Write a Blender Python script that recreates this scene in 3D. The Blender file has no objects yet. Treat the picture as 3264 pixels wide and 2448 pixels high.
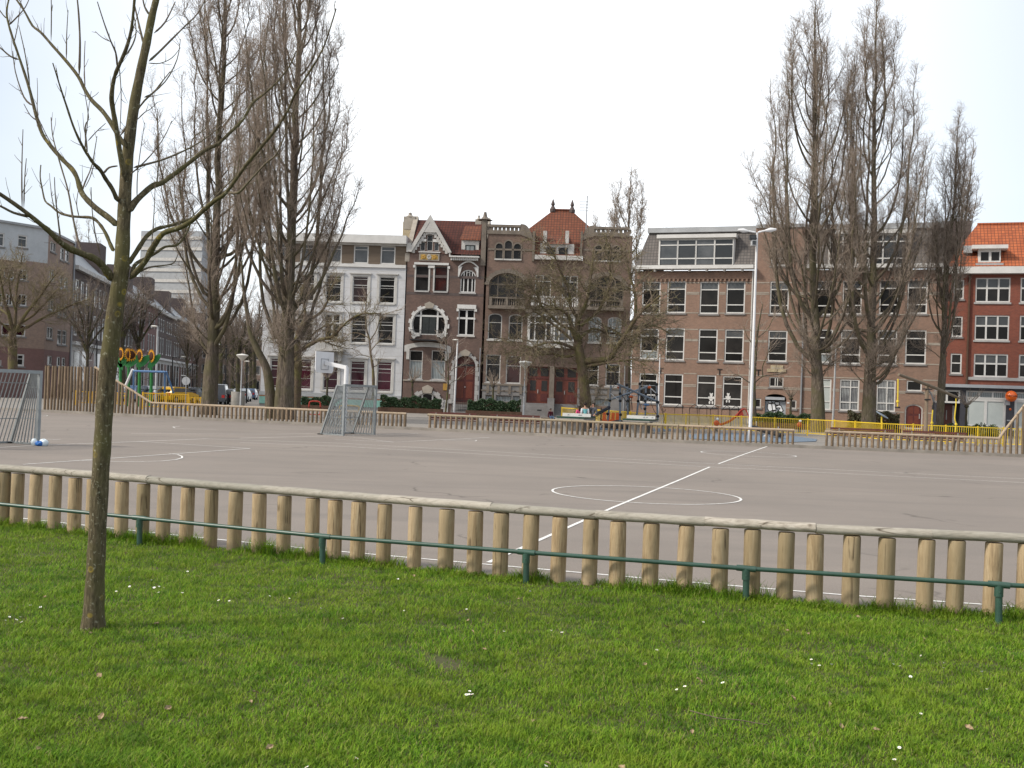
import bpy, math, random
import numpy as np
from mathutils import Vector, Matrix
PI = math.pi
sc = bpy.context.scene
COL = sc.collection
# ------------------------------------------------------------------ camera model (photo pixels, 3264 x 2448)
FPX = 3387.0
EYE = np.array([0, 0, 1.8])
_p, _r = math.radians(0.613), math.radians(2.1)
_f = np.array([0, math.cos(_p), math.sin(_p)]); _u = np.array([0, -math.sin(_p), math.cos(_p)]); _x = np.array([1., 0, 0])
RX = math.cos(_r) * _x + math.sin(_r) * _u
UP = -math.sin(_r) * _x + math.cos(_r) * _u
def ray(u, v): return (u - 1632) / FPX * RX - (v - 1224) / FPX * UP + _f
def gp(u, v, z=0.0):
    d = ray(u, v); return EYE + d * ((z - 1.8) / d[2])
def at(u, v, Y):
    d = ray(u, v); return EYE + d * (Y / d[1])
CR = dict(N=(0, 0, 1), D=(0, 0, .6777), T=(0, 0, 1.8433), C1=(0, 600, 1.951), C2=(780, 600, 2.073), C3=(1240, 640, 2.304), C4=(1500, 640, 2.183),
          C5=(1980, 640, 2.127), C6=(2400, 640, 2.126), C7=(2800, 640, 1.974), P1=(1760, 1180, 5.53), P2=(2100, 1180, 5.53),
          Q1=(2460, 1180, 5.53), Q2=(2860, 1180, 5.475), Q3=(0, 1080, 4.485), Q4=(340, 1080, 6.144), Q5=(960, 1100, 5.185),
          Q6=(1300, 1140, 4.424), Q7=(2300, 700, 5.53), Q8=(3000, 900, 3.318), S1=(500, 1000, 4.148), LC=(0, 660, 3.77),
          G1=(0, 1450, 1.6628), G2=(1100, 1450, 1.6628), G3=(2200, 1450, 1.6626), GH=(1280, 680, 5.925), GD=(2380, 1150, 8.29),
          W1=(0, 1280, 2.033), W2=(1088, 1280, 2.033), W3=(2176, 1280, 2.033))
def px(c, x, y):
    a, b, s = CR[c]; return a + x / s, b + y / s
def G(c, x, y, z=0.0): return gp(*px(c, x, y), z)
def A(c, x, y, Y): return at(*px(c, x, y), Y)
def cg(r, g, b): return tuple((x / 255 / 12.92 if x / 255 <= .04045 else ((x / 255 + .055) / 1.055) ** 2.4) for x in (r, g, b)) + (1,)

# ------------------------------------------------------------------ materials
M = {}
class NT:
    def __init__(s, name):
        s.m = bpy.data.materials.new(name); s.m.use_nodes = True; s.t = s.m.node_tree; s.n = s.t.nodes
        s.b = s.n['Principled BSDF']; s.out = s.n['Material Output']
    def add(s, typ, **k):
        n = s.n.new(typ)
        for a, b in k.items():
            if a.startswith('i_'):
                key = a[2:]; key = int(key) if key.isdigit() else key.replace('_', ' ')
                n.inputs[key].default_value = b
            else: setattr(n, a, b)
        return n
    def link(s, a, b): s.t.links.new(a, b)
    def coords(s, scale=(1, 1, 1), rnd=True):
        tc = s.add('ShaderNodeTexCoord'); mp = s.add('ShaderNodeMapping'); mp.inputs['Scale'].default_value = scale
        if rnd:
            oi = s.add('ShaderNodeObjectInfo'); ml = s.add('ShaderNodeVectorMath', operation='SCALE'); cb = s.add('ShaderNodeCombineXYZ')
            for i in range(3): s.link(oi.outputs['Random'], cb.inputs[i])
            s.link(cb.outputs[0], ml.inputs[0]); ml.inputs['Scale'].default_value = 37.0
            ad = s.add('ShaderNodeVectorMath', operation='ADD'); s.link(tc.outputs['Object'], ad.inputs[0]); s.link(ml.outputs[0], ad.inputs[1])
            s.link(ad.outputs[0], mp.inputs['Vector'])
        else: s.link(tc.outputs['Object'], mp.inputs['Vector'])
        return mp.outputs[0]
    def noise(s, vec, scale, detail=4, rough=.6):
        n = s.add('ShaderNodeTexNoise'); n.inputs['Scale'].default_value = scale; n.inputs['Detail'].default_value = detail; n.inputs['Roughness'].default_value = rough
        s.link(vec, n.inputs['Vector']); return n.outputs['Fac']
    def ramp(s, fac, stops):
        r = s.add('ShaderNodeValToRGB'); e = r.color_ramp.elements
        while len(e) < len(stops): e.new(.5)
        for x, (p, c) in zip(e, stops): x.position = p; x.color = c if len(c) == 4 else tuple(c) + (1,)
        s.link(fac, r.inputs[0]); return r.outputs[0]
    def mix(s, fac, a, b, mode='MIX'):
        m = s.add('ShaderNodeMix', data_type='RGBA', blend_type=mode)
        for sock, val in ((m.inputs[0], fac), (m.inputs[6], a), (m.inputs[7], b)):
            if hasattr(val, 'is_output'): s.link(val, sock)
            else: sock.default_value = val
        return m.outputs[2]
    def bump(s, h, strength, dist=.01):
        b = s.add('ShaderNodeBump'); b.inputs['Strength'].default_value = strength; b.inputs['Distance'].default_value = dist
        s.link(h, b.inputs['Height']); s.link(b.outputs[0], s.b.inputs['Normal'])
    def fin(s, col=None, rough=.8, metal=0, spec=.3):
        if col is not None:
            if hasattr(col, 'is_output'): s.link(col, s.b.inputs['Base Color'])
            else: s.b.inputs['Base Color'].default_value = col
        s.b.inputs['Roughness'].default_value = rough; s.b.inputs['Metallic'].default_value = metal; s.b.inputs['Specular IOR Level'].default_value = spec
        return s.m
def mk(name, c, var=.25, scale=3, rough=.75, metal=0, spec=.3, bump=0, c2=None, sc3=(1, 1, 1)):
    """painted / plain surface with a worn, uneven tone"""
    t = NT(name); v = t.coords(sc3)
    n1 = t.noise(v, scale, 5); n2 = t.noise(v, scale * 9, 3)
    if c2 is None: c2 = tuple(x * (1 - var) for x in c[:3]) + (1,)
    k = t.mix(t.ramp(n1, [(.35, (0, 0, 0)), (.68, (1, 1, 1))]), c, c2)
    k = t.mix(t.ramp(n2, [(.3, (.2, .2, .2)), (.75, (0, 0, 0))]), k, tuple(x * .75 for x in c2[:3]) + (1,))
    if bump: t.bump(n2, bump)
    M[name] = t.fin(k, rough, metal, spec); return M[name]
def brick(name, c1, c2, mortar, w=.21, h=.066, dirt=.35, stain=(.05, .045, .04, 1)):
    t = NT(name); v = t.coords(rnd=False)
    sp = t.add('ShaderNodeSeparateXYZ'); t.link(v, sp.inputs[0]); ad = t.add('ShaderNodeMath', operation='ADD'); t.link(sp.outputs[0], ad.inputs[0]); t.link(sp.outputs[1], ad.inputs[1])
    cb = t.add('ShaderNodeCombineXYZ'); t.link(ad.outputs[0], cb.inputs[0]); t.link(sp.outputs[2], cb.inputs[1])
    b = t.add('ShaderNodeTexBrick'); t.link(cb.outputs[0], b.inputs['Vector'])
    for k, x in (('Color1', c1), ('Color2', c2), ('Mortar', mortar), ('Scale', 1), ('Mortar Size', .008), ('Brick Width', w), ('Row Height', h)): b.inputs[k].default_value = x
    n = t.noise(v, .55, 6); n2 = t.noise(v, 4, 5, .7)
    k = t.mix(t.ramp(n, [(.40, (0, 0, 0)), (.70, (dirt,) * 3)]), b.outputs['Color'], stain)
    k = t.mix(t.ramp(n2, [(.4, (0, 0, 0)), (.8, (.35,) * 3)]), k, tuple(min(1, x * 1.5) for x in c1[:3]) + (1,))
    M[name] = t.fin(k, .9, 0, .2); return M[name]

mk('white_paint', (.60, .59, .57, 1), .16, 1.2, .6)
mk('old_white', (.50, .485, .46, 1), .22, 1.5, .7)
mk('render_white', (.55, .55, .56, 1), .2, .5, .85)
mk('cream_stone', (.36, .32, .27, 1), .3, 1.5, .9)
mk('weathered_stone', (.20, .168, .138, 1), .35, 1.5, .9)
mk('sandstone', (.42, .35, .23, 1), .25, 2.5, .9)
mk('grey_stone', (.22, .21, .205, 1), .3, 1.2, .9)
mk('pale_stone', (.40, .39, .38, 1), .25, 1.2, .9)
mk('black_iron', (.02, .02, .022, 1), .3, 3, .5)
mk('dark_frame', (.03, .035, .035, 1), .3, 3, .5)
mk('steel', (.31, .335, .345, 1), .2, 6, .42, .55)
mk('grey_steel', (.30, .31, .33, 1), .2, 4, .45, .3)
mk('pole_grey', (.42, .43, .44, 1), .18, 3, .5)
mk('mast_white', (.70, .70, .71, 1), .12, 2, .5)
mk('green_pipe', (.035, .085, .062, 1), .3, 5, .38, 0, .5)
mk('yellow_paint', (.72, .50, .03, 1), .18, 3, .45)
mk('orange_yellow', (.62, .36, .02, 1), .2, 3, .5)
mk('blue_paint', (.10, .20, .38, 1), .2, 3, .5)
mk('grey_blue', (.19, .225, .27, 1), .2, 3, .5)
mk('red_paint', (.40, .045, .03, 1), .25, 3, .45)
mk('orange_red', (.60, .12, .03, 1), .2, 3, .5)
mk('orange_gloss', (.78, .13, .01, 1), .1, 3, .12, 0, .6)
mk('leaf_green', (.03, .19, .05, 1), .25, 3, .6)
mk('petal', (.62, .29, .02, 1), .25, 6, .7)
mk('seed_brown', (.07, .025, .012, 1), .3, 9, .9)
mk('rubber_black', (.02, .02, .022, 1), .3, 5, .7)
mk('table_green', (.015, .055, .04, 1), .2, 3, .4)
mk('concrete', (.33, .31, .28, 1), .3, 2.5, .9, bump=.2)
mk('kerb_concrete', (.30, .27, .235, 1), .35, 1.5, .9, bump=.2)
mk('timber_brown', (.10, .055, .035, 1), .35, 4, .8)
mk('bench_red', (.13, .045, .035, 1), .3, 4, .6)
mk('door_red', (.15, .035, .02, 1), .4, 1.5, .45, spec=.4)
mk('door_maroon', (.10, .022, .018, 1), .3, 1.5, .4, spec=.4)
mk('slate', (.17, .165, .165, 1), .35, 1.0, .75, c2=(.11, .105, .1, 1))
mk('zinc', (.34, .35, .36, 1), .2, 1, .6)
mk('attic_wood', (.15, .115, .085, 1), .3, 1.2, .8, sc3=(.6, 1, 8))
mk('pale_panel', (.34, .36, .385, 1), .2, .7, .7)
mk('white_cladding', (.47, .49, .505, 1), .2, .9, .6)
mk('dark_tile', (.05, .05, .06, 1), .2, 2, .5)
mk('shutter', (.33, .37, .41, 1), .2, 2, .5)
mk('skin', (.52, .30, .21, 1), .1, 9, .6)
mk('hair_dark', (.03, .02, .016, 1), .3, 20, .7)
mk('cloth_maroon', (.12, .02, .03, 1), .25, 12, .9)
mk('cloth_jeans', (.16, .24, .38, 1), .2, 12, .9)
mk('cloth_pink', (.70, .10, .22, 1), .15, 12, .9)
mk('cloth_turquoise', (.22, .56, .58, 1), .12, 12, .8)
mk('cloth_white', (.68, .70, .73, 1), .1, 12, .9)
mk('cloth_grey', (.12, .125, .145, 1), .25, 12, .9)
mk('cloth_dark', (.04, .045, .06, 1), .25, 12, .9)
mk('shoe_white', (.7, .7, .72, 1), .1, 12, .6)
mk('tyre', (.018, .018, .018, 1), .2, 9, .85)
mk('car_yellow', (.75, .42, .01, 1), .05, 2, .25, 0, .6)
mk('car_dark', (.03, .035, .045, 1), .1, 2, .25, 0, .6)
mk('car_black', (.015, .016, .018, 1), .1, 2, .25, 0, .6)
mk('car_silver', (.38, .40, .42, 1), .1, 2, .3, .4, .6)
mk('car_blue', (.05, .09, .17, 1), .1, 2, .25, 0, .6)
mk('lamp_glass', (.62, .60, .55, 1), .1, 3, .3)
mk('red_glass', (.45, .02, .015, 1), .1, 3, .25)
mk('bag_blue', (.03, .16, .5, 1), .2, 6, .35)
mk('bag_white', (.68, .76, .80, 1), .12, 6, .35)
mk('dead_leaf', (.37, .27, .16, 1), .35, 30, .8)
mk('daisy_white', (.85, .85, .83, 1), .03, 3, .7)
mk('daisy_yellow', (.7, .48, .03, 1), .1, 3, .7)
mk('teal_band', (.20, .40, .35, 1), .2, 2, .8)
mk('rust_band', (.28, .13, .07, 1), .2, 2, .8)
mk('plaque_ochre', (.40, .23, .05, 1), .3, 6, .7)
mk('rope_yellow', (.70, .52, .05, 1), .2, 9, .8)
mk('mat_blue', (.15, .195, .25, 1), .2, 1.5, .9)
mk('ink', (.015, .012, .012, 1), .2, 3, .6)
mk('ceramic_gold', (.48, .30, .05, 1), .5, 5, .6, c2=(.12, .10, .07, 1))
brick('brick_gable', (.15, .095, .077, 1), (.112, .072, .06, 1), (.125, .10, .09, 1), dirt=.45)  # facade brick tones lightened, distance haze put into the colours
brick('brick_twin', (.185, .12, .093, 1), (.14, .09, .072, 1), (.155, .13, .11, 1), dirt=.5)
brick('brick_school', (.24, .145, .102, 1), (.185, .112, .081, 1), (.235, .19, .165, 1), dirt=.4, stain=(.10, .075, .06, 1))
brick('brick_red', (.22, .064, .040, 1), (.155, .045, .030, 1), (.16, .10, .08, 1), dirt=.22, stain=(.07, .04, .035, 1))
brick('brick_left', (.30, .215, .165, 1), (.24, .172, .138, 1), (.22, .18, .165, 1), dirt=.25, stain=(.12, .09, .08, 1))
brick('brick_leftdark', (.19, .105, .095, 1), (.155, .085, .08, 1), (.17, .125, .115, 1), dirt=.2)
brick('brick_row', (.105, .08, .075, 1), (.085, .066, .062, 1), (.095, .08, .076, 1), dirt=.3)
def rooftile(name, c1, c2, dark):
    t = NT(name); v = t.coords(rnd=False); sp = t.add('ShaderNodeSeparateXYZ'); t.link(v, sp.inputs[0])
    cb = t.add('ShaderNodeCombineXYZ'); t.link(sp.outputs[0], cb.inputs[0]); t.link(sp.outputs[2], cb.inputs[1])
    b = t.add('ShaderNodeTexBrick', offset=0); t.link(cb.outputs[0], b.inputs['Vector'])
    for k, x in (('Color1', c1), ('Color2', c2), ('Mortar', dark), ('Scale', 1), ('Mortar Size', .035), ('Mortar Smooth', .6), ('Brick Width', .27), ('Row Height', .27)): b.inputs[k].default_value = x
    n = t.noise(v, .5, 6, .7)
    k = t.mix(t.ramp(n, [(.45, (0, 0, 0)), (.75, (.55,) * 3)]), b.outputs['Color'], dark)
    t.bump(b.outputs['Fac'], -.6, .03)
    M[name] = t.fin(k, .85, 0, .2)
rooftile('tile_dark', (.095, .032, .024, 1), (.068, .024, .02, 1), (.032, .016, .014, 1))
rooftile('tile_mid', (.185, .066, .037, 1), (.14, .05, .03, 1), (.065, .032, .024, 1))
rooftile('tile_orange', (.40, .115, .045, 1), (.29, .08, .035, 1), (.13, .045, .026, 1))
rooftile('slate_tile', (.155, .14, .13, 1), (.12, .108, .10, 1), (.075, .07, .07, 1))
def glass(name, c, c2, rough=.06, spec=.5, stripes=0):
    t = NT(name); v = t.coords((1, 1, 1)); n = t.noise(v, .9, 4)
    oi = t.add('ShaderNodeObjectInfo')
    k = t.mix(t.ramp(n, [(.35, (0, 0, 0)), (.7, (1, 1, 1))]), c, c2)
    k = t.mix(oi.outputs['Random'], k, tuple(x * .35 for x in c[:3]) + (1,)) if not stripes else k
    if stripes:
        w = t.add('ShaderNodeTexWave', bands_direction='X'); w.inputs['Scale'].default_value = stripes; w.inputs['Distortion'].default_value = .6; t.link(v, w.inputs['Vector'])
        k = t.mix(w.outputs['Fac'], k, tuple(x * .45 for x in c2[:3]) + (1,))
    M[name] = t.fin(k, rough, 0, spec)
glass('glass_dark', (.02, .019, .019, 1), (.042, .038, .036, 1), .06, .16)
glass('glass_grey', (.055, .06, .065, 1), (.11, .115, .12, 1), .06, .4)
glass('glass_maroon', (.05, .008, .018, 1), (.085, .016, .03, 1), .08, .3)
glass('glass_red', (.06, .015, .012, 1), (.03, .018, .018, 1), .06, .32)
glass('glass_curtain', (.33, .36, .36, 1), (.24, .27, .28, 1), .2, .4, 2.2)
glass('glass_blind', (.40, .42, .42, 1), (.10, .10, .11, 1), .2, .4, 2.6)
glass('glass_white', (.52, .56, .54, 1), (.44, .48, .47, 1), .12, .5)
glass('car_glass', (.03, .035, .04, 1), (.05, .055, .06, 1), .04, .6)
def woodmat(name, c1, c2, c3, stretch=(9, 9, .9), bump=.35):
    t = NT(name); v = t.coords(stretch); v2 = t.coords((1, 1, 1))
    w = t.add('ShaderNodeTexNoise'); w.inputs['Scale'].default_value = 2.2; w.inputs['Detail'].default_value = 8; w.inputs['Distortion'].default_value = 1.6; t.link(v, w.inputs['Vector'])
    f = t.noise(v, 11, 5, .7); big = t.noise(v2, 1.1, 3); mid = t.noise(v2, 6, 4)
    k = t.ramp(w.outputs['Fac'], [(.3, c2), (.5, c1), (.72, c3)])
    k = t.mix(t.ramp(f, [(.45, (0, 0, 0)), (.62, (.35,) * 3)]), k, tuple(x * .45 for x in c2[:3]) + (1,))
    k = t.mix(t.ramp(big, [(.4, (0, 0, 0)), (.7, (.5,) * 3)]), k, c3)
    k = t.mix(t.ramp(mid, [(.55, (0, 0, 0)), (.75, (.45,) * 3)]), k, c2)
    vo = t.add('ShaderNodeTexVoronoi'); vo.inputs['Scale'].default_value = 3.2; t.link(t.coords((1, 1, .55)), vo.inputs['Vector'])
    k = t.mix(t.ramp(vo.outputs['Distance'], [(.0, (.9,) * 3), (.09, (0, 0, 0))]), k, (.06, .035, .018, 1))
    oi = t.add('ShaderNodeObjectInfo'); k = t.mix(t.ramp(oi.outputs['Random'], [(.0, (.8,) * 3), (.3, (.1,) * 3), (.6, (0, 0, 0)), (1, (.6,) * 3)]), k, tuple(x * y for x, y in zip(c2, (.85, .98, 1.0, 1))))
    if bump:   # drying splits along the grain
        sp = t.add('ShaderNodeTexVoronoi', feature='DISTANCE_TO_EDGE'); sp.inputs['Scale'].default_value = 1.0; t.link(t.coords(tuple(x * (.95 if x > 5 else .28) for x in stretch)), sp.inputs['Vector'])
        cm = t.mix(1.0, t.ramp(sp.outputs['Distance'], [(.0, (.85,) * 3), (.028, (0, 0, 0))]), t.ramp(t.noise(v2, 3.1, 2), [(.50, (0, 0, 0)), (.58, (1, 1, 1))]), 'MULTIPLY'); k = t.mix(cm, k, (.05, .032, .018, 1))
    t.bump(f, bump, .004)
    M[name] = t.fin(k, .85, 0, .2)
woodmat('post_wood', (.36, .265, .155, 1), (.23, .16, .09, 1), (.44, .345, .225, 1))
woodmat('rail_wood', (.42, .37, .305, 1), (.21, .18, .145, 1), (.50, .455, .39, 1), (1.3, 9, 9))
woodmat('far_wood', (.205, .148, .10, 1), (.105, .072, .048, 1), (.31, .23, .155, 1))
woodmat('far_rail', (.38, .29, .205, 1), (.28, .21, .145, 1), (.43, .345, .26, 1), (.9, 9, 9))
woodmat('beam_wood', (.22, .165, .115, 1), (.15, .11, .08, 1), (.29, .23, .17, 1))
def bark(name, c1, c2, moss=None, lichen=None, sc=1.0, bump=.6):
    t = NT(name); v = t.coords((3, 3, .55)); v2 = t.coords((1, 1, 1))
    n = t.noise(v, 5 * sc, 7, .75); big = t.noise(v2, .9 * sc, 4)
    k = t.ramp(n, [(.36, tuple(x * .45 for x in c1[:3]) + (1,)), (.5, c1), (.68, c2)])
    if moss: k = t.mix(t.ramp(big, [(.42, (0, 0, 0)), (.62, (.75,) * 3)]), k, moss)
    if lichen:
        vo = t.add('ShaderNodeTexVoronoi'); vo.inputs['Scale'].default_value = 10; t.link(v2, vo.inputs['Vector'])
        l = t.noise(v2, 2.3, 2); r = t.ramp(vo.outputs['Distance'], [(.10, (.25,) * 3), (.17, (.9,) * 3), (.27, (0, 0, 0))])
        m = t.mix(1.0, r, t.ramp(l, [(.5, (0, 0, 0)), (.62, (.85,) * 3)]), 'MULTIPLY'); k = t.mix(m, k, lichen)
        sp = t.noise(v2, 40, 3); k = t.mix(t.ramp(sp, [(.6, (0, 0, 0)), (.7, (.6,) * 3)]), k, (.33, .32, .24, 1))
    t.bump(n, bump, .012 / sc)
    M[name] = t.fin(k, .95, 0, .15)
bark('bark_near', (.085, .07, .042, 1), (.165, .135, .085, 1), (.098, .09, .038, 1), (.30, .225, .04, 1), 4, 1.0)
bark('twig_near', (.14, .11, .085, 1), (.21, .165, .13, 1), (.11, .10, .06, 1), None, 4, .3)
bark('bark_poplar', (.10, .08, .062, 1), (.19, .155, .125, 1), (.085, .078, .04, 1), None, 1, .8)
bark('twig_poplar', (.275, .222, .178, 1), (.345, .285, .232, 1), None, None, 1, 0)
bark('bark_plane', (.10, .072, .052, 1), (.19, .15, .105, 1), (.125, .115, .045, 1), None, 2, .6)
bark('twig_plane', (.21, .165, .125, 1), (.28, .225, .17, 1), (.17, .155, .07, 1), None, 2, 0)
bark('bark_dark', (.06, .05, .042, 1), (.10, .085, .07, 1), (.085, .085, .03, 1), None, 2, .5)
bark('twig_dark', (.18, .145, .12, 1), (.23, .19, .16, 1), None, None, 1, 0)
def leafmat(name, c1, c2):
    t = NT(name); g = t.add('ShaderNodeNewGeometry')
    k = t.mix(g.outputs['Random Per Island'], c1, c2)
    M[name] = t.fin(k, .5, 0, .4)
leafmat('hedge_leaf', (.018, .045, .018, 1), (.05, .085, .035, 1))
leafmat('hedge_pale', (.05, .075, .03, 1), (.12, .15, .07, 1))
leafmat('shrub_leaf', (.045, .05, .022, 1), (.09, .08, .04, 1))

# ------------------------------------------------------------------ object helpers
INV = {}
def thing(name, label, cat, loc=(0, 0, 0), rotz=0, group=None, kind=None):
    o = bpy.data.objects.new(name, None); COL.objects.link(o); o.location = loc; o.rotation_euler = (0, 0, rotz)
    o.empty_display_size = .2
    INV[o.name] = (Matrix.Translation(Vector(loc)) @ Matrix.Rotation(rotz, 4, 'Z')).inverted()
    tag(o, label, cat, group, kind); return o
def tag(o, label=None, cat=None, group=None, kind=None):
    if label: o['label'] = label
    if cat: o['category'] = cat
    if group: o['group'] = group
    if kind: o['kind'] = kind
    return o
def root_inv(o):
    while o is not None:
        if o.name in INV: return INV[o.name]
        o = o.parent
    return Matrix.Identity(4)
def link(name, me, parent=None):
    o = bpy.data.objects.new(name, me); COL.objects.link(o); o.parent = parent; return o
def copy_tree(o, parent=None):
    c = o.copy(); COL.objects.link(c); c.parent = parent
    for ch in list(o.children): copy_tree(ch, c)
    return c
class MB:
    """collects shapes in world space (or in frame xf) and links them as one mesh object"""
    def __init__(s, xf=None): s.v = []; s.f = []; s.xf = xf
    def add(s, vs, fs):
        o = len(s.v); s.v += [tuple(map(float, p)) for p in vs]; s.f += [tuple(i + o for i in f) for f in fs]; return s
    def box(s, x0, y0, z0, x1, y1, z1):
        return s.add([(x, y, z) for x in (x0, x1) for y in (y0, y1) for z in (z0, z1)], [(0, 1, 3, 2), (4, 6, 7, 5), (0, 4, 5, 1), (2, 3, 7, 6), (0, 2, 6, 4), (1, 5, 7, 3)])
    def bar(s, a, b, w, h, up=(0, 0, 1)):
        a, b = np.array(a, float), np.array(b, float); t = b - a; t /= np.linalg.norm(t); upv = np.array(up, float)
        if abs(t @ upv) > .98: upv = np.array([0, 1., 0])
        x = np.cross(t, upv); x /= np.linalg.norm(x); y = np.cross(x, t); vs = []
        for p in (a, b):
            for i, j in ((-1, -1), (1, -1), (1, 1), (-1, 1)): vs.append(p + x * i * w / 2 + y * j * h / 2)
        return s.add(vs, [(0, 1, 2, 3), (7, 6, 5, 4), (0, 4, 5, 1), (1, 5, 6, 2), (2, 6, 7, 3), (3, 7, 4, 0)])
    def tube(s, pts, r, n=8, cap=True):
        P = np.array(pts, float); N = len(P); r = [r] * N if np.isscalar(r) else list(r)
        T = np.gradient(P, axis=0); T /= np.linalg.norm(T, axis=1)[:, None] + 1e-12
        ref = np.array([0, 0, 1.]) if abs(T.mean(0)[2]) < .8 else np.array([0, 1., 0])
        vs = []
        for i in range(N):
            x = np.cross(T[i], ref); x /= np.linalg.norm(x) + 1e-12; y = np.cross(x, T[i])
            for k in range(n): a = 2 * PI * k / n; vs.append(P[i] + r[i] * (math.cos(a) * x + math.sin(a) * y))
        fs = [(i * n + k, i * n + (k + 1) % n, (i + 1) * n + (k + 1) % n, (i + 1) * n + k) for i in range(N - 1) for k in range(n)]
        if cap: fs += [tuple(range(n))[::-1], tuple((N - 1) * n + k for k in range(n))]
        return s.add(vs, fs)
    def lathe(s, prof, c, n=16):
        vs = []; c = np.array(c, float)
        for r, z in prof:
            for k in range(n): a = 2 * PI * k / n; vs.append(c + (r * math.cos(a), r * math.sin(a), z))
        L = len(prof); fs = [(i * n + k, i * n + (k + 1) % n, (i + 1) * n + (k + 1) % n, (i + 1) * n + k) for i in range(L - 1) for k in range(n)]
        fs += [tuple(range(n))[::-1], tuple((L - 1) * n + k for k in range(n))]; return s.add(vs, fs)
    def sphere(s, c, r, n=12, sq=(1, 1, 1)):
        c = np.array(c, float); m = n // 2; vs = [c + np.array((0, 0, -r * sq[2]))]
        for i in range(1, m):
            a = -PI / 2 + PI * i / m
            for k in range(n): b = 2 * PI * k / n; vs.append(c + r * np.array((math.cos(a) * math.cos(b) * sq[0], math.cos(a) * math.sin(b) * sq[1], math.sin(a) * sq[2])))
        vs.append(c + np.array((0, 0, r * sq[2]))); fs = []
        for k in range(n):
            fs.append((0, 1 + (k + 1) % n, 1 + k)); fs.append((len(vs) - 1, 1 + (m - 2) * n + k, 1 + (m - 2) * n + (k + 1) % n))
            for i in range(m - 2): fs.append((1 + i * n + k, 1 + i * n + (k + 1) % n, 1 + (i + 1) * n + (k + 1) % n, 1 + (i + 1) * n + k))
        return s.add(vs, fs)
    def prism(s, poly, y0, y1):
        """polygon in (x,z), extruded along y"""
        n = len(poly); vs = [(x, y0, z) for x, z in poly] + [(x, y1, z) for x, z in poly]
        return s.add(vs, [tuple(range(n)), tuple(range(2 * n - 1, n - 1, -1))] + [(i, i + n, (i + 1) % n + n, (i + 1) % n) for i in range(n)])
    def slab(s, poly, z0, z1):
        n = len(poly); vs = [(p[0], p[1], z0) for p in poly] + [(p[0], p[1], z1) for p in poly]
        return s.add(vs, [tuple(range(n))[::-1], tuple(range(n, 2 * n))] + [(i, (i + 1) % n, (i + 1) % n + n, i + n) for i in range(n)])
    def build(s, name, mat, parent=None, smooth=False, loc=None):
        vs = s.v; X = s.xf
        if parent is not None or X is not None:
            Mx = root_inv(parent) if parent is not None else Matrix.Identity(4)
            if X is not None: Mx = Mx @ X
            m = np.array(Mx); V = np.array(vs); vs = V @ m[:3, :3].T + m[:3, 3]
            vs = [tuple(p) for p in vs]
        me = bpy.data.meshes.new(name); me.from_pydata(vs, [], s.f); me.materials.append(M[mat] if isinstance(mat, str) else mat)
        if smooth:
            me.polygons.foreach_set('use_smooth', [True] * len(me.polygons)); me.set_sharp_from_angle(angle=math.radians(42))
        o = link(name, me, parent)
        if loc is not None: o.location = loc
        return o
def struct(mb, name, mat, smooth=False):
    o = mb.build(name, mat, None, smooth); o['kind'] = 'structure'; return o
def np_mesh(name, V, Q, mat, parent=None, smooth=True):
    """V (n,3) world, Q (m,4) quads"""
    if parent is not None:
        m = np.array(root_inv(parent)); V = V @ m[:3, :3].T + m[:3, 3]
    me = bpy.data.meshes.new(name); me.vertices.add(len(V)); me.vertices.foreach_set('co', V.astype(np.float32).ravel())
    k = Q.shape[1]; me.loops.add(Q.size); me.loops.foreach_set('vertex_index', Q.astype(np.int32).ravel())
    me.polygons.add(len(Q)); me.polygons.foreach_set('loop_start', np.arange(0, Q.size, k, dtype=np.int32)); me.polygons.foreach_set('loop_total', np.full(len(Q), k, np.int32))
    if smooth: me.polygons.foreach_set('use_smooth', np.ones(len(Q), bool))
    me.update(); me.validate(); me.materials.append(M[mat]); return link(name, me, parent)

# ------------------------------------------------------------------ camera, sky, sun
cam = bpy.data.cameras.new('camera'); camo = bpy.data.objects.new('camera', cam); COL.objects.link(camo)
cam.sensor_width = 36; cam.sensor_fit = 'HORIZONTAL'; cam.lens = FPX / 3264 * 36; cam.clip_start = .1; cam.clip_end = 3000
camo.matrix_world = Matrix(((RX[0], UP[0], -_f[0], 0), (RX[1], UP[1], -_f[1], 0), (RX[2], UP[2], -_f[2], 1.8), (0, 0, 0, 1)))
sc.camera = camo
W = bpy.data.worlds.new('World'); sc.world = W; W.use_nodes = True; wn = W.node_tree.nodes; wl = W.node_tree.links
SUN_AZ = math.atan2(-.95, -.32)   # from +Y towards +X: the sun stands to the left and a little behind the camera
SUN_EL = math.radians(40)
sky = wn.new('ShaderNodeTexSky'); sky.sky_type = 'NISHITA'; sky.sun_disc = False; sky.sun_elevation = SUN_EL; sky.sun_rotation = SUN_AZ
sky.air_density = 1; sky.dust_density = 2.0; sky.ozone_density = 1
bg = wn['Background']
def wnode(t, **k):
    n = wn.new(t)
    for a, b in k.items(): setattr(n, a, b)
    return n
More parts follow.
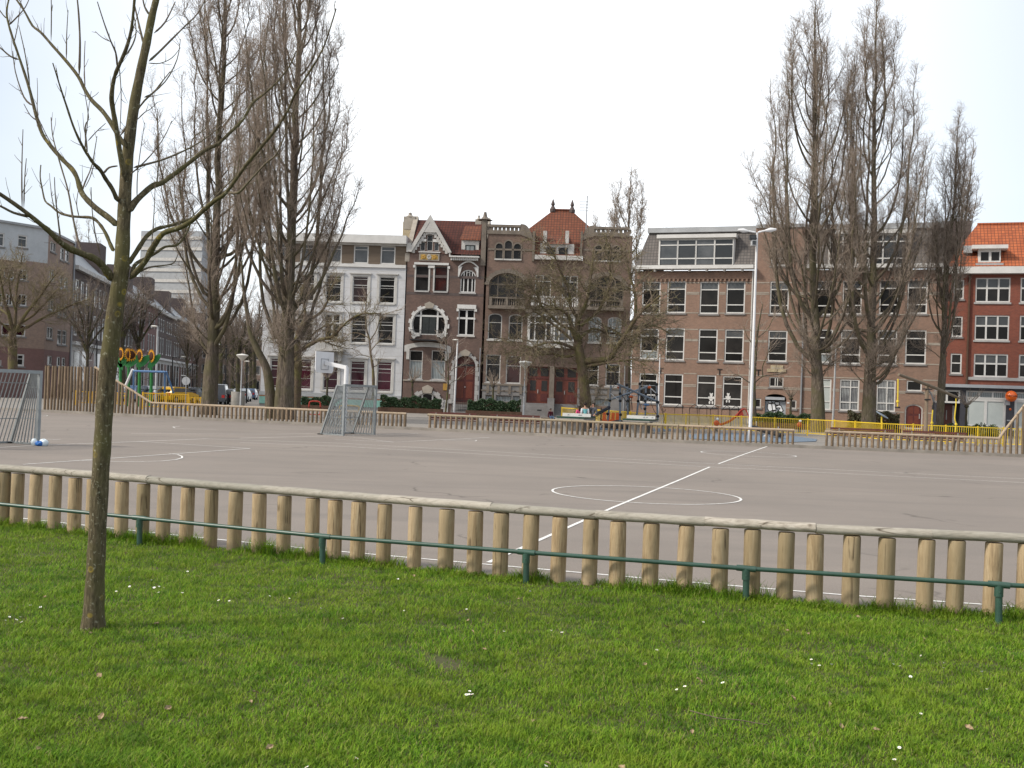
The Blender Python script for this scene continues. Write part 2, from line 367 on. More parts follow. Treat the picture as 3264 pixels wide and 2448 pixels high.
# thin white cloud veil over the blue sky (a layer of real cloud, denser ahead, thinner to the right)
tc = wnode('ShaderNodeTexCoord'); mp = wnode('ShaderNodeMapping'); mp.inputs['Scale'].default_value = (1, 1, 2.2); wl.new(tc.outputs['Generated'], mp.inputs['Vector'])
nz = wnode('ShaderNodeTexNoise'); nz.inputs['Scale'].default_value = 1.6; nz.inputs['Detail'].default_value = 4; nz.inputs['Roughness'].default_value = .45; wl.new(mp.outputs[0], nz.inputs['Vector'])
rp = wnode('ShaderNodeValToRGB'); rp.color_ramp.elements[0].position = .30; rp.color_ramp.elements[0].color = (.62,) * 3 + (1,); rp.color_ramp.elements[1].position = .62; rp.color_ramp.elements[1].color = (.97,) * 3 + (1,)
wl.new(nz.outputs['Fac'], rp.inputs[0])
sx_ = wnode('ShaderNodeSeparateXYZ'); wl.new(tc.outputs['Generated'], sx_.inputs[0]); ab = wnode('ShaderNodeMath', operation='ABSOLUTE'); wl.new(sx_.outputs[0], ab.inputs[0])
r2 = wnode('ShaderNodeValToRGB'); r2.color_ramp.elements[0].position = .16; r2.color_ramp.elements[0].color = (1, 1, 1, 1); r2.color_ramp.elements[1].position = .46; r2.color_ramp.elements[1].color = (.47, .47, .47, 1); wl.new(ab.outputs[0], r2.inputs[0])
ml_ = wnode('ShaderNodeMix', data_type='RGBA', blend_type='MULTIPLY'); ml_.inputs[0].default_value = 1; wl.new(rp.outputs[0], ml_.inputs[6]); wl.new(r2.outputs[0], ml_.inputs[7])
mx = wnode('ShaderNodeMix', data_type='RGBA'); wl.new(ml_.outputs[2], mx.inputs[0])
wl.new(sky.outputs[0], mx.inputs[6]); mx.inputs[7].default_value = (9.6, 9.95, 10.3, 1)
wl.new(mx.outputs[2], bg.inputs['Color']); bg.inputs['Strength'].default_value = .1
sun = bpy.data.lights.new('sun', 'SUN'); sun.energy = 2.7; sun.angle = math.radians(9); sun.color = (1, .93, .82)
so = bpy.data.objects.new('sun', sun); COL.objects.link(so)
sd = Vector((math.sin(SUN_AZ) * math.cos(SUN_EL), math.cos(SUN_AZ) * math.cos(SUN_EL), math.sin(SUN_EL)))
so.rotation_euler = sd.to_track_quat('Z', 'Y').to_euler(); so.location = (-30, -20, 40)
sc.view_settings.view_transform = 'Standard'; sc.view_settings.look = 'None'; sc.view_settings.exposure = .52; sc.view_settings.gamma = 1
# ------------------------------------------------------------------ ground sheets
def groundmat(name, c, c2, sc1, fine, rough=.92, speck=None, bump=.15, cracks=None, streak=None):
    t = NT(name); v = t.coords(rnd=False); n = t.noise(v, sc1, 6, .6); f = t.noise(v, fine, 3, .7)
    k = t.mix(t.ramp(n, [(.33, (0, 0, 0)), (.68, (1, 1, 1))]), c, c2)
    k = t.mix(t.ramp(f, [(.3, (.45,) * 3), (.65, (0, 0, 0))]), k, tuple(x * .6 for x in c2[:3]) + (1,))
    if speck:
        f2 = t.noise(v, fine * 1.7, 1, .5); k = t.mix(t.ramp(f2, [(.68, (0, 0, 0)), (.74, (.5,) * 3)]), k, speck)
    if streak:
        n3 = t.noise(t.coords((.18, 1.3, 1), False), .8, 5, .6); k = t.mix(t.ramp(n3, [(.50, (0, 0, 0)), (.68, (.6,) * 3)]), k, streak)
    if cracks:
        vo = t.add('ShaderNodeTexVoronoi', feature='DISTANCE_TO_EDGE'); vo.inputs['Scale'].default_value = .16
        wv = t.add('ShaderNodeVectorMath', operation='ADD'); nn = t.add('ShaderNodeTexNoise'); nn.inputs['Scale'].default_value = 1.1; t.link(v, nn.inputs['Vector']); t.link(v, wv.inputs[0]); t.link(nn.outputs['Color'], wv.inputs[1]); t.link(wv.outputs[0], vo.inputs['Vector'])
        n4 = t.noise(v, .35, 3); m = t.mix(1.0, t.ramp(vo.outputs['Distance'], [(.0, (1, 1, 1)), (.008, (0, 0, 0))]), t.ramp(n4, [(.52, (0, 0, 0)), (.6, (.75,) * 3)]), 'MULTIPLY'); k = t.mix(m, k, cracks)
    t.bump(f, bump, .004); M[name] = t.fin(k, rough, 0, .25)
groundmat('paving', (.28, .255, .225, 1), (.21, .19, .17, 1), .35, 14, speck=(.4, .38, .34, 1), streak=(.13, .12, .11, 1))
groundmat('asphalt', (.245, .211, .182, 1), (.195, .169, .148, 1), .22, 55, speck=(.5, .47, .43, 1), bump=.5, cracks=(.08, .07, .06, 1), streak=(.165, .145, .128, 1))
groundmat('soil', (.06, .075, .022, 1), (.085, .066, .038, 1), 3.5, 38, bump=1.0)
groundmat('road_grey', (.11, .105, .10, 1), (.085, .082, .08, 1), .3, 10)
t = NT('paint_line'); v = t.coords(rnd=False); f = t.noise(v, 9, 5, .75)
M['paint_line'] = t.fin(t.mix(t.ramp(f, [(.46, (0, 0, 0)), (.70, (.7,) * 3)]), (.72, .71, .68, 1), (.28, .25, .22, 1)), .8)

mb = MB(); mb.slab([(-1500, -400), (1500, -400), (1500, 2200), (-1500, 2200)], -.6, -.02); struct(mb, 'ground', 'paving')

# fence base line, followed in the photo (timber edge between lawn and court)
NF = [G('D', x, y, .03) for x, y in ((-230, 1118), (60, 1139), (455, 1183), (900, 1232), (1330, 1273), (1750, 1305), (2140, 1327), (2480, 1344))]
NF = [NF[0] + (NF[0] - NF[1]) * 1.6] + NF + [NF[-1] + (NF[-1] - NF[-2]) * 2.5]
def along(P, x):
    P = sorted(P, key=lambda p: p[0])
    for a, b in zip(P, P[1:]):
        if x <= b[0] or b is P[-1]: k = (x - a[0]) / (b[0] - a[0]); return a[1] + k * (b[1] - a[1])
def lawnz(x, y):
    return .035 + .02 * np.sin(x * .9 + 1.3) * np.sin(y * .8) + .012 * np.sin(x * 2.3 + y * 1.7)
# asphalt court
FK = [gp(u, v) for u, v in ((-900, 1262), (-300, 1290), (133, 1313), (1033, 1358), (1361, 1372), (2176, 1412), (3264, 1458), (3900, 1480))]
pts = [(p[0], p[1]) for p in FK]
mb = MB(); mb.slab([(-60, 6), (-30, 9.5)] + [(p[0], p[1] - .12) for p in NF] + [(20, 6), (45, 4)] + pts[::-1], -.018, 0)
struct(mb, 'sports_court', 'asphalt')
# lawn sheet
xs = np.linspace(-14, 14, 150); ys = np.linspace(-6, 15.5, 120); V = []; Q = []
def edge(x): return along(NF, min(max(x, NF[0][0]), NF[-1][0])) + .05
for i, x in enumerate(xs):
    e = edge(x)
    for j in range(120):
        y = -6 + (e + 6) * (j / 119); V.append((x, y, lawnz(x, y) if j < 119 else -.01))
for i in range(149):
    for j in range(119): Q.append((i * 120 + j, (i + 1) * 120 + j, (i + 1) * 120 + j + 1, i * 120 + j + 1))
lawn = np_mesh('lawn', np.array(V), np.array(Q), 'soil'); lawn['kind'] = 'structure'
# grass blades
rng = np.random.default_rng(5)
def vnoise(x, y, s, seed):
    r = np.random.default_rng(seed); g = r.random((64, 64)); X = x / s + 31; Y = y / s + 31; i = np.floor(X).astype(int); j = np.floor(Y).astype(int); a = X - i; b = Y - j; a = a * a * (3 - 2 * a); b = b * b * (3 - 2 * b)
    q = lambda m, n: g[m % 64, n % 64]
    return (q(i, j) * (1 - a) + q(i + 1, j) * a) * (1 - b) + (q(i, j + 1) * (1 - a) + q(i + 1, j + 1) * a) * b
NB = 960000
yy = 4.3 + (13.2 - 4.3) * rng.random(NB) ** 1.45; xx = (rng.random(NB) * 2 - 1) * (.53 * yy + 2.3)
ee = np.array([edge(x) for x in np.linspace(-10, 10, 400)]); ex = np.interp(xx, np.linspace(-10, 10, 400), ee)
den = .55 * vnoise(xx, yy, .55, 1) + .45 * vnoise(xx, yy, .16, 2)
tb0 = G('D', 201, 1356, .04); bare = [(tb0[0], tb0[1] - .03, .13)] + [(*G(c, x, y, .05)[:2], r_) for c, x, y, r_ in (('G1', 1470, 1110, .16), ('G1', 1560, 1185, .09), ('G1', 770, 1160, .07), ('G1', 320, 925, .16), ('G1', 1190, 575, .12), ('G2', 90, 1520, .09), ('G2', 1660, 1495, .12), ('G2', 370, 1405, .05), ('G2', 440, 1600, .06), ('G2', 920, 770, .08), ('G2', 540, 1080, .14), ('G3', 1090, 1640, .12), ('G3', 800, 1245, .10), ('G3', 1090, 1340, .10), ('G3', 1230, 985, .09), ('G3', 500, 1545, .07))]
thin = np.zeros(NB)
for bx, by, br in bare: thin = np.maximum(thin, np.clip(1.5 - np.hypot((xx - bx) / br, (yy - by) / br / 1.6) + .5 * (vnoise(xx, yy, .06, 9) - .5), 0, 1))
den = den - .30 * thin
keep = (yy < ex - .02) & (den + .3 * rng.random(NB) > .255)
xx, yy, ex, den = xx[keep], yy[keep], ex[keep], den[keep]; n = len(xx)
long_ = np.clip(1 - (ex - yy) / .38, 0, 1); tuft = vnoise(xx, yy, .28, 4)
hh = (.014 + .020 * rng.random(n) ** 1.5) * (.35 + 1.0 * vnoise(xx, yy, .35, 3) + .65 * vnoise(xx, yy, .11, 6)); hh += long_ * (tuft > .38) * (.02 + .26 * rng.random(n) * (tuft - .3))
tf = rng.random(60) * 18 - 8.5; ti = rng.integers(0, 60, 9000); tx_ = tf[ti] + rng.normal(0, .10, 9000); te = np.interp(tx_, np.linspace(-10, 10, 400), ee); ty_ = te - .05 - np.abs(rng.normal(0, .07, 9000))
tsz = (.35 + .65 * rng.random(60))[ti]; xx = np.r_[xx, tx_]; yy = np.r_[yy, ty_]; hh = np.r_[hh, tsz * (.05 + .15 * rng.random(9000))]; long_ = np.r_[long_, np.full(9000, .7)]; n = len(xx)
ww = .0017 + .0013 * rng.random(n) + .0014 * long_
az = rng.random(n) * 2 * PI; ln = .5 + .8 * rng.random(n); fz = lawnz(xx, yy)
dx, dy = np.cos(az), np.sin(az); sx, sy = -dy, dx
def P3(ox, oy, oz): return np.stack([xx + ox, yy + oy, fz + oz], 1)
V = np.stack([P3(-sx * ww, -sy * ww, -.004 + 0 * xx), P3(sx * ww, sy * ww, -.004 + 0 * xx), P3(dx * hh * ln * .45 + sx * ww * .7, dy * hh * ln * .45 + sy * ww * .7, hh * .65),
              P3(dx * hh * ln * .45 - sx * ww * .7, dy * hh * ln * .45 - sy * ww * .7, hh * .65), P3(dx * hh * ln * 1.1 + sx * ww * .15, dy * hh * ln * 1.1 + sy * ww * .15, hh * .95), P3(dx * hh * ln * 1.1 - sx * ww * .15, dy * hh * ln * 1.1 - sy * ww * .15, hh * .95)], 1).reshape(-1, 3)
b6 = np.arange(n)[:, None] * 6; Q = np.concatenate([b6 + [0, 1, 2, 3], b6 + [3, 2, 4, 5]])
t = NT('grass_blade'); g = t.add('ShaderNodeNewGeometry'); v = t.coords(rnd=False)
k = t.ramp(g.outputs['Random Per Island'], [(0, (.038, .11, .008)), (.45, (.145, .30, .019)), (.78, (.24, .39, .027)), (.90, (.28, .32, .05)), (1, (.33, .27, .14))])
n1 = t.noise(v, 1.1, 5, .7); n2 = t.noise(v, 4.5, 5, .7)
k = t.mix(t.ramp(n1, [(.38, (0, 0, 0)), (.66, (.65,) * 3)]), k, (.225, .295, .026, 1)); k = t.mix(t.ramp(n2, [(.47, (0, 0, 0)), (.66, (.75,) * 3)]), k, (.04, .115, .008, 1))
t.fin(k, .6, 0, .12); tr = t.add('ShaderNodeBsdfTranslucent'); t.link(k, tr.inputs[0]); ms = t.add('ShaderNodeMixShader', i_0=.3); t.link(t.b.outputs[0], ms.inputs[1]); t.link(tr.outputs[0], ms.inputs[2]); t.link(ms.outputs[0], t.out.inputs[0])
M['grass_blade'] = t.m
gr = np_mesh('grass', V, Q, 'grass_blade', None, False); tag(gr, 'short green lawn grass, shaggier along the log fence', 'grass', kind='stuff')

# daisies and fallen leaves lying in the lawn
def daisy_mesh():
    r = random.Random(3); out = MB(); ctr = MB(); st = MB()
    for k in range(14):
        a = 2 * PI * k / 14; c, s = math.cos(a), math.sin(a); out.add([(c * .003 + s * .002, s * .003 - c * .002, .031), (c * .003 - s * .002, s * .003 + c * .002, .031), (c * .013 - s * .0025, s * .013 + c * .0025, .034), (c * .0135 + s * .0025, s * .0135 - c * .0025, .034)], [(0, 1, 2, 3)])
    out.lathe([(.005, .029), (.009, .031), (.004, .0315)], (0, 0, 0), 8)
    ctr.sphere((0, 0, .0325), .0042, 8, (1, 1, .6)); st.tube([(0, 0, 0), (.001, .001, .03)], .0012, 4)
    return out, ctr, st
root = thing('daisy', 'tiny white daisy open in the grass', 'daisy', (0, 0, 0), group='daisies scattered in the lawn')
o_, c_, s_ = daisy_mesh(); o_.build('petals', 'daisy_white', root); c_.build('centre', 'daisy_yellow', root); s_.build('stem', 'hedge_pale', root)
DZ = [('G1', p) for p in ((995, 602), (690, 642), (795, 655), (617, 722), (692, 692), (820, 697), (840, 690), (866, 701), (845, 728), (965, 728), (160, 790), (218, 797), (45, 850), (105, 853), (125, 880), (20, 870), (1167, 765), (1220, 767), (1310, 720), (1528, 750), (1690, 802), (1825, 860), (1065, 1585), (1640, 1650), (1575, 722), (1420, 735), (75, 866), (1445, 605))] + \
     [('G2', p) for p in ((280, 668), (322, 828), (643, 832), (515, 924), (800, 935), (840, 943), (1095, 942), (1152, 951), (657, 1228), (643, 1248), (660, 1247), (683, 1247), (1648, 1036), (1765, 1240), (1805, 1227), (42, 1605), (1050, 1635), (793, 853), (978, 728))] + \
     [('G3', p) for p in ((68, 884), (645, 1077), (634, 1097), (688, 1110), (752, 1104), (1072, 1110), (1122, 1121), (1236, 1072), (1335, 1111), (1165, 1170), (1552, 1163), (1343, 1138), (182, 1210), (1220, 1376), (1572, 1250), (1110, 1560), (1088, 1627), (1790, 880))]
for i, (c, p) in enumerate(DZ):
    q = G(c, p[0], p[1], .06); o = root if i == 0 else copy_tree(root)
    o.location = (q[0], q[1], lawnz(q[0], q[1]) - .004); o.rotation_euler = (random.Random(i).uniform(-.5, .5), random.Random(i + 99).uniform(-.2, .5), i); s = .62 + .28 * random.Random(i * 3).random(); o.scale = (s, s, 1)
LV = [('G1', p) for p in ((605, 487), (668, 513), (1045, 627), (1645, 631), (528, 1172), (540, 1385), (240, 745), (830, 903), (480, 945), (890, 1340), (1330, 1312), (1355, 1265), (1425, 1545), (200, 1560), (120, 1410), (1175, 665))] + [('G2', p) for p in ((655, 883), (675, 935), (1700, 905), (1245, 1303), (1590, 1110), (740, 1020), (1000, 1380), (1470, 1632), (1075, 1617), (365, 650), (920, 772))] + \
     [('G3', p) for p in ((262, 828), (890, 850), (963, 865), (840, 822), (515, 930), (625, 950), (460, 790), (325, 1325), (545, 1290), (735, 1325), (800, 1445), (985, 1467), (1478, 1453), (1410, 917), (1240, 980), (12, 1445), (48, 1195))]
r = random.Random(8); lf = MB(); vs = []; fs = []
for i in range(9):
    tt = i / 8; w = .021 * math.sin(PI * min(1, tt * 1.02) ** .8) * (1 + .25 * math.sin(i * 2.6)); z = .006 * math.sin(3 * tt) + .004 * math.cos(i * 1.9)
    vs += [(tt * .075 - .037, -w, z + .010), (tt * .075 - .037, 0, z), (tt * .075 - .037, w, z + .012)]
for i in range(8): fs += [(3 * i, 3 * i + 3, 3 * i + 4, 3 * i + 1), (3 * i + 1, 3 * i + 4, 3 * i + 5, 3 * i + 2)]
lf.add(vs, fs); leaf = lf.build('fallen_leaf', 'dead_leaf', None, True); tag(leaf, 'curled dry brown leaf lying on the lawn', 'leaf', 'fallen leaves on the lawn')
for i, (c, p) in enumerate(LV):
    q = G(c, p[0], p[1], .06); o = leaf if i == 0 else leaf.copy()
    if i: COL.objects.link(o)
    o.location = (q[0], q[1], lawnz(q[0], q[1]) + .022); o.rotation_euler = (r.uniform(-.6, .6), r.uniform(-.6, .6), r.uniform(0, 6)); s = r.uniform(.38, .72); o.scale = (s, s, s)
tw = MB(); tw.tube([G('G3', x, y, .07) for x, y in ((0, 1355), (60, 1372), (150, 1395), (260, 1405), (350, 1420), (415, 1432))], [.003, .0035, .003, .003, .0025, .0015], 5)
tag(tw.build('fallen_twig', 'twig_near', None, True), 'thin bare twig lying in the grass', 'twig')

# ------------------------------------------------------------------ court markings
def ribbon(pts, w=.05, z=.004):
    P = np.array([(p[0], p[1], 0) for p in pts], float); T = np.gradient(P, axis=0); T /= np.linalg.norm(T, axis=1)[:, None]; Nn = np.stack([-T[:, 1], T[:, 0], 0 * T[:, 0]], 1) * w / 2
    m = MB(); n = len(P); m.add([(p[0], p[1], z) for p in P + Nn] + [(p[0], p[1], z) for p in P - Nn], [(i, i + 1, n + i + 1, n + i) for i in range(n - 1)]); return m
zz = [.004]
def court_line(pts, w=.05):
    zz[0] += .0004; o = ribbon(pts, w * .82, zz[0]).build('court_line', 'paint_line'); o['kind'] = 'structure'
def W_(c, *p): return [G(c, x, y) for x, y in p]
court_line(W_('N', (-700, 1563), (0, 1645), (469, 1697), (938, 1745), (1100, 1760), (2146, 1852), (2700, 1898), (3234, 1934), (3800, 1968)), .055)
court_line(W_('N', (661, 1399), (1088, 1413), (2176, 1474), (3264, 1527), (4000, 1560)), .05)
court_line(W_('N', (765, 1411), (1088, 1423), (2176, 1484), (3264, 1539), (4000, 1572)), .05)
court_line(W_('N', (1557, 1794), (1760, 1704), (1957, 1617), (2176, 1526), (2262, 1489)), .07)
court_line(W_('N', (2290, 1479), (2370, 1449), (2446, 1423)), .07)
court_line(W_('N', (2340, 1418), (2446, 1422), (2650, 1424)), .05)
def circle(l, r_, w=.055):
    a, b = gp(*l), gp(*r_); c = (a + b) / 2; rad = np.linalg.norm(a - b) / 2 - w / 2
    court_line([(c[0] + rad * math.cos(k / 64 * 2 * PI), c[1] + rad * math.sin(k / 64 * 2 * PI), 0) for k in range(65)], w)
circle((1760, 1560), (2367, 1593)); circle((2232, 1441), (2539, 1454))
court_line(W_('W1', (150, 409), (860, 359), (1620, 305)), .06); court_line(W_('W1', (-300, 311), (0, 299), (240, 285), (720, 267), (1345, 242)), .06); court_line(W_('W1', (890, 259), (1620, 305)))
court_line(W_('W1', (1095, 340), (1150, 345), (1180, 356), (1180, 367), (1140, 378), (1050, 387), (900, 391), (730, 390), (520, 383)), .055)
court_line(W_('W1', (-300, 240), (40, 238), (395, 246), (100, 262), (-300, 280))); court_line(W_('W1', (0, 75), (230, 86), (310, 91), (300, 95), (0, 101)), .05)
court_line(W_('W1', (1170, 160), (1120, 165), (1135, 173), (1200, 178), (1400, 181))); court_line(W_('W1', (1555, 239), (2212, 222)) + W_('W2', (340, 265), (620, 250), (960, 234)), .06)
court_line(W_('W2', (-40, 247), (340, 264)), .05); court_line(W_('W2', (40, 222), (250, 214), (500, 208)), .05); court_line(W_('W2', (660, 255), (760, 257), (870, 258), (876, 252), (850, 249), (700, 250)), .05)
court_line(W_('W1', (850, 210), (1800, 213), (2040, 208)), .05)

# ------------------------------------------------------------------ near log fence
def nf(u):  # base point of the fence under photo column u
    best = None
    for a, b in zip(NF, NF[1:]):
        d = ray(u, 1850)
        den = d[0] * (b[1] - a[1]) - d[1] * (b[0] - a[0]); k = (a[0] * (b[1] - a[1]) - a[1] * (b[0] - a[0])) / den; p = d * k
        s = ((p[0] - a[0]) * (b[0] - a[0]) + (p[1] - a[1]) * (b[1] - a[1])) / ((b[0] - a[0]) ** 2 + (b[1] - a[1]) ** 2)
        if -1e-6 <= s <= 1 + 1e-6: best = p
    return np.array((best[0], best[1], 0))
fr = thing('log_fence', 'low pale timber fence of thick round posts under a weathered rail, at the lawn edge', 'fence', tuple(nf(1600)))
PU = [-440, -375, -310, -250, -190, -130, -60, 2, 44, 101, 165, 229, 287, 380, 448, 513, 588, 666, 741, 820, 899, 991, 1062, 1136, 1219, 1318, 1418, 1510, 1593, 1687, 1777, 1878, 1967, 2071, 2180, 2293, 2397, 2502, 2597, 2712, 2822, 2948, 3044, 3162, 3266, 3370, 3470, 3575, 3680, 3785, 3895, 4005, 4120]
rng = random.Random(4); pm = []
for k in range(7):
    m = MB(); n = 22; r0 = .074; vs = []; prof = [(-.25, 1), (.0, 1.0), (.25, 1.0), (.5, .995), (.655, .985), (.665, .93)]
    for z, s in prof:
        for i in range(n):
            a = 2 * PI * i / n; w = r0 * s * (1 + .018 * math.sin(2 * a + k) + .012 * math.sin(3 * a + 2 * k + z * 2)); vs.append((w * math.cos(a), w * math.sin(a), z))
    fs = [(i * n + j, i * n + (j + 1) % n, (i + 1) * n + (j + 1) % n, (i + 1) * n + j) for i in range(5) for j in range(n)] + [tuple(5 * n + j for j in range(n))]
    o = m.add(vs, fs).build('post', 'post_wood', fr, True, None); me = o.data
    for v_ in me.vertices: v_.co -= Vector(tuple(np.array(root_inv(fr))[:3, 3]))
    pm.append(me); bpy.data.objects.remove(o)
for i, u in enumerate(PU):
    o = link('post', pm[i % 7], fr); p = nf(u) - nf(1600); o.location = p; o.rotation_euler = (rng.uniform(-.012, .012), rng.uniform(-.014, .014), rng.uniform(0, 6.3)); s = rng.uniform(.96, 1.05); o.scale = (s, s, rng.uniform(.985, 1.0))
JU = [-440, -190, 157, 463, 830, 1206, 1560, 1893, 2240, 2593, 2960, 3470, 4120]
for j, (a, b) in enumerate(zip(JU, JU[1:])):
    n = 14; P = [nf(a + (b - a) * k / 10) for k in range(11)]; P[0] = P[0] + (P[1] - P[0]) * .004; P[-1] = P[-1] + (P[-2] - P[-1]) * .004; vs = []; L = 0
    for i, p in enumerate(P):
        tq = (P[min(i + 1, 10)] - P[max(i - 1, 0)]); tq /= np.linalg.norm(tq); nn = np.array((-tq[1], tq[0], 0)); zc = .704 + .0015 * math.sin(i * 1.3 + j) + .003 * (j % 3)
        for k in range(n):
            an = 2 * PI * k / n; rr = .070 * (1 + .012 * math.sin(3 * an + i * .8)); cz = rr * math.sin(an) * .66; vs.append(p + nn * rr * math.cos(an) + np.array((0, 0, zc + max(cz, -.036))))
    m = MB(); m.add(vs, [(i * n + k, i * n + (k + 1) % n, (i + 1) * n + (k + 1) % n, (i + 1) * n + k) for i in range(10) for k in range(n)] + [tuple(range(n))[::-1], tuple(10 * n + k for k in range(n))]); m.build('rail', 'rail_wood', fr, True)
# green tube railing on the lawn in front of it
RP = [gp(x * 1.4756, y * 1.4756, .03) for x, y in ((-260, 1126), (302, 1176), (697, 1221), (1137, 1263), (1612, 1301), (2158, 1345), (2780, 1380))]
RT = [A('D', x, y, p[1]) for (x, y), p in zip(((-260, 1063), (302, 1119), (697, 1158.5), (1137, 1193), (1612, 1228), (2158, 1263), (2780, 1292)), RP)]
RP = [RP[0] * 2 - RP[1]] + RP + [RP[-1] * 2 - RP[-2]]; RT = [RT[0] * 2 - RT[1]] + RT + [RT[-1] * 2 - RT[-2]]
g = thing('pipe_railing', 'low dark green steel tube railing on short posts, standing in the grass', 'railing', tuple(RP[3]))
for a, b in zip(RT, RT[1:]): MB().tube([a, b], .0205, 14).build('rail', 'green_pipe', g, True)
for p, q in zip(RP, RT):
    b = np.array((p[0], p[1], -.1)); o = MB().tube([b, q], [.030, .029], 14).build('post', 'green_pipe', g, True)
    d = (RT[2] - RT[1]); d /= np.linalg.norm(d); m = MB(); m.tube([q - d * .085, q + d * .085], .0275, 14); m.tube([q - (0, 0, .10), q - (0, 0, .015)], .0365, 14); m.build('fitting', 'green_pipe', g, True)
    MB().sphere(q + np.array((-.006, -.034, -.06)), .008, 8).build('screw', 'green_pipe', g, True)

# ------------------------------------------------------------------ bare trees
class TB:
    def __init__(s): s.V = []; s.Q = []; s.n = 0
    def tube(s, P, R, k=4): s.tubes(np.asarray(P, float)[None], np.asarray(R, float)[None], k)
    def tubes(s, P, R, k=4):
        B, N = R.shape
        T = np.gradient(P, axis=1); T /= np.linalg.norm(T, axis=2)[..., None] + 1e-9; ref = np.eye(3)[np.argmin(np.abs(T.mean(1)), 1)][:, None, :]
        X = np.cross(T, ref); X /= np.linalg.norm(X, axis=2)[..., None] + 1e-9; Y = np.cross(X, T); a = np.arange(k) * 2 * PI / k
        V = P[:, :, None, :] + R[:, :, None, None] * (np.cos(a)[None, None, :, None] * X[:, :, None, :] + np.sin(a)[None, None, :, None] * Y[:, :, None, :])
        o = (np.arange(B) * N * k)[:, None, None]; i = np.arange(N - 1)[None, :, None] * k; j = np.arange(k)[None, None, :]; j2 = (j + 1) % k
        s.Q.append(np.stack([o + i + j, o + i + j2, o + i + k + j2, o + i + k + j], -1).reshape(-1, 4) + s.n); s.V.append(V.reshape(-1, 3)); s.n += B * N * k
    def build(s, name, mat, parent):
        if s.n: return np_mesh(name, np.concatenate(s.V), np.concatenate(s.Q), mat, parent)
def wander(p, d, L, n, wig, up, rg, curl=0):
    P = [np.array(p, float)]; d = np.array(d, float); d /= np.linalg.norm(d); ph = rg.normal(0, 1, 3)
    for i in range(n):
        d = d + rg.normal(0, wig, 3) + np.array((0, 0, up)) + (curl * np.sin(ph * 3 + i * 1.7) if curl else 0); d /= np.linalg.norm(d); P.append(P[-1] + d * L / n)
    return np.array(P)
def smooth(P, m=3):
    P = np.asarray(P, float); t_ = np.arange(len(P)); tt = np.linspace(0, len(P) - 1, (len(P) - 1) * m + 1); out = []
    for x in tt:
        i = min(int(x), len(P) - 2); f = x - i; p0, p1, p2, p3 = P[max(i - 1, 0)], P[i], P[i + 1], P[min(i + 2, len(P) - 1)]
        out.append(.5 * (2 * p1 + (p2 - p0) * f + (2 * p0 - 5 * p1 + 4 * p2 - p3) * f * f + (3 * p1 - p0 - 3 * p2 + p3) * f ** 3))
    return np.array(out)
def sprout(tb, P, R, lv, rg, lo=.15): sprouts(tb, np.asarray(P, float)[None], np.asarray(R, float)[None], lv, rg, lo)
def sprouts(tb, P, R, lv, rg, lo):
    """side shoots along a batch of branches; each level: sp spacing, L length, ang, wig, up, r, n steps, k sides"""
    if not lv: return
    s = lv[0]; D = np.diff(P, axis=1); seg = np.linalg.norm(D, axis=2) + 1e-9; cum = np.concatenate([np.zeros((len(P), 1)), np.cumsum(seg, 1)], 1); tot = cum[:, -1]
    ix = np.repeat(np.arange(len(P)), (tot * (1 - lo) / s['sp'] + rg.random(len(P))).astype(int)); K = len(ix)
    if K == 0: return
    u = lo + (1 - lo) * rg.random(K); x = tot[ix] * u; i = np.clip((cum[ix] <= x[:, None]).sum(1) - 1, 0, P.shape[1] - 2); f = ((x - cum[ix, i]) / seg[ix, i])[:, None]
    p = P[ix, i] + (P[ix, i + 1] - P[ix, i]) * f; r = R[ix, i] + (R[ix, i + 1] - R[ix, i]) * f[:, 0]; tq = D[ix, i] / seg[ix, i][:, None]
    a = rg.normal(0, 1, (K, 3)); a -= tq * (a * tq).sum(1)[:, None]; a /= np.linalg.norm(a, axis=1)[:, None] + 1e-9; an = (s['ang'] * rg.uniform(.7, 1.25, K))[:, None]
    L = s['L'] * rg.uniform(.5, 1.25, K) * (1 - s.get('tap', .45) * u); d = np.cos(an) * tq + np.sin(an) * a; d[:, 2] += s.get('up0', 0); d /= np.linalg.norm(d, axis=1)[:, None]
    n = s['n']; Q = [p]
    for _ in range(n): d = d + rg.normal(0, s['wig'], (K, 3)); d[:, 2] += s['up']; d /= np.linalg.norm(d, axis=1)[:, None]; Q.append(Q[-1] + d * (L / n)[:, None])
    Q = np.stack(Q, 1); t_ = np.linspace(0, 1, n + 1)[None]; r0 = np.minimum(r * .75, s['r'])[:, None]; RR = r0 * (1 - t_) + s['r'] * .4 * t_
    tb.tubes(Q, RR, s['k']); sprouts(tb, Q, RR, lv[1:], rg, .12)

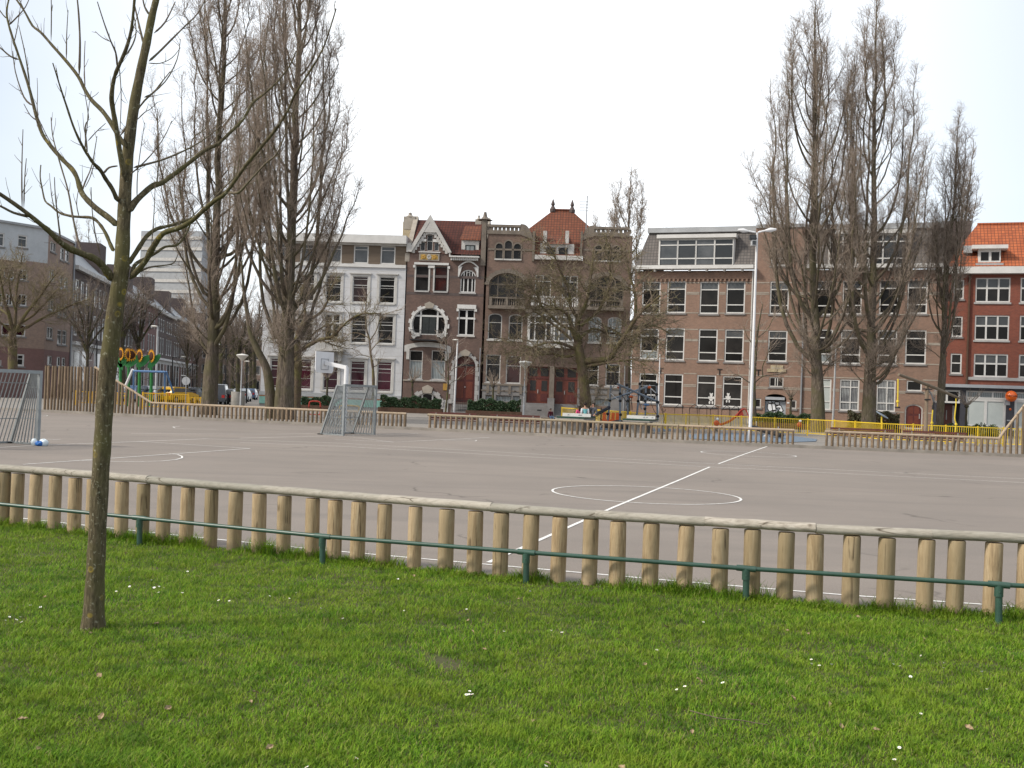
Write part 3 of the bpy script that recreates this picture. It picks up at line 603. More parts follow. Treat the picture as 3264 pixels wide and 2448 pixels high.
def poplar(base, top, hw, z0, rb, seed, label, group, nl=26, lead2=None, dens=1.0, far=False, peak=.3, dark=False):
    """tall columnar poplar: base, top point, half width, height where the crown begins"""
    rg = np.random.default_rng(seed); base = np.array(base, float); top = np.array(top, float); H = top[2]
    t_ = thing('poplar_tree', label, 'tree', tuple(base), group=group); tr, cr = TB(), TB()
    def env(f): 
        f = np.clip(f, 0, 1); return hw * np.clip((f - z0 / H * .9) / max(peak - z0 / H, .05), .0, 1) ** .7 * np.clip(1 - ((f - peak) / (1 - peak)).clip(0, 1) ** 1.2, 0, 1)
    n = 26; fz = np.linspace(0, 1, n); ld = base + (top - base) * fz[:, None]; ld[:, :2] += np.cumsum(rg.normal(0, .05, (n, 2)), 0) * np.minimum(1, fz * 5)[:, None]; rl = rb * np.where(fz < z0 / H, .95, .68 * (1 - fz) ** .9 / (1 - z0 / H) ** .9) + .012; rl[0] = rb * 1.3; rl[1] = max(rl[1], rb * .95)
    ld[0, 2] = -.2; tr.tube(ld, rl, 12 if not far else 6)
    for k in range(5 if not far else 0):  # buttressed, ridged stem
        a = rg.random() * 6.3; q = ld[:7].copy(); off = np.array((math.cos(a), math.sin(a), 0)) * rb * .55; w = np.linspace(1, .5, 7)[:, None]; tr.tube(q + off * w, np.linspace(rb * .72, rb * .38, 7), 8)
    limbs = [(ld, rl)]
    for j in range(nl):
        f0 = z0 / H + (.80 - z0 / H) * (j / nl) ** 1.5; i0 = f0 * (n - 1); ii = min(int(i0), n - 2); p0 = ld[ii] + (ld[ii + 1] - ld[ii]) * (i0 - ii); az = j * 2.4 + rg.normal(0, .5)
        R = hw * (.2 + .8 * rg.random() ** .5) if j < nl * .75 else max(env(f0 + .08), .3) * rg.uniform(.4, .95)
        ft = f0 + .05
        while ft < .98 and env(ft) > R * .9: ft += .01
        ft = min(ft + rg.uniform(-.02, .04), .99); L = max((ft - f0) * H, 1.6); m = 14; s = np.linspace(0, 1, m); rho = R * (1 - np.exp(-s * L / (R * .85 + .2))); bend = np.cumsum(rg.normal(0, .13, (m, 2)), 0) * s[:, None]
        P = np.stack([p0[0] + rho * math.cos(az) + bend[:, 0], p0[1] + rho * math.sin(az) + bend[:, 1], p0[2] + (s ** 1.06) * L], 1); P[:, :2] += (ld[-1] - ld[0])[:2] * (s * L / H)[:, None]
        r0 = min(rb * .36, .012 + .0062 * L) * rg.uniform(.8, 1.1); rr = r0 * (1 - s) ** .9 + .011; tr.tube(P, rr, 7 if not far else 4); limbs.append((P, rr))
    for j in range(0 if far else 7):   # low side limbs that sweep out and up below the main crown
        f0 = rg.uniform(z0 / H, z0 / H + .20); i0 = f0 * (n - 1); ii = int(i0); p0 = ld[ii] + (ld[ii + 1] - ld[ii]) * (i0 - ii); az = j * 2.4 + rg.normal(0, .4); R = hw * rg.uniform(.45, .82); L = rg.uniform(4.5, 9); m = 11; s = np.linspace(0, 1, m); bend = np.cumsum(rg.normal(0, .08, (m, 3)), 0) * s[:, None]; rho = R * s ** .62
        P = np.stack([p0[0] + rho * math.cos(az), p0[1] + rho * math.sin(az), p0[2] + L * s ** 1.35], 1) + bend; rr = rb * rg.uniform(.14, .26) * (1 - s) ** .8 + .013; tr.tube(P, rr, 6); limbs.append((P, rr))
    kf = 1.5 if far else 1; fr_ = 2.0 if far else 1
    for P, rr in limbs:
        L1 = dict(sp=.155 * kf / dens, L=1.85, ang=.8, wig=.2, up=.2, r=.0165 * fr_, n=6, k=3, tap=.45); L2 = dict(sp=.18 * kf, L=.78, ang=.75, wig=.26, up=.17, r=.0105 * fr_, n=3, k=3); L3 = dict(sp=.26, L=.40, ang=.8, wig=.25, up=.12, r=.0088, n=2, k=3)
        sprout(cr, P, rr, [L1, L2, L3] if far else [L1, L2, L3], rg, .3 if P is not ld else z0 / H + .1)
    tr.build('trunk', 'bark_poplar', t_); cr.build('crown', 'twig_poplar', t_); return t_
GP = 'tall bare poplars round the square'
def PT(u, v, Y): return at(u, v, Y)
b = gp(664, 1321); poplar((b[0], b[1], 0), PT(735, -330, b[1]), 4.7, 3.2, .44, 1, 'tall bare poplar with a mossy dark trunk by the side street', GP, 54)
b = gp(905, 1335); t2 = poplar((b[0], b[1], 0), PT(955, -380, b[1]), 4.7, 2.8, .48, 2, 'tall bare poplar with a thick fluted trunk in front of the white house', GP, 60)
m = TB(); q = [A('S1', x, y, b[1] + .3) for x, y in ((1495, 1400), (1500, 1100), (1480, 900), (1440, 700), (1330, 480), (1240, 260), (1200, 20), (1150, -300), (1120, -700))]; m.tube(smooth(q), np.linspace(.34, .05, 25), 10); c = TB(); sprout(c, smooth(q), np.linspace(.3, .05, 25), [dict(sp=.3, L=2.2, ang=.6, wig=.17, up=.22, r=.02, n=6, k=4), dict(sp=.24, L=.8, ang=.6, wig=.2, up=.2, r=.009, n=3, k=3)], np.random.default_rng(3), .3); m.build('trunk', 'bark_poplar', t2); c.build('branches', 'twig_poplar', t2)
YR = 76; b = at(2606, 1374, YR); poplar((b[0], b[1], 0), PT(2612, -60, YR), 6.9, 3.4, .45, 4, 'tall bare poplar with a split dark trunk behind the yellow railing, beside the light mast', GP, 60)
b = at(2767, 1380, YR); poplar((b[0], b[1], 0), PT(2812, -40, YR), 6.3, 3.2, .45, 5, 'tall bare poplar with a broad pale trunk, second from the light mast', GP, 60)
b = at(2994, 1372, 79); poplar((b[0], b[1], 0), PT(3062, 345, 79), 1.7, 5.5, .28, 6, 'slender bare poplar with two spires before the joint of brown school and red building', GP, 22, peak=.45, dens=1.0)
b = at(3020, 1330, 112); poplar((b[0], b[1], 0), PT(3098, 445, 112), 1.5, 6, .4, 16, 'bare poplar spire rising behind the red tiled roof', GP, 16, peak=.55, far=True)
b = at(1995, 1320, 128); poplar((b[0], b[1], 0), PT(2026, 525, 128), 7.2, 5, .5, 7, 'pale bare poplar standing alone behind the houses', GP, 46, far=True, peak=.42, dens=1.5)
for k, (u, v) in enumerate(((252, 706), (283, 700))):
    b = at(u - 6, 1300, 185); poplar((b[0], b[1], 0), PT(u, v, 185), 2.2, 6, .4, 20 + k, ('wider' if k == 0 else 'narrower') + ' of two faint bare poplars far beyond the dark terrace roofs', GP, 12, far=True, peak=.5)
# ------------------------------------------------------------------ young tree on the lawn (limbs followed one by one)
TY = G('D', 201, 1356, .05)[1]
def T3(pts, dy=0.0, y0=0.0, c='T'):
    n = len(pts); return np.array([A(c, x, y, TY + y0 + dy * (i / max(n - 1, 1))) for i, (x, y) in enumerate(pts)])
yt = thing('young_tree', 'young bare tree with a lichen-spotted trunk, standing on the lawn before the log fence', 'tree', tuple(G('D', 201, 1356, .04)))
tr, cr = TB(), TB(); rg = np.random.default_rng(77)
trunk = np.concatenate([T3([(200, 1368), (201, 1356), (204, 1290), (208, 1200), (215, 1060), (222, 950), (228, 850), (240, 740), (252, 650), (262, 590)], 0, 0, 'D'), T3([(718, 1500), (727, 1300), (740, 1050), (757, 850), (792, 600), (830, 400), (862, 250), (892, 100), (922, -20), (950, -140), (985, -330)], .25)])
rad = np.concatenate([[.128, .084, .068, .062, .060, .059, .060, .060, .056, .053], [.051, .046, .043, .040, .036, .031, .029, .026, .022, .018, .010]])
P = smooth(trunk, 4); R = np.interp(np.linspace(0, 1, len(P)), np.linspace(0, 1, len(rad)), rad); R *= 1 + .035 * np.sin(np.arange(len(R)) * 1.7) ; tr.tube(P, R, 20)
BR = [  # (points, r0, r1, depth drift)
 ([(665, 1655), (610, 1570), (555, 1520), (480, 1490), (400, 1455), (350, 1420), (290, 1360), (230, 1310), (130, 1230), (0, 1140), (-110, 1075), (-240, 1010)], .038, .012, -.7),
 ([(180, 1275), (80, 1250), (0, 1210), (-90, 1180)], .014, .006, -.3, -.45), ([(480, 1480), (455, 1400), (425, 1260), (400, 1120), (350, 950), (310, 800), (300, 690)], .012, .004, .3, -.2), ([(355, 1400), (340, 1280), (325, 1150), (320, 1040)], .008, .003, -.1, -.3),
 ([(140, 1220), (145, 1050), (155, 930)], .007, .003, 0, -.5), ([(130, 1225), (128, 1000), (135, 760)], .009, .003, 0, -.5),
 ([(690, 1325), (640, 1280), (560, 1220), (500, 1160), (475, 1120), (450, 1040), (420, 990), (370, 940), (300, 860), (250, 790), (215, 690), (190, 590), (160, 480), (110, 330), (70, 210), (45, 120), (40, 60), (55, -20)], .030, .007, .6),
 ([(480, 1130), (500, 1070), (540, 970), (570, 800)], .009, .003, .2, .2), ([(250, 780), (230, 720), (180, 680), (140, 610)], .008, .003, 0, .3), ([(190, 620), (140, 570), (90, 420), (75, 300)], .010, .003, .1, .4), ([(110, 350), (60, 330), (0, 280), (-60, 240)], .010, .004, 0, .5), ([(50, 150), (100, 100), (150, 40), (180, -30)], .009, .004, 0, .55), ([(175, 500), (150, 330), (110, 150)], .008, .003, 0, .45), ([(45, 110), (20, 90), (-30, 20)], .008, .004, 0, .6),
 ([(692, 1185), (660, 1110), (620, 1050), (590, 1000), (550, 960), (510, 900), (470, 830), (430, 740), (390, 620), (360, 530), (310, 370)], .023, .005, -.5),
 ([(608, 1020), (640, 985), (690, 975)], .012, .006, 0, -.15), ([(515, 910), (500, 750), (520, 690), (500, 560)], .010, .003, 0, -.3), ([(380, 590), (350, 500), (330, 400)], .006, .003, 0, -.4), ([(555, 955), (530, 1040), (500, 1100)], .006, .003, 0, -.2), ([(515, 830), (570, 770), (620, 725)], .006, .003, -.1, -.3),
 ([(668, 1475), (650, 1440), (620, 1370), (580, 1310), (540, 1280), (480, 1275), (420, 1270), (350, 1250), (300, 1210), (265, 1180), (250, 1120), (236, 1040), (240, 970)], .019, .005, .5), ([(590, 1500), (560, 1380), (540, 1220), (535, 1100)], .007, .003, -.2, -.1), ([(465, 1275), (450, 1200), (460, 1120)], .006, .003, 0, .3),
 ([(742, 865), (690, 790), (650, 720), (600, 650), (540, 590), (500, 530), (460, 450), (390, 360), (310, 270), (240, 190), (190, 150), (140, 60), (70, -40)], .024, .008, .5),
 ([(465, 445), (470, 250), (462, 80), (450, -40)], .012, .006, 0, .25), ([(300, 240), (302, 80), (300, -40)], .007, .004, 0, .35), ([(390, 350), (392, 200), (400, 60)], .007, .003, 0, .3), ([(510, 590), (560, 560), (580, 540)], .004, .002, 0, .2), ([(500, 530), (495, 380), (500, 240)], .006, .003, .1, .2),
 ([(735, 1065), (705, 900), (682, 750), (660, 620), (656, 560), (668, 470), (692, 400), (740, 290), (772, 170), (790, 0), (800, -140)], .027, .010, -.35), ([(690, 400), (680, 310), (650, 240), (610, 130), (572, 10)], .009, .004, -.2, -.25), ([(650, 245), (600, 220), (560, 185)], .005, .0025, 0, -.3), ([(740, 325), (780, 260), (800, 180), (780, 60)], .008, .004, .1, -.25), ([(700, 380), (712, 560), (705, 760), (700, 800)], .005, .003, 0, -.2),
 ([(705, 800), (780, 690), (850, 590), (970, 480), (1040, 350), (1060, 230)], .011, .003, .3, .05), ([(848, 572), (900, 545), (960, 470), (1000, 420)], .010, .004, .3, .1), ([(875, 360), (930, 310), (1010, 230), (1090, 150), (1160, 80), (1215, -20)], .012, .005, .3, .15), ([(905, 195), (970, 130), (1030, 10)], .010, .005, .2, .2), ([(880, 90), (850, 40), (835, -30)], .011, .006, 0, .2), ([(870, 370), (940, 372), (1010, 340), (1060, 280)], .006, .003, .1, .2), ([(845, 265), (820, 160), (790, 30)], .013, .007, .1, .2),
 ([(785, 985), (860, 965), (950, 940), (1050, 900), (1150, 850), (1250, 780), (1330, 700)], .013, .004, .4, .1), ([(735, 1050), (850, 950), (950, 830), (1010, 710)], .008, .003, -.2, .05), ([(800, 710), (850, 660), (885, 640), (925, 600)], .006, .003, .1, .05),
 ([(760, 1245), (790, 1190), (850, 1130), (900, 1090), (950, 1075), (1000, 1040), (1100, 965), (1200, 885), (1280, 845), (1350, 780), (1430, 700), (1480, 610), (1540, 560), (1620, 490), (1700, 390), (1740, 300)], .031, .006, .8),
 ([(920, 1090), (932, 950), (930, 800), (925, 640)], .008, .003, 0, .25), ([(1450, 640), (1450, 470), (1455, 300)], .007, .003, 0, .65), ([(805, 1170), (810, 1000), (850, 720)], .006, .003, 0, .15), ([(1120, 950), (1130, 820), (1200, 760), (1240, 690)], .007, .003, .1, .45),
 ([(748, 1560), (800, 1480), (860, 1390), (920, 1345), (1000, 1325), (1080, 1300), (1150, 1280)], .024, .012, .3), ([(762, 1640), (850, 1540), (900, 1450), (960, 1370), (1050, 1340), (1130, 1295), (1200, 1230), (1260, 1180), (1330, 1130), (1430, 990), (1520, 880), (1620, 760), (1690, 650), (1730, 560), (1800, 450), (1900, 280), (1975, 50)], .030, .005, -.9),
 ([(1340, 1130), (1400, 1132), (1460, 1070), (1560, 960), (1640, 880), (1740, 590)], .013, .004, -.3, -.5), ([(890, 1450), (905, 1250), (912, 1080)], .006, .003, 0, -.15), ([(1060, 1335), (1030, 1180), (1020, 1000)], .006, .003, 0, -.3), ([(1240, 1180), (1400, 1020), (1530, 900)], .007, .003, 0, -.4), ([(1530, 870), (1480, 760), (1440, 680)], .005, .003, 0, -.6),
 ([(770, 1640), (790, 1560), (850, 1520), (910, 1490), (970, 1450), (1040, 1440), (1090, 1380), (1120, 1310)], .019, .007, .3), ([(810, 1600), (880, 1570), (960, 1560), (1020, 1545), (1045, 1495)], .012, .004, .2),
]
for e in BR:
    pts, r0, r1, dy = e[:4]; y0 = e[4] if len(e) > 4 else 0
    Pb = smooth(T3(pts, dy, y0), 3); Rb = np.linspace(r0 * .76, r1 * .8, len(Pb)) * (1 + .06 * rg.normal(0, 1, len(Pb))); Rb[0] *= .25; (tr if r0 > .016 else cr).tube(Pb, Rb, 9 if r0 > .016 else 6)
    # short spur shoots with buds, mostly rising
    sprout(cr, Pb, Rb, [dict(sp=.17 if r0 > .01 else .12, L=.10 if r0 < .01 else .16, ang=.7, wig=.1, up=.12, r=.0026, n=3, k=4, tap=.2)], rg, .15)
    if r0 > .016: sprout(cr, Pb, Rb, [dict(sp=.6, L=.5, ang=.65, wig=.06, up=.14, up0=.5, r=.0042, n=5, k=5, tap=.2), dict(sp=.12, L=.05, ang=.7, wig=.1, up=.1, r=.0022, n=2, k=4)], rg, .3)
tr.build('trunk', 'bark_near', yt); cr.build('branches', 'twig_near', yt)

# ------------------------------------------------------------------ plane trees and street trees
def traced(name, label, base, limbs, Y, c, mats, seed, levels, lo=.25, group=None, tk=10):
    rg = np.random.default_rng(seed); t_ = thing(name, label, 'tree', tuple(base), group=group); tr, cr = TB(), TB()
    for e in limbs:
        pts, r0, r1, dy = e; n = len(pts); P = smooth(np.array([A(c, x, y, Y + dy * i / (n - 1)) for i, (x, y) in enumerate(pts)]), 3); R = np.linspace(r0, r1, len(P)) * (1 + .07 * rg.normal(0, 1, len(P)))
        tr.tube(P, R, tk); sprout(cr, P, R, levels, rg, lo)
    tr.build('trunk', mats[0], t_); cr.build('crown', mats[1], t_); return t_
PY = 62.2
pl = [([(603, 1600), (800, 1430), (795, 1330), (785, 1230), (772, 1140), (757, 1060), (742, 985)][1:], .33, .27, 0), ([(600 / 5.53 * 2.183 + 567.6, 1600), (803, 1530), (805, 1420)], .42, .33, 0),
 ([(785, 1120), (850, 1110), (930, 1108), (985, 1080), (1020, 1020), (1070, 950), (1110, 880), (1150, 820), (1200, 760), (1250, 720), (1320, 660)], .20, .05, -2), ([(1100, 890), (1180, 882), (1250, 868), (1320, 885), (1390, 930)], .09, .03, 1.5), ([(1150, 820), (1150, 700), (1132, 600), (1102, 500), (1090, 420), (1072, 360), (1092, 280)], .09, .03, 1), ([(1060, 960), (1130, 940), (1220, 960), (1300, 1010)], .06, .02, -1),
 ([(745, 1000), (722, 930), (702, 870), (680, 800), (640, 765), (590, 740)], .19, .06, -1.5), ([(745, 1000), (742, 900), (748, 830), (765, 795), (792, 740), (812, 680), (826, 600), (842, 500), (852, 400), (856, 320)], .19, .03, 1), ([(758, 840), (720, 780), (692, 720), (690, 650), (662, 560), (620, 480), (590, 400), (560, 330), (500, 270)], .11, .03, -1.5),
 ([(712, 900), (620, 858), (560, 800), (500, 742), (470, 670), (430, 612), (380, 572), (320, 540)], .10, .03, 1.5), ([(748, 1040), (680, 1010), (600, 988), (520, 990), (430, 1022), (350, 1045)], .11, .03, -2), ([(748, 1070), (650, 1085), (560, 1062), (450, 1080), (380, 1060)], .10, .03, 1.5), ([(700, 965), (640, 910), (560, 850), (480, 790), (430, 760), (400, 690)], .09, .03, 0),
 ([(768, 870), (850, 800), (905, 740), (950, 645), (975, 560), (968, 450), (976, 350), (940, 250)], .10, .025, -1), ([(760, 960), (850, 890), (950, 920), (1040, 930), (1090, 990)], .10, .03, 2), ([(800, 1150), (880, 1140), (960, 1125), (1060, 1112), (1150, 1108), (1220, 1150)], .10, .025, -2), ([(1070, 950), (1000, 900), (930, 870), (880, 830)], .06, .02, 1), ([(640, 760), (560, 740), (470, 700), (380, 650), (300, 640)], .06, .02, 1), ([(430, 1022), (330, 1000), (240, 960), (160, 970)], .04, .015, -1), ([(690, 720), (640, 640), (600, 590), (560, 560)], .06, .02, 2)]
traced('plane_tree', 'old gnarled plane tree with low spreading limbs before the twin houses', gp(1868, 1368), pl, PY, 'C4', ('bark_plane', 'twig_plane'), 11,
       [dict(sp=.125, L=2.3, ang=.95, wig=.24, up=.02, r=.030, n=7, k=3, tap=.3), dict(sp=.17, L=1.0, ang=.8, wig=.27, up=-.04, r=.015, n=5, k=3), dict(sp=.33, L=.5, ang=.8, wig=.2, up=-.03, r=.010, n=2, k=3)], .2)
lp = [([(152, 1950), (152, 1750), (150, 1600), (150, 1480)], .36, .27, 0), ([(150, 1490), (110, 1300), (60, 1150), (30, 1000), (5, 850), (-30, 700)], .17, .04, -2), ([(110, 1300), (40, 1250), (-40, 1200), (-150, 1120)], .12, .04, 1), ([(190, 1490), (250, 1380), (330, 1260), (420, 1150), (520, 1020), (600, 900), (700, 780)], .15, .03, -2), ([(210, 1490), (330, 1440), (450, 1370), (600, 1290), (750, 1230), (900, 1160), (1080, 1110)], .15, .03, 2), ([(175, 1480), (190, 1250), (200, 1000), (250, 700), (270, 560)], .14, .03, 1), ([(240, 1400), (400, 1300), (520, 1180), (640, 1050), (760, 900)], .11, .03, 0), ([(130, 1500), (20, 1400), (-80, 1360)], .12, .04, -1), ([(190, 1250), (130, 1050), (110, 850), (160, 700)], .08, .02, -1)]
traced('plane_tree', 'spreading bare plane tree before the brick corner building with the white attic', A('LC', 152, 1950, 84), lp, 84, 'LC', ('bark_plane', 'twig_plane'), 12,
       [dict(sp=.16, L=2.6, ang=.8, wig=.2, up=.07, r=.032, n=6, k=3), dict(sp=.2, L=1.15, ang=.7, wig=.25, up=.05, r=.018, n=4, k=3), dict(sp=.4, L=.55, ang=.7, wig=.2, up=0, r=.013, n=2, k=3)], .25)
# slimmer trees, each followed along its own stem
SL = [dict(sp=.26, L=1.8, ang=.75, wig=.16, up=.12, r=.022, n=5, k=3), dict(sp=.22, L=.75, ang=.65, wig=.2, up=.08, r=.014, n=3, k=3)]
traced('street_tree', 'slim bare tree right beside the white light mast', A('C5', 908, 1500, 73), [([(908, 1500), (905, 1400), (902, 1250), (910, 1100), (920, 950), (935, 830), (960, 700)], .13, .03, 0), ([(905, 1235), (960, 1190), (1040, 1180), (1110, 1170)], .05, .015, -1), ([(960, 1190), (960, 1120), (990, 1050), (1010, 960)], .04, .015, 0), ([(905, 1250), (850, 1220), (790, 1180), (740, 1190)], .045, .015, 1), ([(915, 1000), (860, 930), (830, 850)], .04, .012, 0), ([(925, 930), (1000, 860), (1040, 760)], .04, .012, 1)], 73, 'C5', ('bark_dark', 'twig_poplar'), 31, SL, .25, None, 8)
traced('street_tree', 'young spotted plane tree in front of the white house', A('C2', 850, 1400, 90), [([(850, 1400), (850, 1250), (845, 1170), (830, 1080), (825, 1000), (805, 930), (800, 800), (810, 700)], .14, .03, 0), ([(848, 1180), (880, 1165), (885, 1120)], .05, .015, 0), ([(825, 1010), (870, 940), (900, 850), (960, 820), (1040, 800)], .05, .015, -1), ([(822, 990), (760, 960), (700, 960), (650, 1010)], .05, .015, 1), ([(830, 1080), (890, 1010), (960, 990)], .04, .012, 0), ([(838, 1120), (760, 1100), (700, 1130)], .04, .012, 0)], 90, 'C2', ('bark_plane', 'twig_poplar'), 32, SL, .3, None, 8)
traced('street_tree', 'thick brown-barked plane tree with yellowish moss, just right of the fluted poplar', A('C2', 340, 1450, 72), [([(340, 1460), (345, 1300), (350, 1150), (345, 1030), (365, 940), (400, 880)], .33, .2, 0), ([(350, 1120), (300, 1060), (250, 1000), (200, 990)], .14, .04, 1), ([(352, 1080), (420, 1040), (500, 1000), (580, 980), (680, 880), (780, 830), (900, 830)], .15, .03, -2), ([(370, 940), (330, 880), (300, 800), (310, 700)], .12, .03, 1), ([(400, 880), (460, 850), (520, 800), (560, 700), (560, 600)], .12, .03, 0), ([(390, 900), (400, 820), (380, 700), (400, 600)], .12, .03, 1), ([(420, 1000), (480, 940), (560, 900), (640, 900)], .09, .02, 2), ([(500, 1000), (600, 1040), (680, 1060)], .06, .02, 1)], 72, 'C2', ('bark_plane', 'twig_plane'), 33,
       [dict(sp=.15, L=2.2, ang=.85, wig=.22, up=.04, r=.028, n=6, k=3), dict(sp=.18, L=.95, ang=.75, wig=.25, up=0, r=.015, n=4, k=3), dict(sp=.4, L=.45, ang=.7, wig=.2, up=0, r=.011, n=2, k=3)], .22)
traced('street_tree', 'thin young tree beside the white flagpole before the gabled house', A('Q6', 530, 770, 87), [([(530, 780), (548, 620), (565, 400), (570, 200), (560, 20), (540, -250), (560, -500)], .085, .015, 0), ([(570, 330), (520, 200), (470, 60), (450, -60)], .03, .01, 0), ([(568, 400), (650, 330), (760, 290), (880, 190)], .03, .01, 0), ([(565, 260), (640, 160), (760, 100), (860, 20)], .03, .01, 1), ([(560, 100), (480, -40), (440, -200)], .03, .01, 1), ([(560, 50), (640, -80), (700, -240)], .03, .01, 0), ([(560, 300), (480, 250), (400, 130)], .025, .01, 1)], 87, 'Q6', ('bark_dark', 'twig_poplar'), 34, SL, .3, None, 7)
GS = 'bare street trees along the side street'
def street_tree(c, x, ybot, yfork, ytop, Y, spread, r, seed, label):
    rg = np.random.default_rng(seed); L = [([(x, ybot), (x + rg.normal(0, 3), (ybot + yfork) / 2), (x + rg.normal(0, 4), yfork)], r, r * .75, 0)]
    for k in range(7):
        a = (k - 3) / 3 * spread + rg.normal(0, spread * .15); h = yfork + (ytop - yfork) * rg.uniform(.65, 1) * (1 - .35 * abs(k - 3) / 3); L.append(([(x, yfork + rg.uniform(0, .25) * (ybot - yfork)), (x + a * .35, yfork + (h - yfork) * .3), (x + a * .7 + rg.normal(0, 8), yfork + (h - yfork) * .65), (x + a + rg.normal(0, 8), h)], r * .55, .02, rg.uniform(-2.5, 2.5)))
    return traced('street_tree', label, A(c, x, ybot, Y), L, Y, c, ('bark_dark', 'twig_dark'), seed, [dict(sp=.22, L=2.4, ang=.75, wig=.18, up=.08, r=.032, n=5, k=3), dict(sp=.25, L=1.1, ang=.7, wig=.22, up=.03, r=.02, n=3, k=3)], .2, GS, 7)
street_tree('C1', 545, 1360, 960, 560, 94, 190, .17, 41, 'bare street tree before the three-bay terrace, left of the lawn tree stem')
street_tree('C1', 765, 1330, 900, 480, 96, 170, .2, 42, 'bare tree behind the sunflowers, just right of the lawn tree stem')
street_tree('C1', 862, 1320, 930, 520, 102, 170, .2, 43, 'bare tree behind the third sunflower')
street_tree('S1', 400, 1150, 560, 60, 100, 190, .1, 44, 'thin dark tree by the round traffic sign in the side street')
street_tree('S1', 530, 1150, 600, 200, 108, 130, .09, 45, 'thin dark tree leaning at the mossy poplar')
street_tree('S1', 845, 1120, 560, 0, 118, 330, .28, 46, 'leaning pale-barked street tree right of the mossy poplar')
street_tree('S1', 1000, 1110, 520, -60, 135, 360, .3, 47, 'dark street tree behind the parked cars')
street_tree('S1', 1070, 1140, 480, -160, 92, 300, .2, 48, 'yellowish stemmed street tree standing in a round concrete tub')
street_tree('S1', 1180, 1130, 500, -40, 150, 330, .28, 49, 'far street tree beside the white house, left one')
street_tree('S1', 1240, 1120, 520, 40, 170, 300, .3, 50, 'far street tree beside the white house, right one')
street_tree('S1', 700, 1120, 520, -420, 142, 420, .3, 52, 'tall street tree directly behind the mossy poplar')
street_tree('S1', 1290, 1130, 420, -350, 140, 300, .3, 53, 'tall street tree close to the left corner of the white house')
street_tree('S1', 930, 1110, 480, -120, 190, 420, .3, 51, 'farthest street tree at the end of the side street')
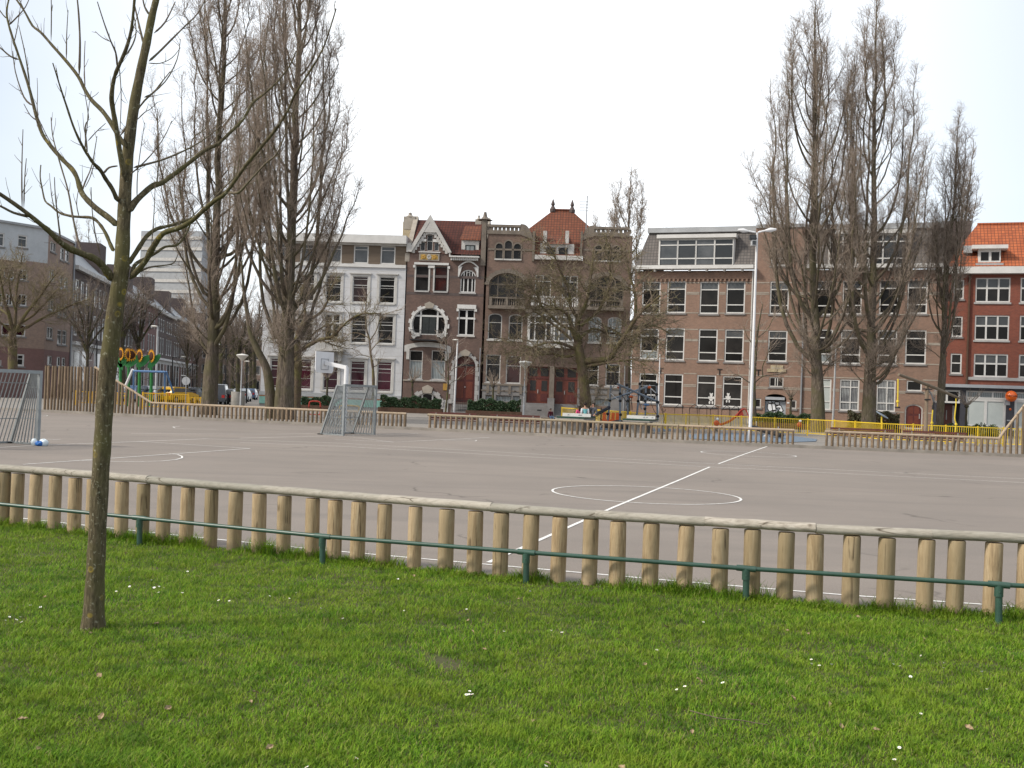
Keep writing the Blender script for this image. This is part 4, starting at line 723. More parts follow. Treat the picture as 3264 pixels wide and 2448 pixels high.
# ------------------------------------------------------------------ buildings
def rect(s0, z0, s1, z1): return [(s0, z0), (s1, z0), (s1, z1), (s0, z1)]
def archp(s0, z0, s1, z1, rise, n=14):
    c = (s0 + s1) / 2; w = (s1 - s0) / 2; return [(s0, z0), (s1, z0)] + [(c + w * math.cos(PI * k / n), z1 - rise + rise * math.sin(PI * k / n)) for k in range(n + 1)]
def horseshoe(c, zc, r, zb, n=24):
    a0 = -math.asin((zc - zb) / r); return [(c + r * math.cos(a0 + (PI - 2 * a0) * k / n), zc + r * math.sin(a0 + (PI - 2 * a0) * k / n)) for k in range(n + 1)]
class Fac:
    """a facade plane: local x runs along it (left to right), local y goes into the house, z is up"""
    def __init__(s, P0, th, root=None, name=None, label=None, cat='house', group=None):
        s.P = np.array((P0[0], P0[1], 0.)); s.c, s.s = math.cos(th), math.sin(th); s.n = np.array((s.s, s.c, 0)); s.d = np.array((s.c, -s.s, 0))
        s.M = Matrix(((s.c, s.s, 0, P0[0]), (-s.s, s.c, 0, P0[1]), (0, 0, 1, 0), (0, 0, 0, 1)))
        s.root = root or thing(name, label, cat, (P0[0], P0[1], 0), -th, group); s.holes = []
    def sz(s, u, v, dep=0):
        d = ray(u, v); t_ = ((s.P - EYE) @ s.n + dep) / (d @ s.n); p = EYE + d * t_; return (p - s.P) @ s.d, p[2]
    def q(s, c, x, y, dep=0): return s.sz(*px(c, x, y), dep)
    def R(s, c, x0, y0, x1, y1):
        a = s.q(c, x0, y0); b = s.q(c, x1, y1); return a[0], b[1], b[0], a[1]
    def mb(s): return MB(s.M)
    def box(s, name, mat, s0, y0, z0, s1, y1, z1, parent=None): return s.mb().box(s0, y0, z0, s1, y1, z1).build(name, mat, parent or s.root)
    def win(s, r, v=(), h=(), fw=.07, fr='white_paint', pane='glass_dark', sill='grey_stone', poly=None, bar=.05, dep=.10, panes=None, name='window', vz=None, hole=True):
        s0, z0, s1, z1 = r; P = poly or rect(*r)
        if hole: s.holes.append((r, P))
        c = ((s0 + s1) / 2, (z0 + z1) / 2); w, hh = s1 - s0, z1 - z0; m = s.mb()
        if poly is None:
            for b in ((s0, z0, s0 + fw, z1), (s1 - fw, z0, s1, z1), (s0 + fw, z1 - fw, s1 - fw, z1), (s0 + fw, z0, s1 - fw, z0 + fw * 1.15)): m.box(b[0], dep - .05, b[1], b[2], dep + .05, b[3])
        else:
            n = len(P); I = [(c[0] + (p[0] - c[0]) * (1 - 2 * fw / w), c[1] + (p[1] - c[1]) * (1 - 2 * fw / hh)) for p in P]
            vs = [(p[0], dep - .05, p[1]) for p in P] + [(p[0], dep - .05, p[1]) for p in I] + [(p[0], dep + .05, p[1]) for p in I]
            m.add(vs, [(i, (i + 1) % n, n + (i + 1) % n, n + i) for i in range(n)] + [(n + i, n + (i + 1) % n, 2 * n + (i + 1) % n, 2 * n + i) for i in range(n)])
        def ext(val, ax):  # extent of polygon at coordinate val along axis ax
            xs_ = []
            for a, b in zip(P, P[1:] + P[:1]):
                if (a[ax] - val) * (b[ax] - val) <= 0 and a[ax] != b[ax]: xs_.append(a[1 - ax] + (b[1 - ax] - a[1 - ax]) * (val - a[ax]) / (b[ax] - a[ax]))
            return (min(xs_), max(xs_)) if xs_ else (0, 0)
        for f in v:
            x = s0 + w * f; e = ext(x, 0); a_, b_ = (e if vz is None else (max(e[0], z0 + vz[0] * hh), min(e[1], z0 + vz[1] * hh))); m.box(x - bar / 2, dep - .043, a_ + fw * .4, x + bar / 2, dep + .043, b_ - fw * .4)
        for f in h:
            z = z1 - hh * f; e = ext(z, 1); m.box(e[0] + fw * .4, dep - .037, z - bar / 2, e[1] - fw * .4, dep + .037, z + bar / 2)
        o = m.build(name, fr, s.root)
        if panes:   # list of (z fraction from top, z fraction to, material)
            for f0, f1, mt in panes: s.mb().add([(s0, dep + .02, z1 - hh * f1), (s1, dep + .02, z1 - hh * f1), (s1, dep + .02, z1 - hh * f0), (s0, dep + .02, z1 - hh * f0)], [(0, 1, 2, 3)]).build('pane', mt, o)
        else: s.mb().add([(p[0], dep + .02, p[1]) for p in P], [tuple(range(len(P)))]).build('pane', pane, o)
        if sill: s.box('sill', sill, s0 - .09, -.09, z0 - .14, s1 + .09, .04, z0 - .002, o)
        return o
    def wall(s, s0, s1, z0, z1, D, mat, holes=None, rev=.2, outline=None, name='wall'):
        H = holes if holes is not None else s.holes; H = [h for h in H if h[0][0] > s0 - .01 and h[0][2] < s1 + .01 and h[0][1] >= z0 - .01 and h[0][3] <= z1 + .01]; m = s.mb()
        xs_ = sorted({s0, s1} | {x for h in H for x in (h[0][0], h[0][2])}); zs_ = sorted({z0, z1} | {z for h in H for z in (h[0][1], h[0][3])})
        for a, b in zip(xs_, xs_[1:]):
            run = None
            for c, d in zip(zs_, zs_[1:]):
                mx_, mz = (a + b) / 2, (c + d) / 2; inside = any(h[0][0] < mx_ < h[0][2] and h[0][1] < mz < h[0][3] for h in H)
                if not inside: run = (run[0] if run else c, d)
                if inside and run: m.add([(a, 0, run[0]), (b, 0, run[0]), (b, 0, run[1]), (a, 0, run[1])], [(0, 1, 2, 3)]); run = None
            if run: m.add([(a, 0, run[0]), (b, 0, run[0]), (b, 0, run[1]), (a, 0, run[1])], [(0, 1, 2, 3)])
        for r, P in H:
            n = len(P); m.add([(p[0], 0, p[1]) for p in P] + [(p[0], rev, p[1]) for p in P], [(i, (i + 1) % n, n + (i + 1) % n, n + i) for i in range(n)])
            if n > 4:
                c = ((r[0] + r[2]) / 2, (r[1] + r[3]) / 2); w, h = (r[2] - r[0]) / 2, (r[3] - r[1]) / 2
                def bd(p):
                    dx, dz = p[0] - c[0], p[1] - c[1]; k = min(w / abs(dx) if abs(dx) > 1e-9 else 1e9, h / abs(dz) if abs(dz) > 1e-9 else 1e9); return (c[0] + dx * k, c[1] + dz * k)
                B = [bd(p) for p in P]
                for i in range(n):
                    j = (i + 1) % n; f = [(P[i][0], 0, P[i][1]), (P[j][0], 0, P[j][1]), (B[j][0], 0, B[j][1])]
                    if abs(B[i][0] - B[j][0]) > 1e-5 and abs(B[i][1] - B[j][1]) > 1e-5:   # corner of the rectangle lies between
                        k = (B[i][0], B[j][1]) if abs(abs(B[i][0] - c[0]) - w) < 1e-6 else (B[j][0], B[i][1]); f.append((k[0], 0, k[1]))
                    f.append((B[i][0], 0, B[i][1])); m.add(f, [tuple(range(len(f)))])
        m.add([(s0, 0, z0), (s0, D, z0), (s0, D, z1), (s0, 0, z1), (s1, 0, z0), (s1, D, z0), (s1, D, z1), (s1, 0, z1)], [(0, 1, 2, 3), (4, 7, 6, 5), (1, 5, 6, 2), (3, 2, 6, 7)])
        return m.build(name, mat, s.root)
    def strip(s, name, mat, poly, y0=-.05, y1=.02, parent=None): return s.mb().prism(poly, y0, y1).build(name, mat, parent or s.root)
TH = math.radians(4); HP = at(1290, 1250, 98.0); HL = Fac.__new__(Fac)
def hline(u, v=1250):   # point of the house front line in column u
    n = np.array((math.sin(TH), math.cos(TH), 0)); d = ray(u, v); t_ = ((HP - EYE) @ n) / (d @ n); return EYE + d * t_

# --- white house
pl_ = hline(829, 1255); F = Fac(pl_, TH, None, 'white_house', 'long white plastered house with a teal band at its foot and a brown attic storey')
sR = F.q('C2', 1068, 360)[0]; sR = (sR + F.q('C2', 1037, 1400)[0]) / 2; zT = F.q('C2', 1060, 372)[1]; zA = F.q('C2', 1063, 508)[1]; zB = F.q('C2', 95, 1338)[1]
def row(c, tl, br, xs_, dy=.0): # same window repeated at x offsets, following the slope dy per px
    return [(x + tl[0], tl[1] + dy * x, x + br[0], br[1] + dy * x) for x in xs_]
OX = [0, -177, -354, -530, -705]
for w in row('C2', (900, 381), (993, 504), OX, .028): F.win(F.R('C2', *w), h=(.24,), fw=.11, pane='glass_grey', sill='old_white')
for i, w in enumerate(row('C2', (893, 585), (988, 762), OX, .03)): F.win(F.R('C2', *w), h=(.34,), fw=.08, sill='old_white', pane='glass_dark' if i != 1 else 'glass_red')
for i, w in enumerate(row('C2', (885, 843), (978, 1029), OX, .03)): F.win(F.R('C2', *w), h=(.33,), v=(.5,) if i == 2 else (), bar=.05 if i != 2 else .2, fw=.07, sill='old_white')
for w in row('C2', (877, 1143), (967, 1347), OX, .03): F.win(F.R('C2', *w), h=(.25,), fw=.09, pane='glass_maroon', sill='old_white')
F.wall(.0, sR, -.1, zA, 9, 'render_white'); F.wall(.004, sR - .004, zA, zT, 9, 'attic_wood', name='attic_wall')
F.box('cornice', 'white_paint', -.3, -.55, zT, sR + .02, 9.2, zT + .75); F.box('cornice', 'old_white', -.1, -.22, zT - .18, sR - .02, -.003, zT - .003)
F.box('string_course', 'white_paint', -.04, -.12, zA - .30, sR - .01, -.002, zA - .02)
F.box('plinth', 'grey_stone', -.03, -.06, -.1, sR - .01, -.002, zB - 1.15); F.box('plinth_band', 'teal_band', -.04, -.09, zB - 1.15, sR - .01, -.002, zB - .48); F.box('plinth_band', 'rust_band', -.05, -.10, zB - .48, sR - .01, -.002, zB - .36); F.box('plinth_band', 'zinc', -.06, -.12, zB - .36, sR - .01, -.002, zB)
for w in row('C2', (893, 585), (988, 762), OX, .03) + row('C2', (885, 843), (978, 1029), OX, .03) + row('C2', (877, 1143), (967, 1347), OX, .03):
    r_ = F.R('C2', *w); m = F.mb(); 
    for b in ((r_[0] - .22, r_[1] - .1, r_[0], r_[3] + .2), (r_[2], r_[1] - .1, r_[2] + .22, r_[3] + .2), (r_[0], r_[3], r_[2], r_[3] + .2)): m.box(b[0], -.05, b[1], b[2], -.003, b[3])
    m.box(r_[0] - .3, -.16, r_[3] + .2, r_[2] + .3, -.003, r_[3] + .3); m.build('window_surround', 'old_white', F.root)
a, b_ = F.q('C2', 482, 1040), F.q('C2', 664, 1082); bo = F.box('balcony', 'old_white', a[0], -1.0, b_[1], b_[0], -.003, b_[1] + .25); m = F.mb()
for k in range(17): x = a[0] + .1 + (b_[0] - a[0] - .2) * k / 16; m.box(x - .05, -.95, b_[1] + .25, x + .05, -.85, b_[1] + 1.1)
m.box(a[0], -1.0, b_[1] + 1.1, b_[0], -.8, b_[1] + 1.25); m.build('balustrade', 'old_white', bo)
m = F.mb(); 
for x in (a[0] + .25, b_[0] - .55): m.prism([(x, b_[1] - .9), (x + .3, b_[1] - .9), (x + .3, b_[1]), (x, b_[1])], -.5, -.003)
m.build('bracket', 'old_white', bo)
# joints in the plaster, lettering-sized smudges left of the poplar
m = F.mb(); z = zB + .5
while z < zA - .5:
    m.box(.05, -.006, z, sR - .05, -.002, z + .03); z += .78
m.build('plaster_joint', 'old_white', F.root)

# --- gabled house
F = Fac(hline(1282, 1262), TH, None, 'gabled_house', 'dark brick house with a pointed white-edged gable and a horseshoe window'); g = F
sL = .02; sR = F.q('C3', 668, 1400)[0]; zE = F.q('C3', 560, 418)[1]; q = lambda x, y, c='C3', d=0: F.q(c, x, y, d)
# windows
for w in ((357, 535, 443, 708), (487, 400, 585, 712), (622, 548, 706, 712)): F.win(F.R('GH', *w), fw=.05, fr='old_white', pane='glass_grey', h=(.4,) if w[0] == 487 else (), sill=None)
m = F.mb(); a = F.R('GH', 325, 720, 735, 750); m.box(a[0], -.14, a[1], a[2], .0 - .003, a[3])
for w in ((330, 482, 470, 535), (465, 342, 615, 398), (597, 492, 745, 548)): r_ = F.R('GH', *w); m.box(r_[0], -.14, r_[1], r_[2], -.003, r_[3])
for w in ((325, 515, 357, 548), (455, 372, 490, 412), (588, 372, 622, 412), (712, 530, 748, 565)): r_ = F.R('GH', *w); m.box(r_[0], -.11, r_[1], r_[2], -.004, r_[3])
m.build('window_surround', 'white_paint', F.root)
r_ = F.R('GH', 335, 755, 712, 900); pn = F.box('relief_panel', 'cream_stone', r_[0], -.08, r_[1], r_[2], -.003, r_[3]); w, h = r_[2] - r_[0], r_[3] - r_[1]; m = F.mb(); m.box(r_[0] + .07 * w, -.10, r_[1] + .14 * h, r_[2] - .07 * w, -.08, r_[3] - .14 * h); m.build('tile_field', 'ceramic_gold', pn); m = F.mb()
for cx_ in (.24, .76):
    for k in range(5): m.sphere((r_[0] + w * (cx_ + .05 * math.cos(k * 1.3)), -.10, r_[1] + h * (.5 + .16 * math.sin(k * 1.3))), .12, 8, (1, .4, 1))
m.build('ornament', 'plaque_ochre', pn); m = F.mb()
for k in range(7): m.sphere((r_[0] + w * (.5 + .07 * math.cos(k * .9)), -.10, r_[1] + h * (.5 + .25 * math.sin(k * .9))), .10, 8, (1, .4, 1))
m.build('ornament', 'pale_stone', pn)
for i, w in enumerate(((280, 998, 500, 1462), (633, 1012, 852, 1475))):
    F.win(F.R('GH', *w), h=(.34,), bar=.06, fw=.07, fr='dark_frame', pane='glass_dark' if i == 0 else 'glass_red', sill='pale_stone', name='window'); r_ = F.R('GH', *w)
    m = F.mb(); m.box(r_[0] - .14, -.04, r_[1], r_[0], -.003, r_[3] + .1); m.box(r_[2], -.04, r_[1], r_[2] + .14, -.003, r_[3] + .1); m.build('window_surround', 'old_white', F.root)
r0 = F.R('GH', 245, 925, 895, 985); m = F.mb(); m.box(r0[0], -.16, r0[1], r0[2], -.005, r0[3])
for w in ((222, 975, 262, 1025), (505, 985, 625, 1035), (872, 1000, 915, 1050)): r_ = F.R('GH', *w); m.box(r_[0], -.12, r_[1], r_[2], -.006, r_[3])
m.build('lintel', 'white_paint', F.root)
r_ = F.R('GH', 1120, 1062, 1388, 1500); F.win(r_, v=(.22, .78), h=(.36,), bar=.09, fw=.09, pane='glass_dark', poly=archp(*r_, (r_[2] - r_[0]) * .42), sill='pale_stone'); w, h = r_[2] - r_[0], r_[3] - r_[1]
m = F.mb()
for x in (.4, .6): m.box(r_[0] + w * x - .03, .06, r_[3] - .34 * h, r_[0] + w * x + .03, .12, r_[3] - .03)
m.box(r_[0] + w * .4, .065, r_[3] - .12 * h, r_[0] + w * .6, .115, r_[3] - .10 * h); m.box(r_[0] + w * .5 - .05, .06, r_[1] + .08, r_[0] + w * .5 + .05, .115, r_[1] + .62 * h); m.build('window_bar', 'white_paint', F.root)
m = F.mb(); a = F.R('GH', 1075, 1005, 1160, 1200); b_ = F.R('GH', 1362, 1020, 1450, 1205); m.prism([(a[0], a[1]), (a[2] - .35, a[1]), (a[2] - .12, a[1] + .9), (a[2], a[3]), (a[0], a[3])], -.12, -.004); m.prism([(b_[0], b_[3]), (b_[0] + .12, b_[1] + .9), (b_[0] + .35, b_[1]), (b_[2], b_[1]), (b_[2], b_[3])], -.12, -.004)
c0 = (a[0] + b_[2]) / 2; hw_ = (b_[2] - a[0]) / 2; n = 10; m.prism([(c0 + hw_ * (k / n * 2 - 1), a[3] + .55 * math.cos((k / n * 2 - 1) * PI / 2)) for k in range(n + 1)] + [(c0 + hw_ * (k / n * 2 - 1), a[3] - .14 + .55 * math.cos((k / n * 2 - 1) * PI / 2)) for k in range(n, -1, -1)], -.16, -.005); m.build('window_surround', 'white_paint', F.root)
# horseshoe window with stepped white stones
c1 = q(293, 880); zb = q(293, 985)[1]; r1 = (q(418, 880)[0] - q(170, 880)[0]) / 2; c1 = ((q(418, 880)[0] + q(170, 880)[0]) / 2, q(293, 786)[1] - r1); poly = horseshoe(c1[0], c1[1], r1, zb); bb = (min(p[0] for p in poly), zb, max(p[0] for p in poly), c1[1] + r1)
F.win(bb, v=(.25, .75), h=(.30,), bar=.16, fw=.09, poly=poly, pane='glass_dark', sill=None); m = F.mb(); m.box(c1[0] - .62, .10, zb, c1[0] - .02, .115, zb + 1.78); m.box(c1[0] + .02, .10, zb, c1[0] + .62, .115, zb + 1.78); m.build('balcony_door', 'dark_frame', F.root)
m = F.mb(); n = 22; a0 = math.radians(-46)
for k in range(n):   # alternating long and short ring stones
    t0, t1 = a0 + (PI - 2 * a0) * k / n, a0 + (PI - 2 * a0) * (k + .97) / n; ro = r1 * (1.22 if k % 2 else 1.13)
    m.prism([(c1[0] + r1 * math.cos(t0), c1[1] + r1 * math.sin(t0)), (c1[0] + ro * math.cos(t0), c1[1] + ro * math.sin(t0)), (c1[0] + ro * math.cos(t1), c1[1] + ro * math.sin(t1)), (c1[0] + r1 * math.cos(t1), c1[1] + r1 * math.sin(t1))], -.10, -.004)
m.box(c1[0] - r1 * .95, -.10, zb - .16, c1[0] - r1 * .5, -.005, zb + .16); m.box(c1[0] + r1 * .5, -.10, zb - .16, c1[0] + r1 * .95, -.005, zb + .16); m.build('window_surround', 'white_paint', F.root)
F.strip('keystone', 'cream_stone', [(c1[0] - .34, c1[1] + r1 * .98), (c1[0] + .34, c1[1] + r1 * .98), (c1[0] + .46, c1[1] + r1 * 1.22), (c1[0], c1[1] + r1 * 1.36), (c1[0] - .46, c1[1] + r1 * 1.22)], -.2, -.003)
a = F.R('C3', 163, 1018, 412, 1034); bo = F.box('balcony', 'black_iron', a[0], -.9, a[1], a[2], -.003, a[3]); m = F.mb()
for k in range(26): x = a[0] + (a[2] - a[0]) * k / 25; m.box(x - .012, -.89, a[3], x + .012, -.865, a[3] + .82)
m.box(a[0], -.9, a[3] + .82, a[2], -.85, a[3] + .87); m.build('railing', 'black_iron', bo)
r_ = F.R('C3', 512, 796, 624, 990); F.win(r_, v=(.5,), h=(.34,), bar=.17, fw=.09, sill='old_white'); m = F.mb(); a = F.R('C3', 503, 762, 640, 796); m.box(a[0], -.14, a[1], a[2], -.004, a[3])
for w in ((497, 790, 514, 812), (628, 795, 646, 815), (500, 855, 512, 872), (622, 860, 634, 876)): b_ = F.R('C3', *w); m.box(b_[0], -.12, b_[1], b_[2], -.005, b_[3])
m.build('lintel', 'white_paint', F.root)
r1_ = F.R('C3', 153, 1098, 242, 1310); r2_ = F.R('C3', 315, 1098, 408, 1316)
for r_ in (r1_, r2_): F.win(r_, fw=.07, h=(.36,), bar=.06, fr='old_white', panes=((0, .36, 'glass_dark'), (.36, 1, 'glass_curtain')), sill='pale_stone')
m = F.mb(); x0, x1, zt = r1_[0] - .3, r2_[2] + .3, r2_[3]; n = 16
m.prism([(x0, zt - .9), (x0 + .28, zt - .9)] + [(x0 + .28 + (x1 - x0 - .56) * k / n, zt + .05 + .25 * math.sin(PI * k / n) ** .5) for k in range(n + 1)] + [(x1 - .28, zt - .9), (x1, zt - .9), (x1, zt - .2), (x1 + .2, zt - .2), (x1 + .2, zt + .35)] + [(x1 - (x1 - x0) * k / n, zt + .45 + .3 * math.sin(PI * k / n)) for k in range(n + 1)] + [(x0 - .2, zt + .35), (x0 - .2, zt - .2), (x0, zt - .2)], -.10, -.004); m.build('window_surround', 'old_white', F.root)
F.box('string_course', 'cream_stone', sL, -.07, q(300, 1328)[1], r2_[2] + .6, -.003, q(300, 1318)[1])
# front door in its arch
r_ = (q(478, 1300)[0], -.05, q(632, 1300)[0], q(555, 1140)[1]); r_ = (r_[0], 1.0, r_[2], r_[3]); P = archp(*r_, (r_[2] - r_[0]) / 2 * .98); F.holes.append((r_, P)); d = F.mb(); d.box(r_[0], .35, .6, r_[2], .45, r_[3]); d = d.build('door', 'door_maroon', F.root); m = F.mb(); w = r_[2] - r_[0]
for x in (.12, .56):
    m.box(r_[0] + w * x, .32, 1.4, r_[0] + w * (x + .32), .35, 2.9); m.box(r_[0] + w * x, .32, 3.1, r_[0] + w * (x + .32), .35, 4.2)
m.build('door_panel', 'door_red', d); m = F.mb(); m.box(r_[0] + w * .1, .31, 4.35, r_[2] - w * .1, .34, 4.5); m.build('transom', 'dark_frame', d); F.mb().sphere((r_[0] + w * .52, .3, 2.4), .06, 8).build('handle', 'pale_stone', d)
m = F.mb(); cx0 = (r_[0] + r_[2]) / 2; rr = w / 2; zc = r_[3] - rr * .98; n = 15
for k in range(n):
    t0, t1 = PI * k / n, PI * (k + .97) / n; ro = rr * (1.34 if k % 2 else 1.22); m.prism([(cx0 + rr * math.cos(t0), zc + rr * math.sin(t0)), (cx0 + ro * math.cos(t0), zc + ro * math.sin(t0)), (cx0 + ro * math.cos(t1), zc + ro * math.sin(t1)), (cx0 + rr * math.cos(t1), zc + rr * math.sin(t1))], -.12, -.004)
z = zc - .02
while z > 1.0:
    for sg in (-1, 1):
        wd = .42 if int(z * 2.5) % 2 else .28; xa = cx0 + sg * rr; m.box(min(xa, xa + sg * wd), -.11, z - .42, max(xa, xa + sg * wd), -.005, z - .01)
    z -= .43
m.build('door_surround', 'pale_stone', F.root); F.strip('keystone', 'cream_stone', [(cx0 - .3, zc + rr * .98), (cx0 + .3, zc + rr * .98), (cx0 + .5, zc + rr * 1.35), (cx0, zc + rr * 1.62), (cx0 - .5, zc + rr * 1.35)], -.22, -.003)
m = F.mb()
for k in range(5): m.box(r_[0] - .1, -.9 + .25 * k, .0 + .2 * k - .1, r_[2] + .1, .32, .2 * (k + 1) - (.0 if k < 4 else .003))
m.build('door_step', 'grey_stone', F.root); m = F.mb()
for k in range(13): x = r_[0] + w * k / 12; m.box(x - .012, -.93, .2, x + .012, -.905, 1.2)
for z in (.25, .55, .85, 1.15): m.box(r_[0], -.94, z, r_[2], -.9, z + .03)
m.build('gate', 'black_iron', F.root)
# cellar arch and plinth
cc = q(280, 1480); rr = (q(375, 1470)[0] - q(185, 1470)[0]) / 2; zc = .55; r_ = (cc[0] - rr, .3, cc[0] + rr, zc + rr); F.win(r_, v=(.3, .7), fw=.1, poly=archp(*r_, rr), sill=None, bar=.14); m = F.mb()
for k in range(13):
    if k in (5, 6, 7): continue
    t0, t1 = PI * k / 13, PI * (k + .98) / 13; ro = rr * (1.36 if k % 2 else 1.26); m.prism([(cc[0] + rr * math.cos(t0), zc + rr * math.sin(t0)), (cc[0] + ro * math.cos(t0), zc + ro * math.sin(t0)), (cc[0] + ro * math.cos(t1), zc + ro * math.sin(t1)), (cc[0] + rr * math.cos(t1), zc + rr * math.sin(t1))], -.11, -.004)
m.build('window_surround', 'pale_stone', F.root); F.strip('keystone', 'cream_stone', [(cc[0] - .4, zc + rr * .98), (cc[0] + .4, zc + rr * .98), (cc[0] + .5, zc + rr * 1.4), (cc[0], zc + rr * 1.62), (cc[0] - .5, zc + rr * 1.4)], -.2, -.003)
a = F.R('C3', 398, 1342, 432, 1392); F.box('name_plaque', 'plaque_ochre', a[0], -.06, a[1], a[2], -.003, a[3]); F.box('house_number', 'white_paint', *[F.R('C3', 450, 1382, 470, 1398)[i] if i is not None else j for i, j in ((0, 0), (None, -.04), (1, 0), (2, 0), (None, -.003), (3, 0))])
a = q(385, 1462); F.box('plinth', 'pale_stone', a[0], -.06, -.05, cx0 - w / 2 - .45, -.003, a[1])
# walls: front, gable, roof
F.wall(sL, sR, -.1, zE, 9, 'brick_gable'); G_ = F.holes; pk = q(306, 112); lf_ = q(133, 372); rt = q(462, 385)
holes = [h for h in F.holes if h[0][1] > zE - .2]
gz0 = zE; gl, gr_ = sL, rt[0]
# gable wall as a stack of slices with the three attic windows left open
zs_ = sorted({gz0, pk[1] - .25} | {z for h in holes for z in (h[0][1], h[0][3])} | set(np.linspace(gz0, pk[1] - .25, 12))); m = F.mb()
def gx(z): f = (z - lf_[1]) / (pk[1] - lf_[1]); f = max(0, min(1, f)); f2 = max(0, min(1, (z - rt[1]) / (pk[1] - rt[1]))); return (gl + (pk[0] - gl) * f, gr_ + (pk[0] - gr_) * f2)
for z0, z1 in zip(zs_, zs_[1:]):
    if z1 - z0 < 1e-6: continue
    cut = sorted([(h[0][0], h[0][2]) for h in holes if h[0][1] < (z0 + z1) / 2 < h[0][3]]); (a0, b0), (a1, b1) = gx(z0), gx(z1); ed = [(a0, a1)]
    for l, r_ in cut: ed += [(l, l), (r_, r_)]
    ed.append((b0, b1))
    for i in range(0, len(ed), 2): m.add([(ed[i][0], 0, z0), (ed[i + 1][0], 0, z0), (ed[i + 1][1], 0, z1), (ed[i][1], 0, z1)], [(0, 1, 2, 3)])
for r_, P in holes: n = 4; m.add([(p[0], 0, p[1]) for p in P] + [(p[0], .2, p[1]) for p in P], [(i, (i + 1) % n, n + (i + 1) % n, n + i) for i in range(n)])
m.build('gable', 'brick_gable', F.root)
rd = 4.2; zr = q(400, 145, d=rd)[1]
mm = F.mb(); mm.add([(sL, -.05, zE + .3), (sR, -.05, zE + .3), (sR, rd, zr), (sL, rd, zr), (sR, 9, zE + .3), (sL, 9, zE + .3)], [(0, 1, 2, 3), (3, 2, 4, 5)]); roof = mm.build('roof', 'tile_dark', F.root)
yk = (pk[1] - .25 - zE - .3) / (zr - zE - .3) * rd
mm = F.mb(); mm.add([(gl - .1, .02, lf_[1]), (pk[0], .02, pk[1] - .2), (pk[0], yk + .3, pk[1] - .2), (gl - .1, max(0.05, (lf_[1] - zE - .3) / (zr - zE - .3) * rd), lf_[1]), (gr_ + .1, .02, rt[1]), (gr_ + .1, max(.05, (rt[1] - zE - .3) / (zr - zE - .3) * rd), rt[1])], [(0, 1, 2, 3), (4, 5, 2, 1)]); mm.build('gable_roof', 'tile_dark', F.root)
m = F.mb(); th = .36
for e, sg in ((( lf_[0] + .12, lf_[1]), -1), ((rt[0], rt[1] + .05), 1)):
    m.add([(e[0] - sg * -.0, y, e[1]) for y in (-.3, .12)] + [(pk[0], y, pk[1] + .1) for y in (-.3, .12)] + [(pk[0], y, pk[1] - .55) for y in (-.3, .12)] + [(e[0] - sg * .32, y, e[1] - .08) for y in (-.3, .12)], [(0, 2, 4, 6), (1, 7, 5, 3), (0, 1, 3, 2), (6, 4, 5, 7), (0, 6, 7, 1)])
    for k in range(1, 9):   # stepped dentils below the verge
        f = k / 10; x = e[0] + (pk[0] - e[0]) * f; z = e[1] + (pk[1] - .45 - e[1]) * f; x -= sg * .30; m.box(x - .12, -.16, z - .42, x + .12, -.006, z)
m.prism([(pk[0] - .62, pk[1] - 1.55), (pk[0] + .62, pk[1] - 1.55), (pk[0], pk[1] - .1)], -.28, -.01); m.build('verge', 'old_white', F.root)
a = F.R('GH', 105, 565, 185, 735); F.box('kneeler', 'old_white', a[0], -.25, a[1], a[2], .3, a[3]); a = F.R('GH', 885, 705, 965, 805); F.box('kneeler', 'old_white', a[0] + .1, -.25, a[1], a[2] - .2, .3, a[3])
a = F.R('GH', 912, 812, 1475, 888); co = F.box('cornice', 'white_paint', a[0], -.6, a[1] + .18, a[2], .0, a[3]); m = F.mb()
for k in range(14): x = a[0] + .2 + (a[2] - a[0] - .4) * k / 13; m.box(x - .07, -.4, a[1] - .08, x + .07, -.003, a[1] + .18)
m.build('dentils', 'white_paint', co)
# small dormer
r_ = F.R('GH', 1190, 580, 1372, 752); dm = F.mb(); dm.box(r_[0] - .35, .55, r_[1] - .3, r_[2] + .35, 3.0, r_[3] + .55); dm = dm.build('dormer', 'old_white', F.root); m = F.mb(); m.box(r_[0], .5, r_[1], r_[2], .56, r_[3]); m.build('dormer_window', 'dark_frame', dm); m = F.mb(); ww_ = (r_[2] - r_[0]); m.box(r_[0] + .12, .48, r_[1] + .12, r_[0] + ww_ * .45, .5, r_[3] - .12); m.box(r_[0] + ww_ * .55, .48, r_[1] + .12, r_[2] - .12, .5, r_[3] - .12); m.build('pane', 'glass_curtain', dm)
m = F.mb(); m.add([(r_[0] - .5, .35, r_[3] + .5), (r_[2] + .5, .35, r_[3] + .5), (r_[2] + .3, 2.6, r_[3] + 2.1), (r_[0] - .3, 2.6, r_[3] + 2.1), (r_[0] - .5, .35, r_[3] + .42), (r_[2] + .5, .35, r_[3] + .42)], [(0, 1, 2, 3), (4, 5, 1, 0)]); m.build('dormer_roof', 'tile_mid', dm)
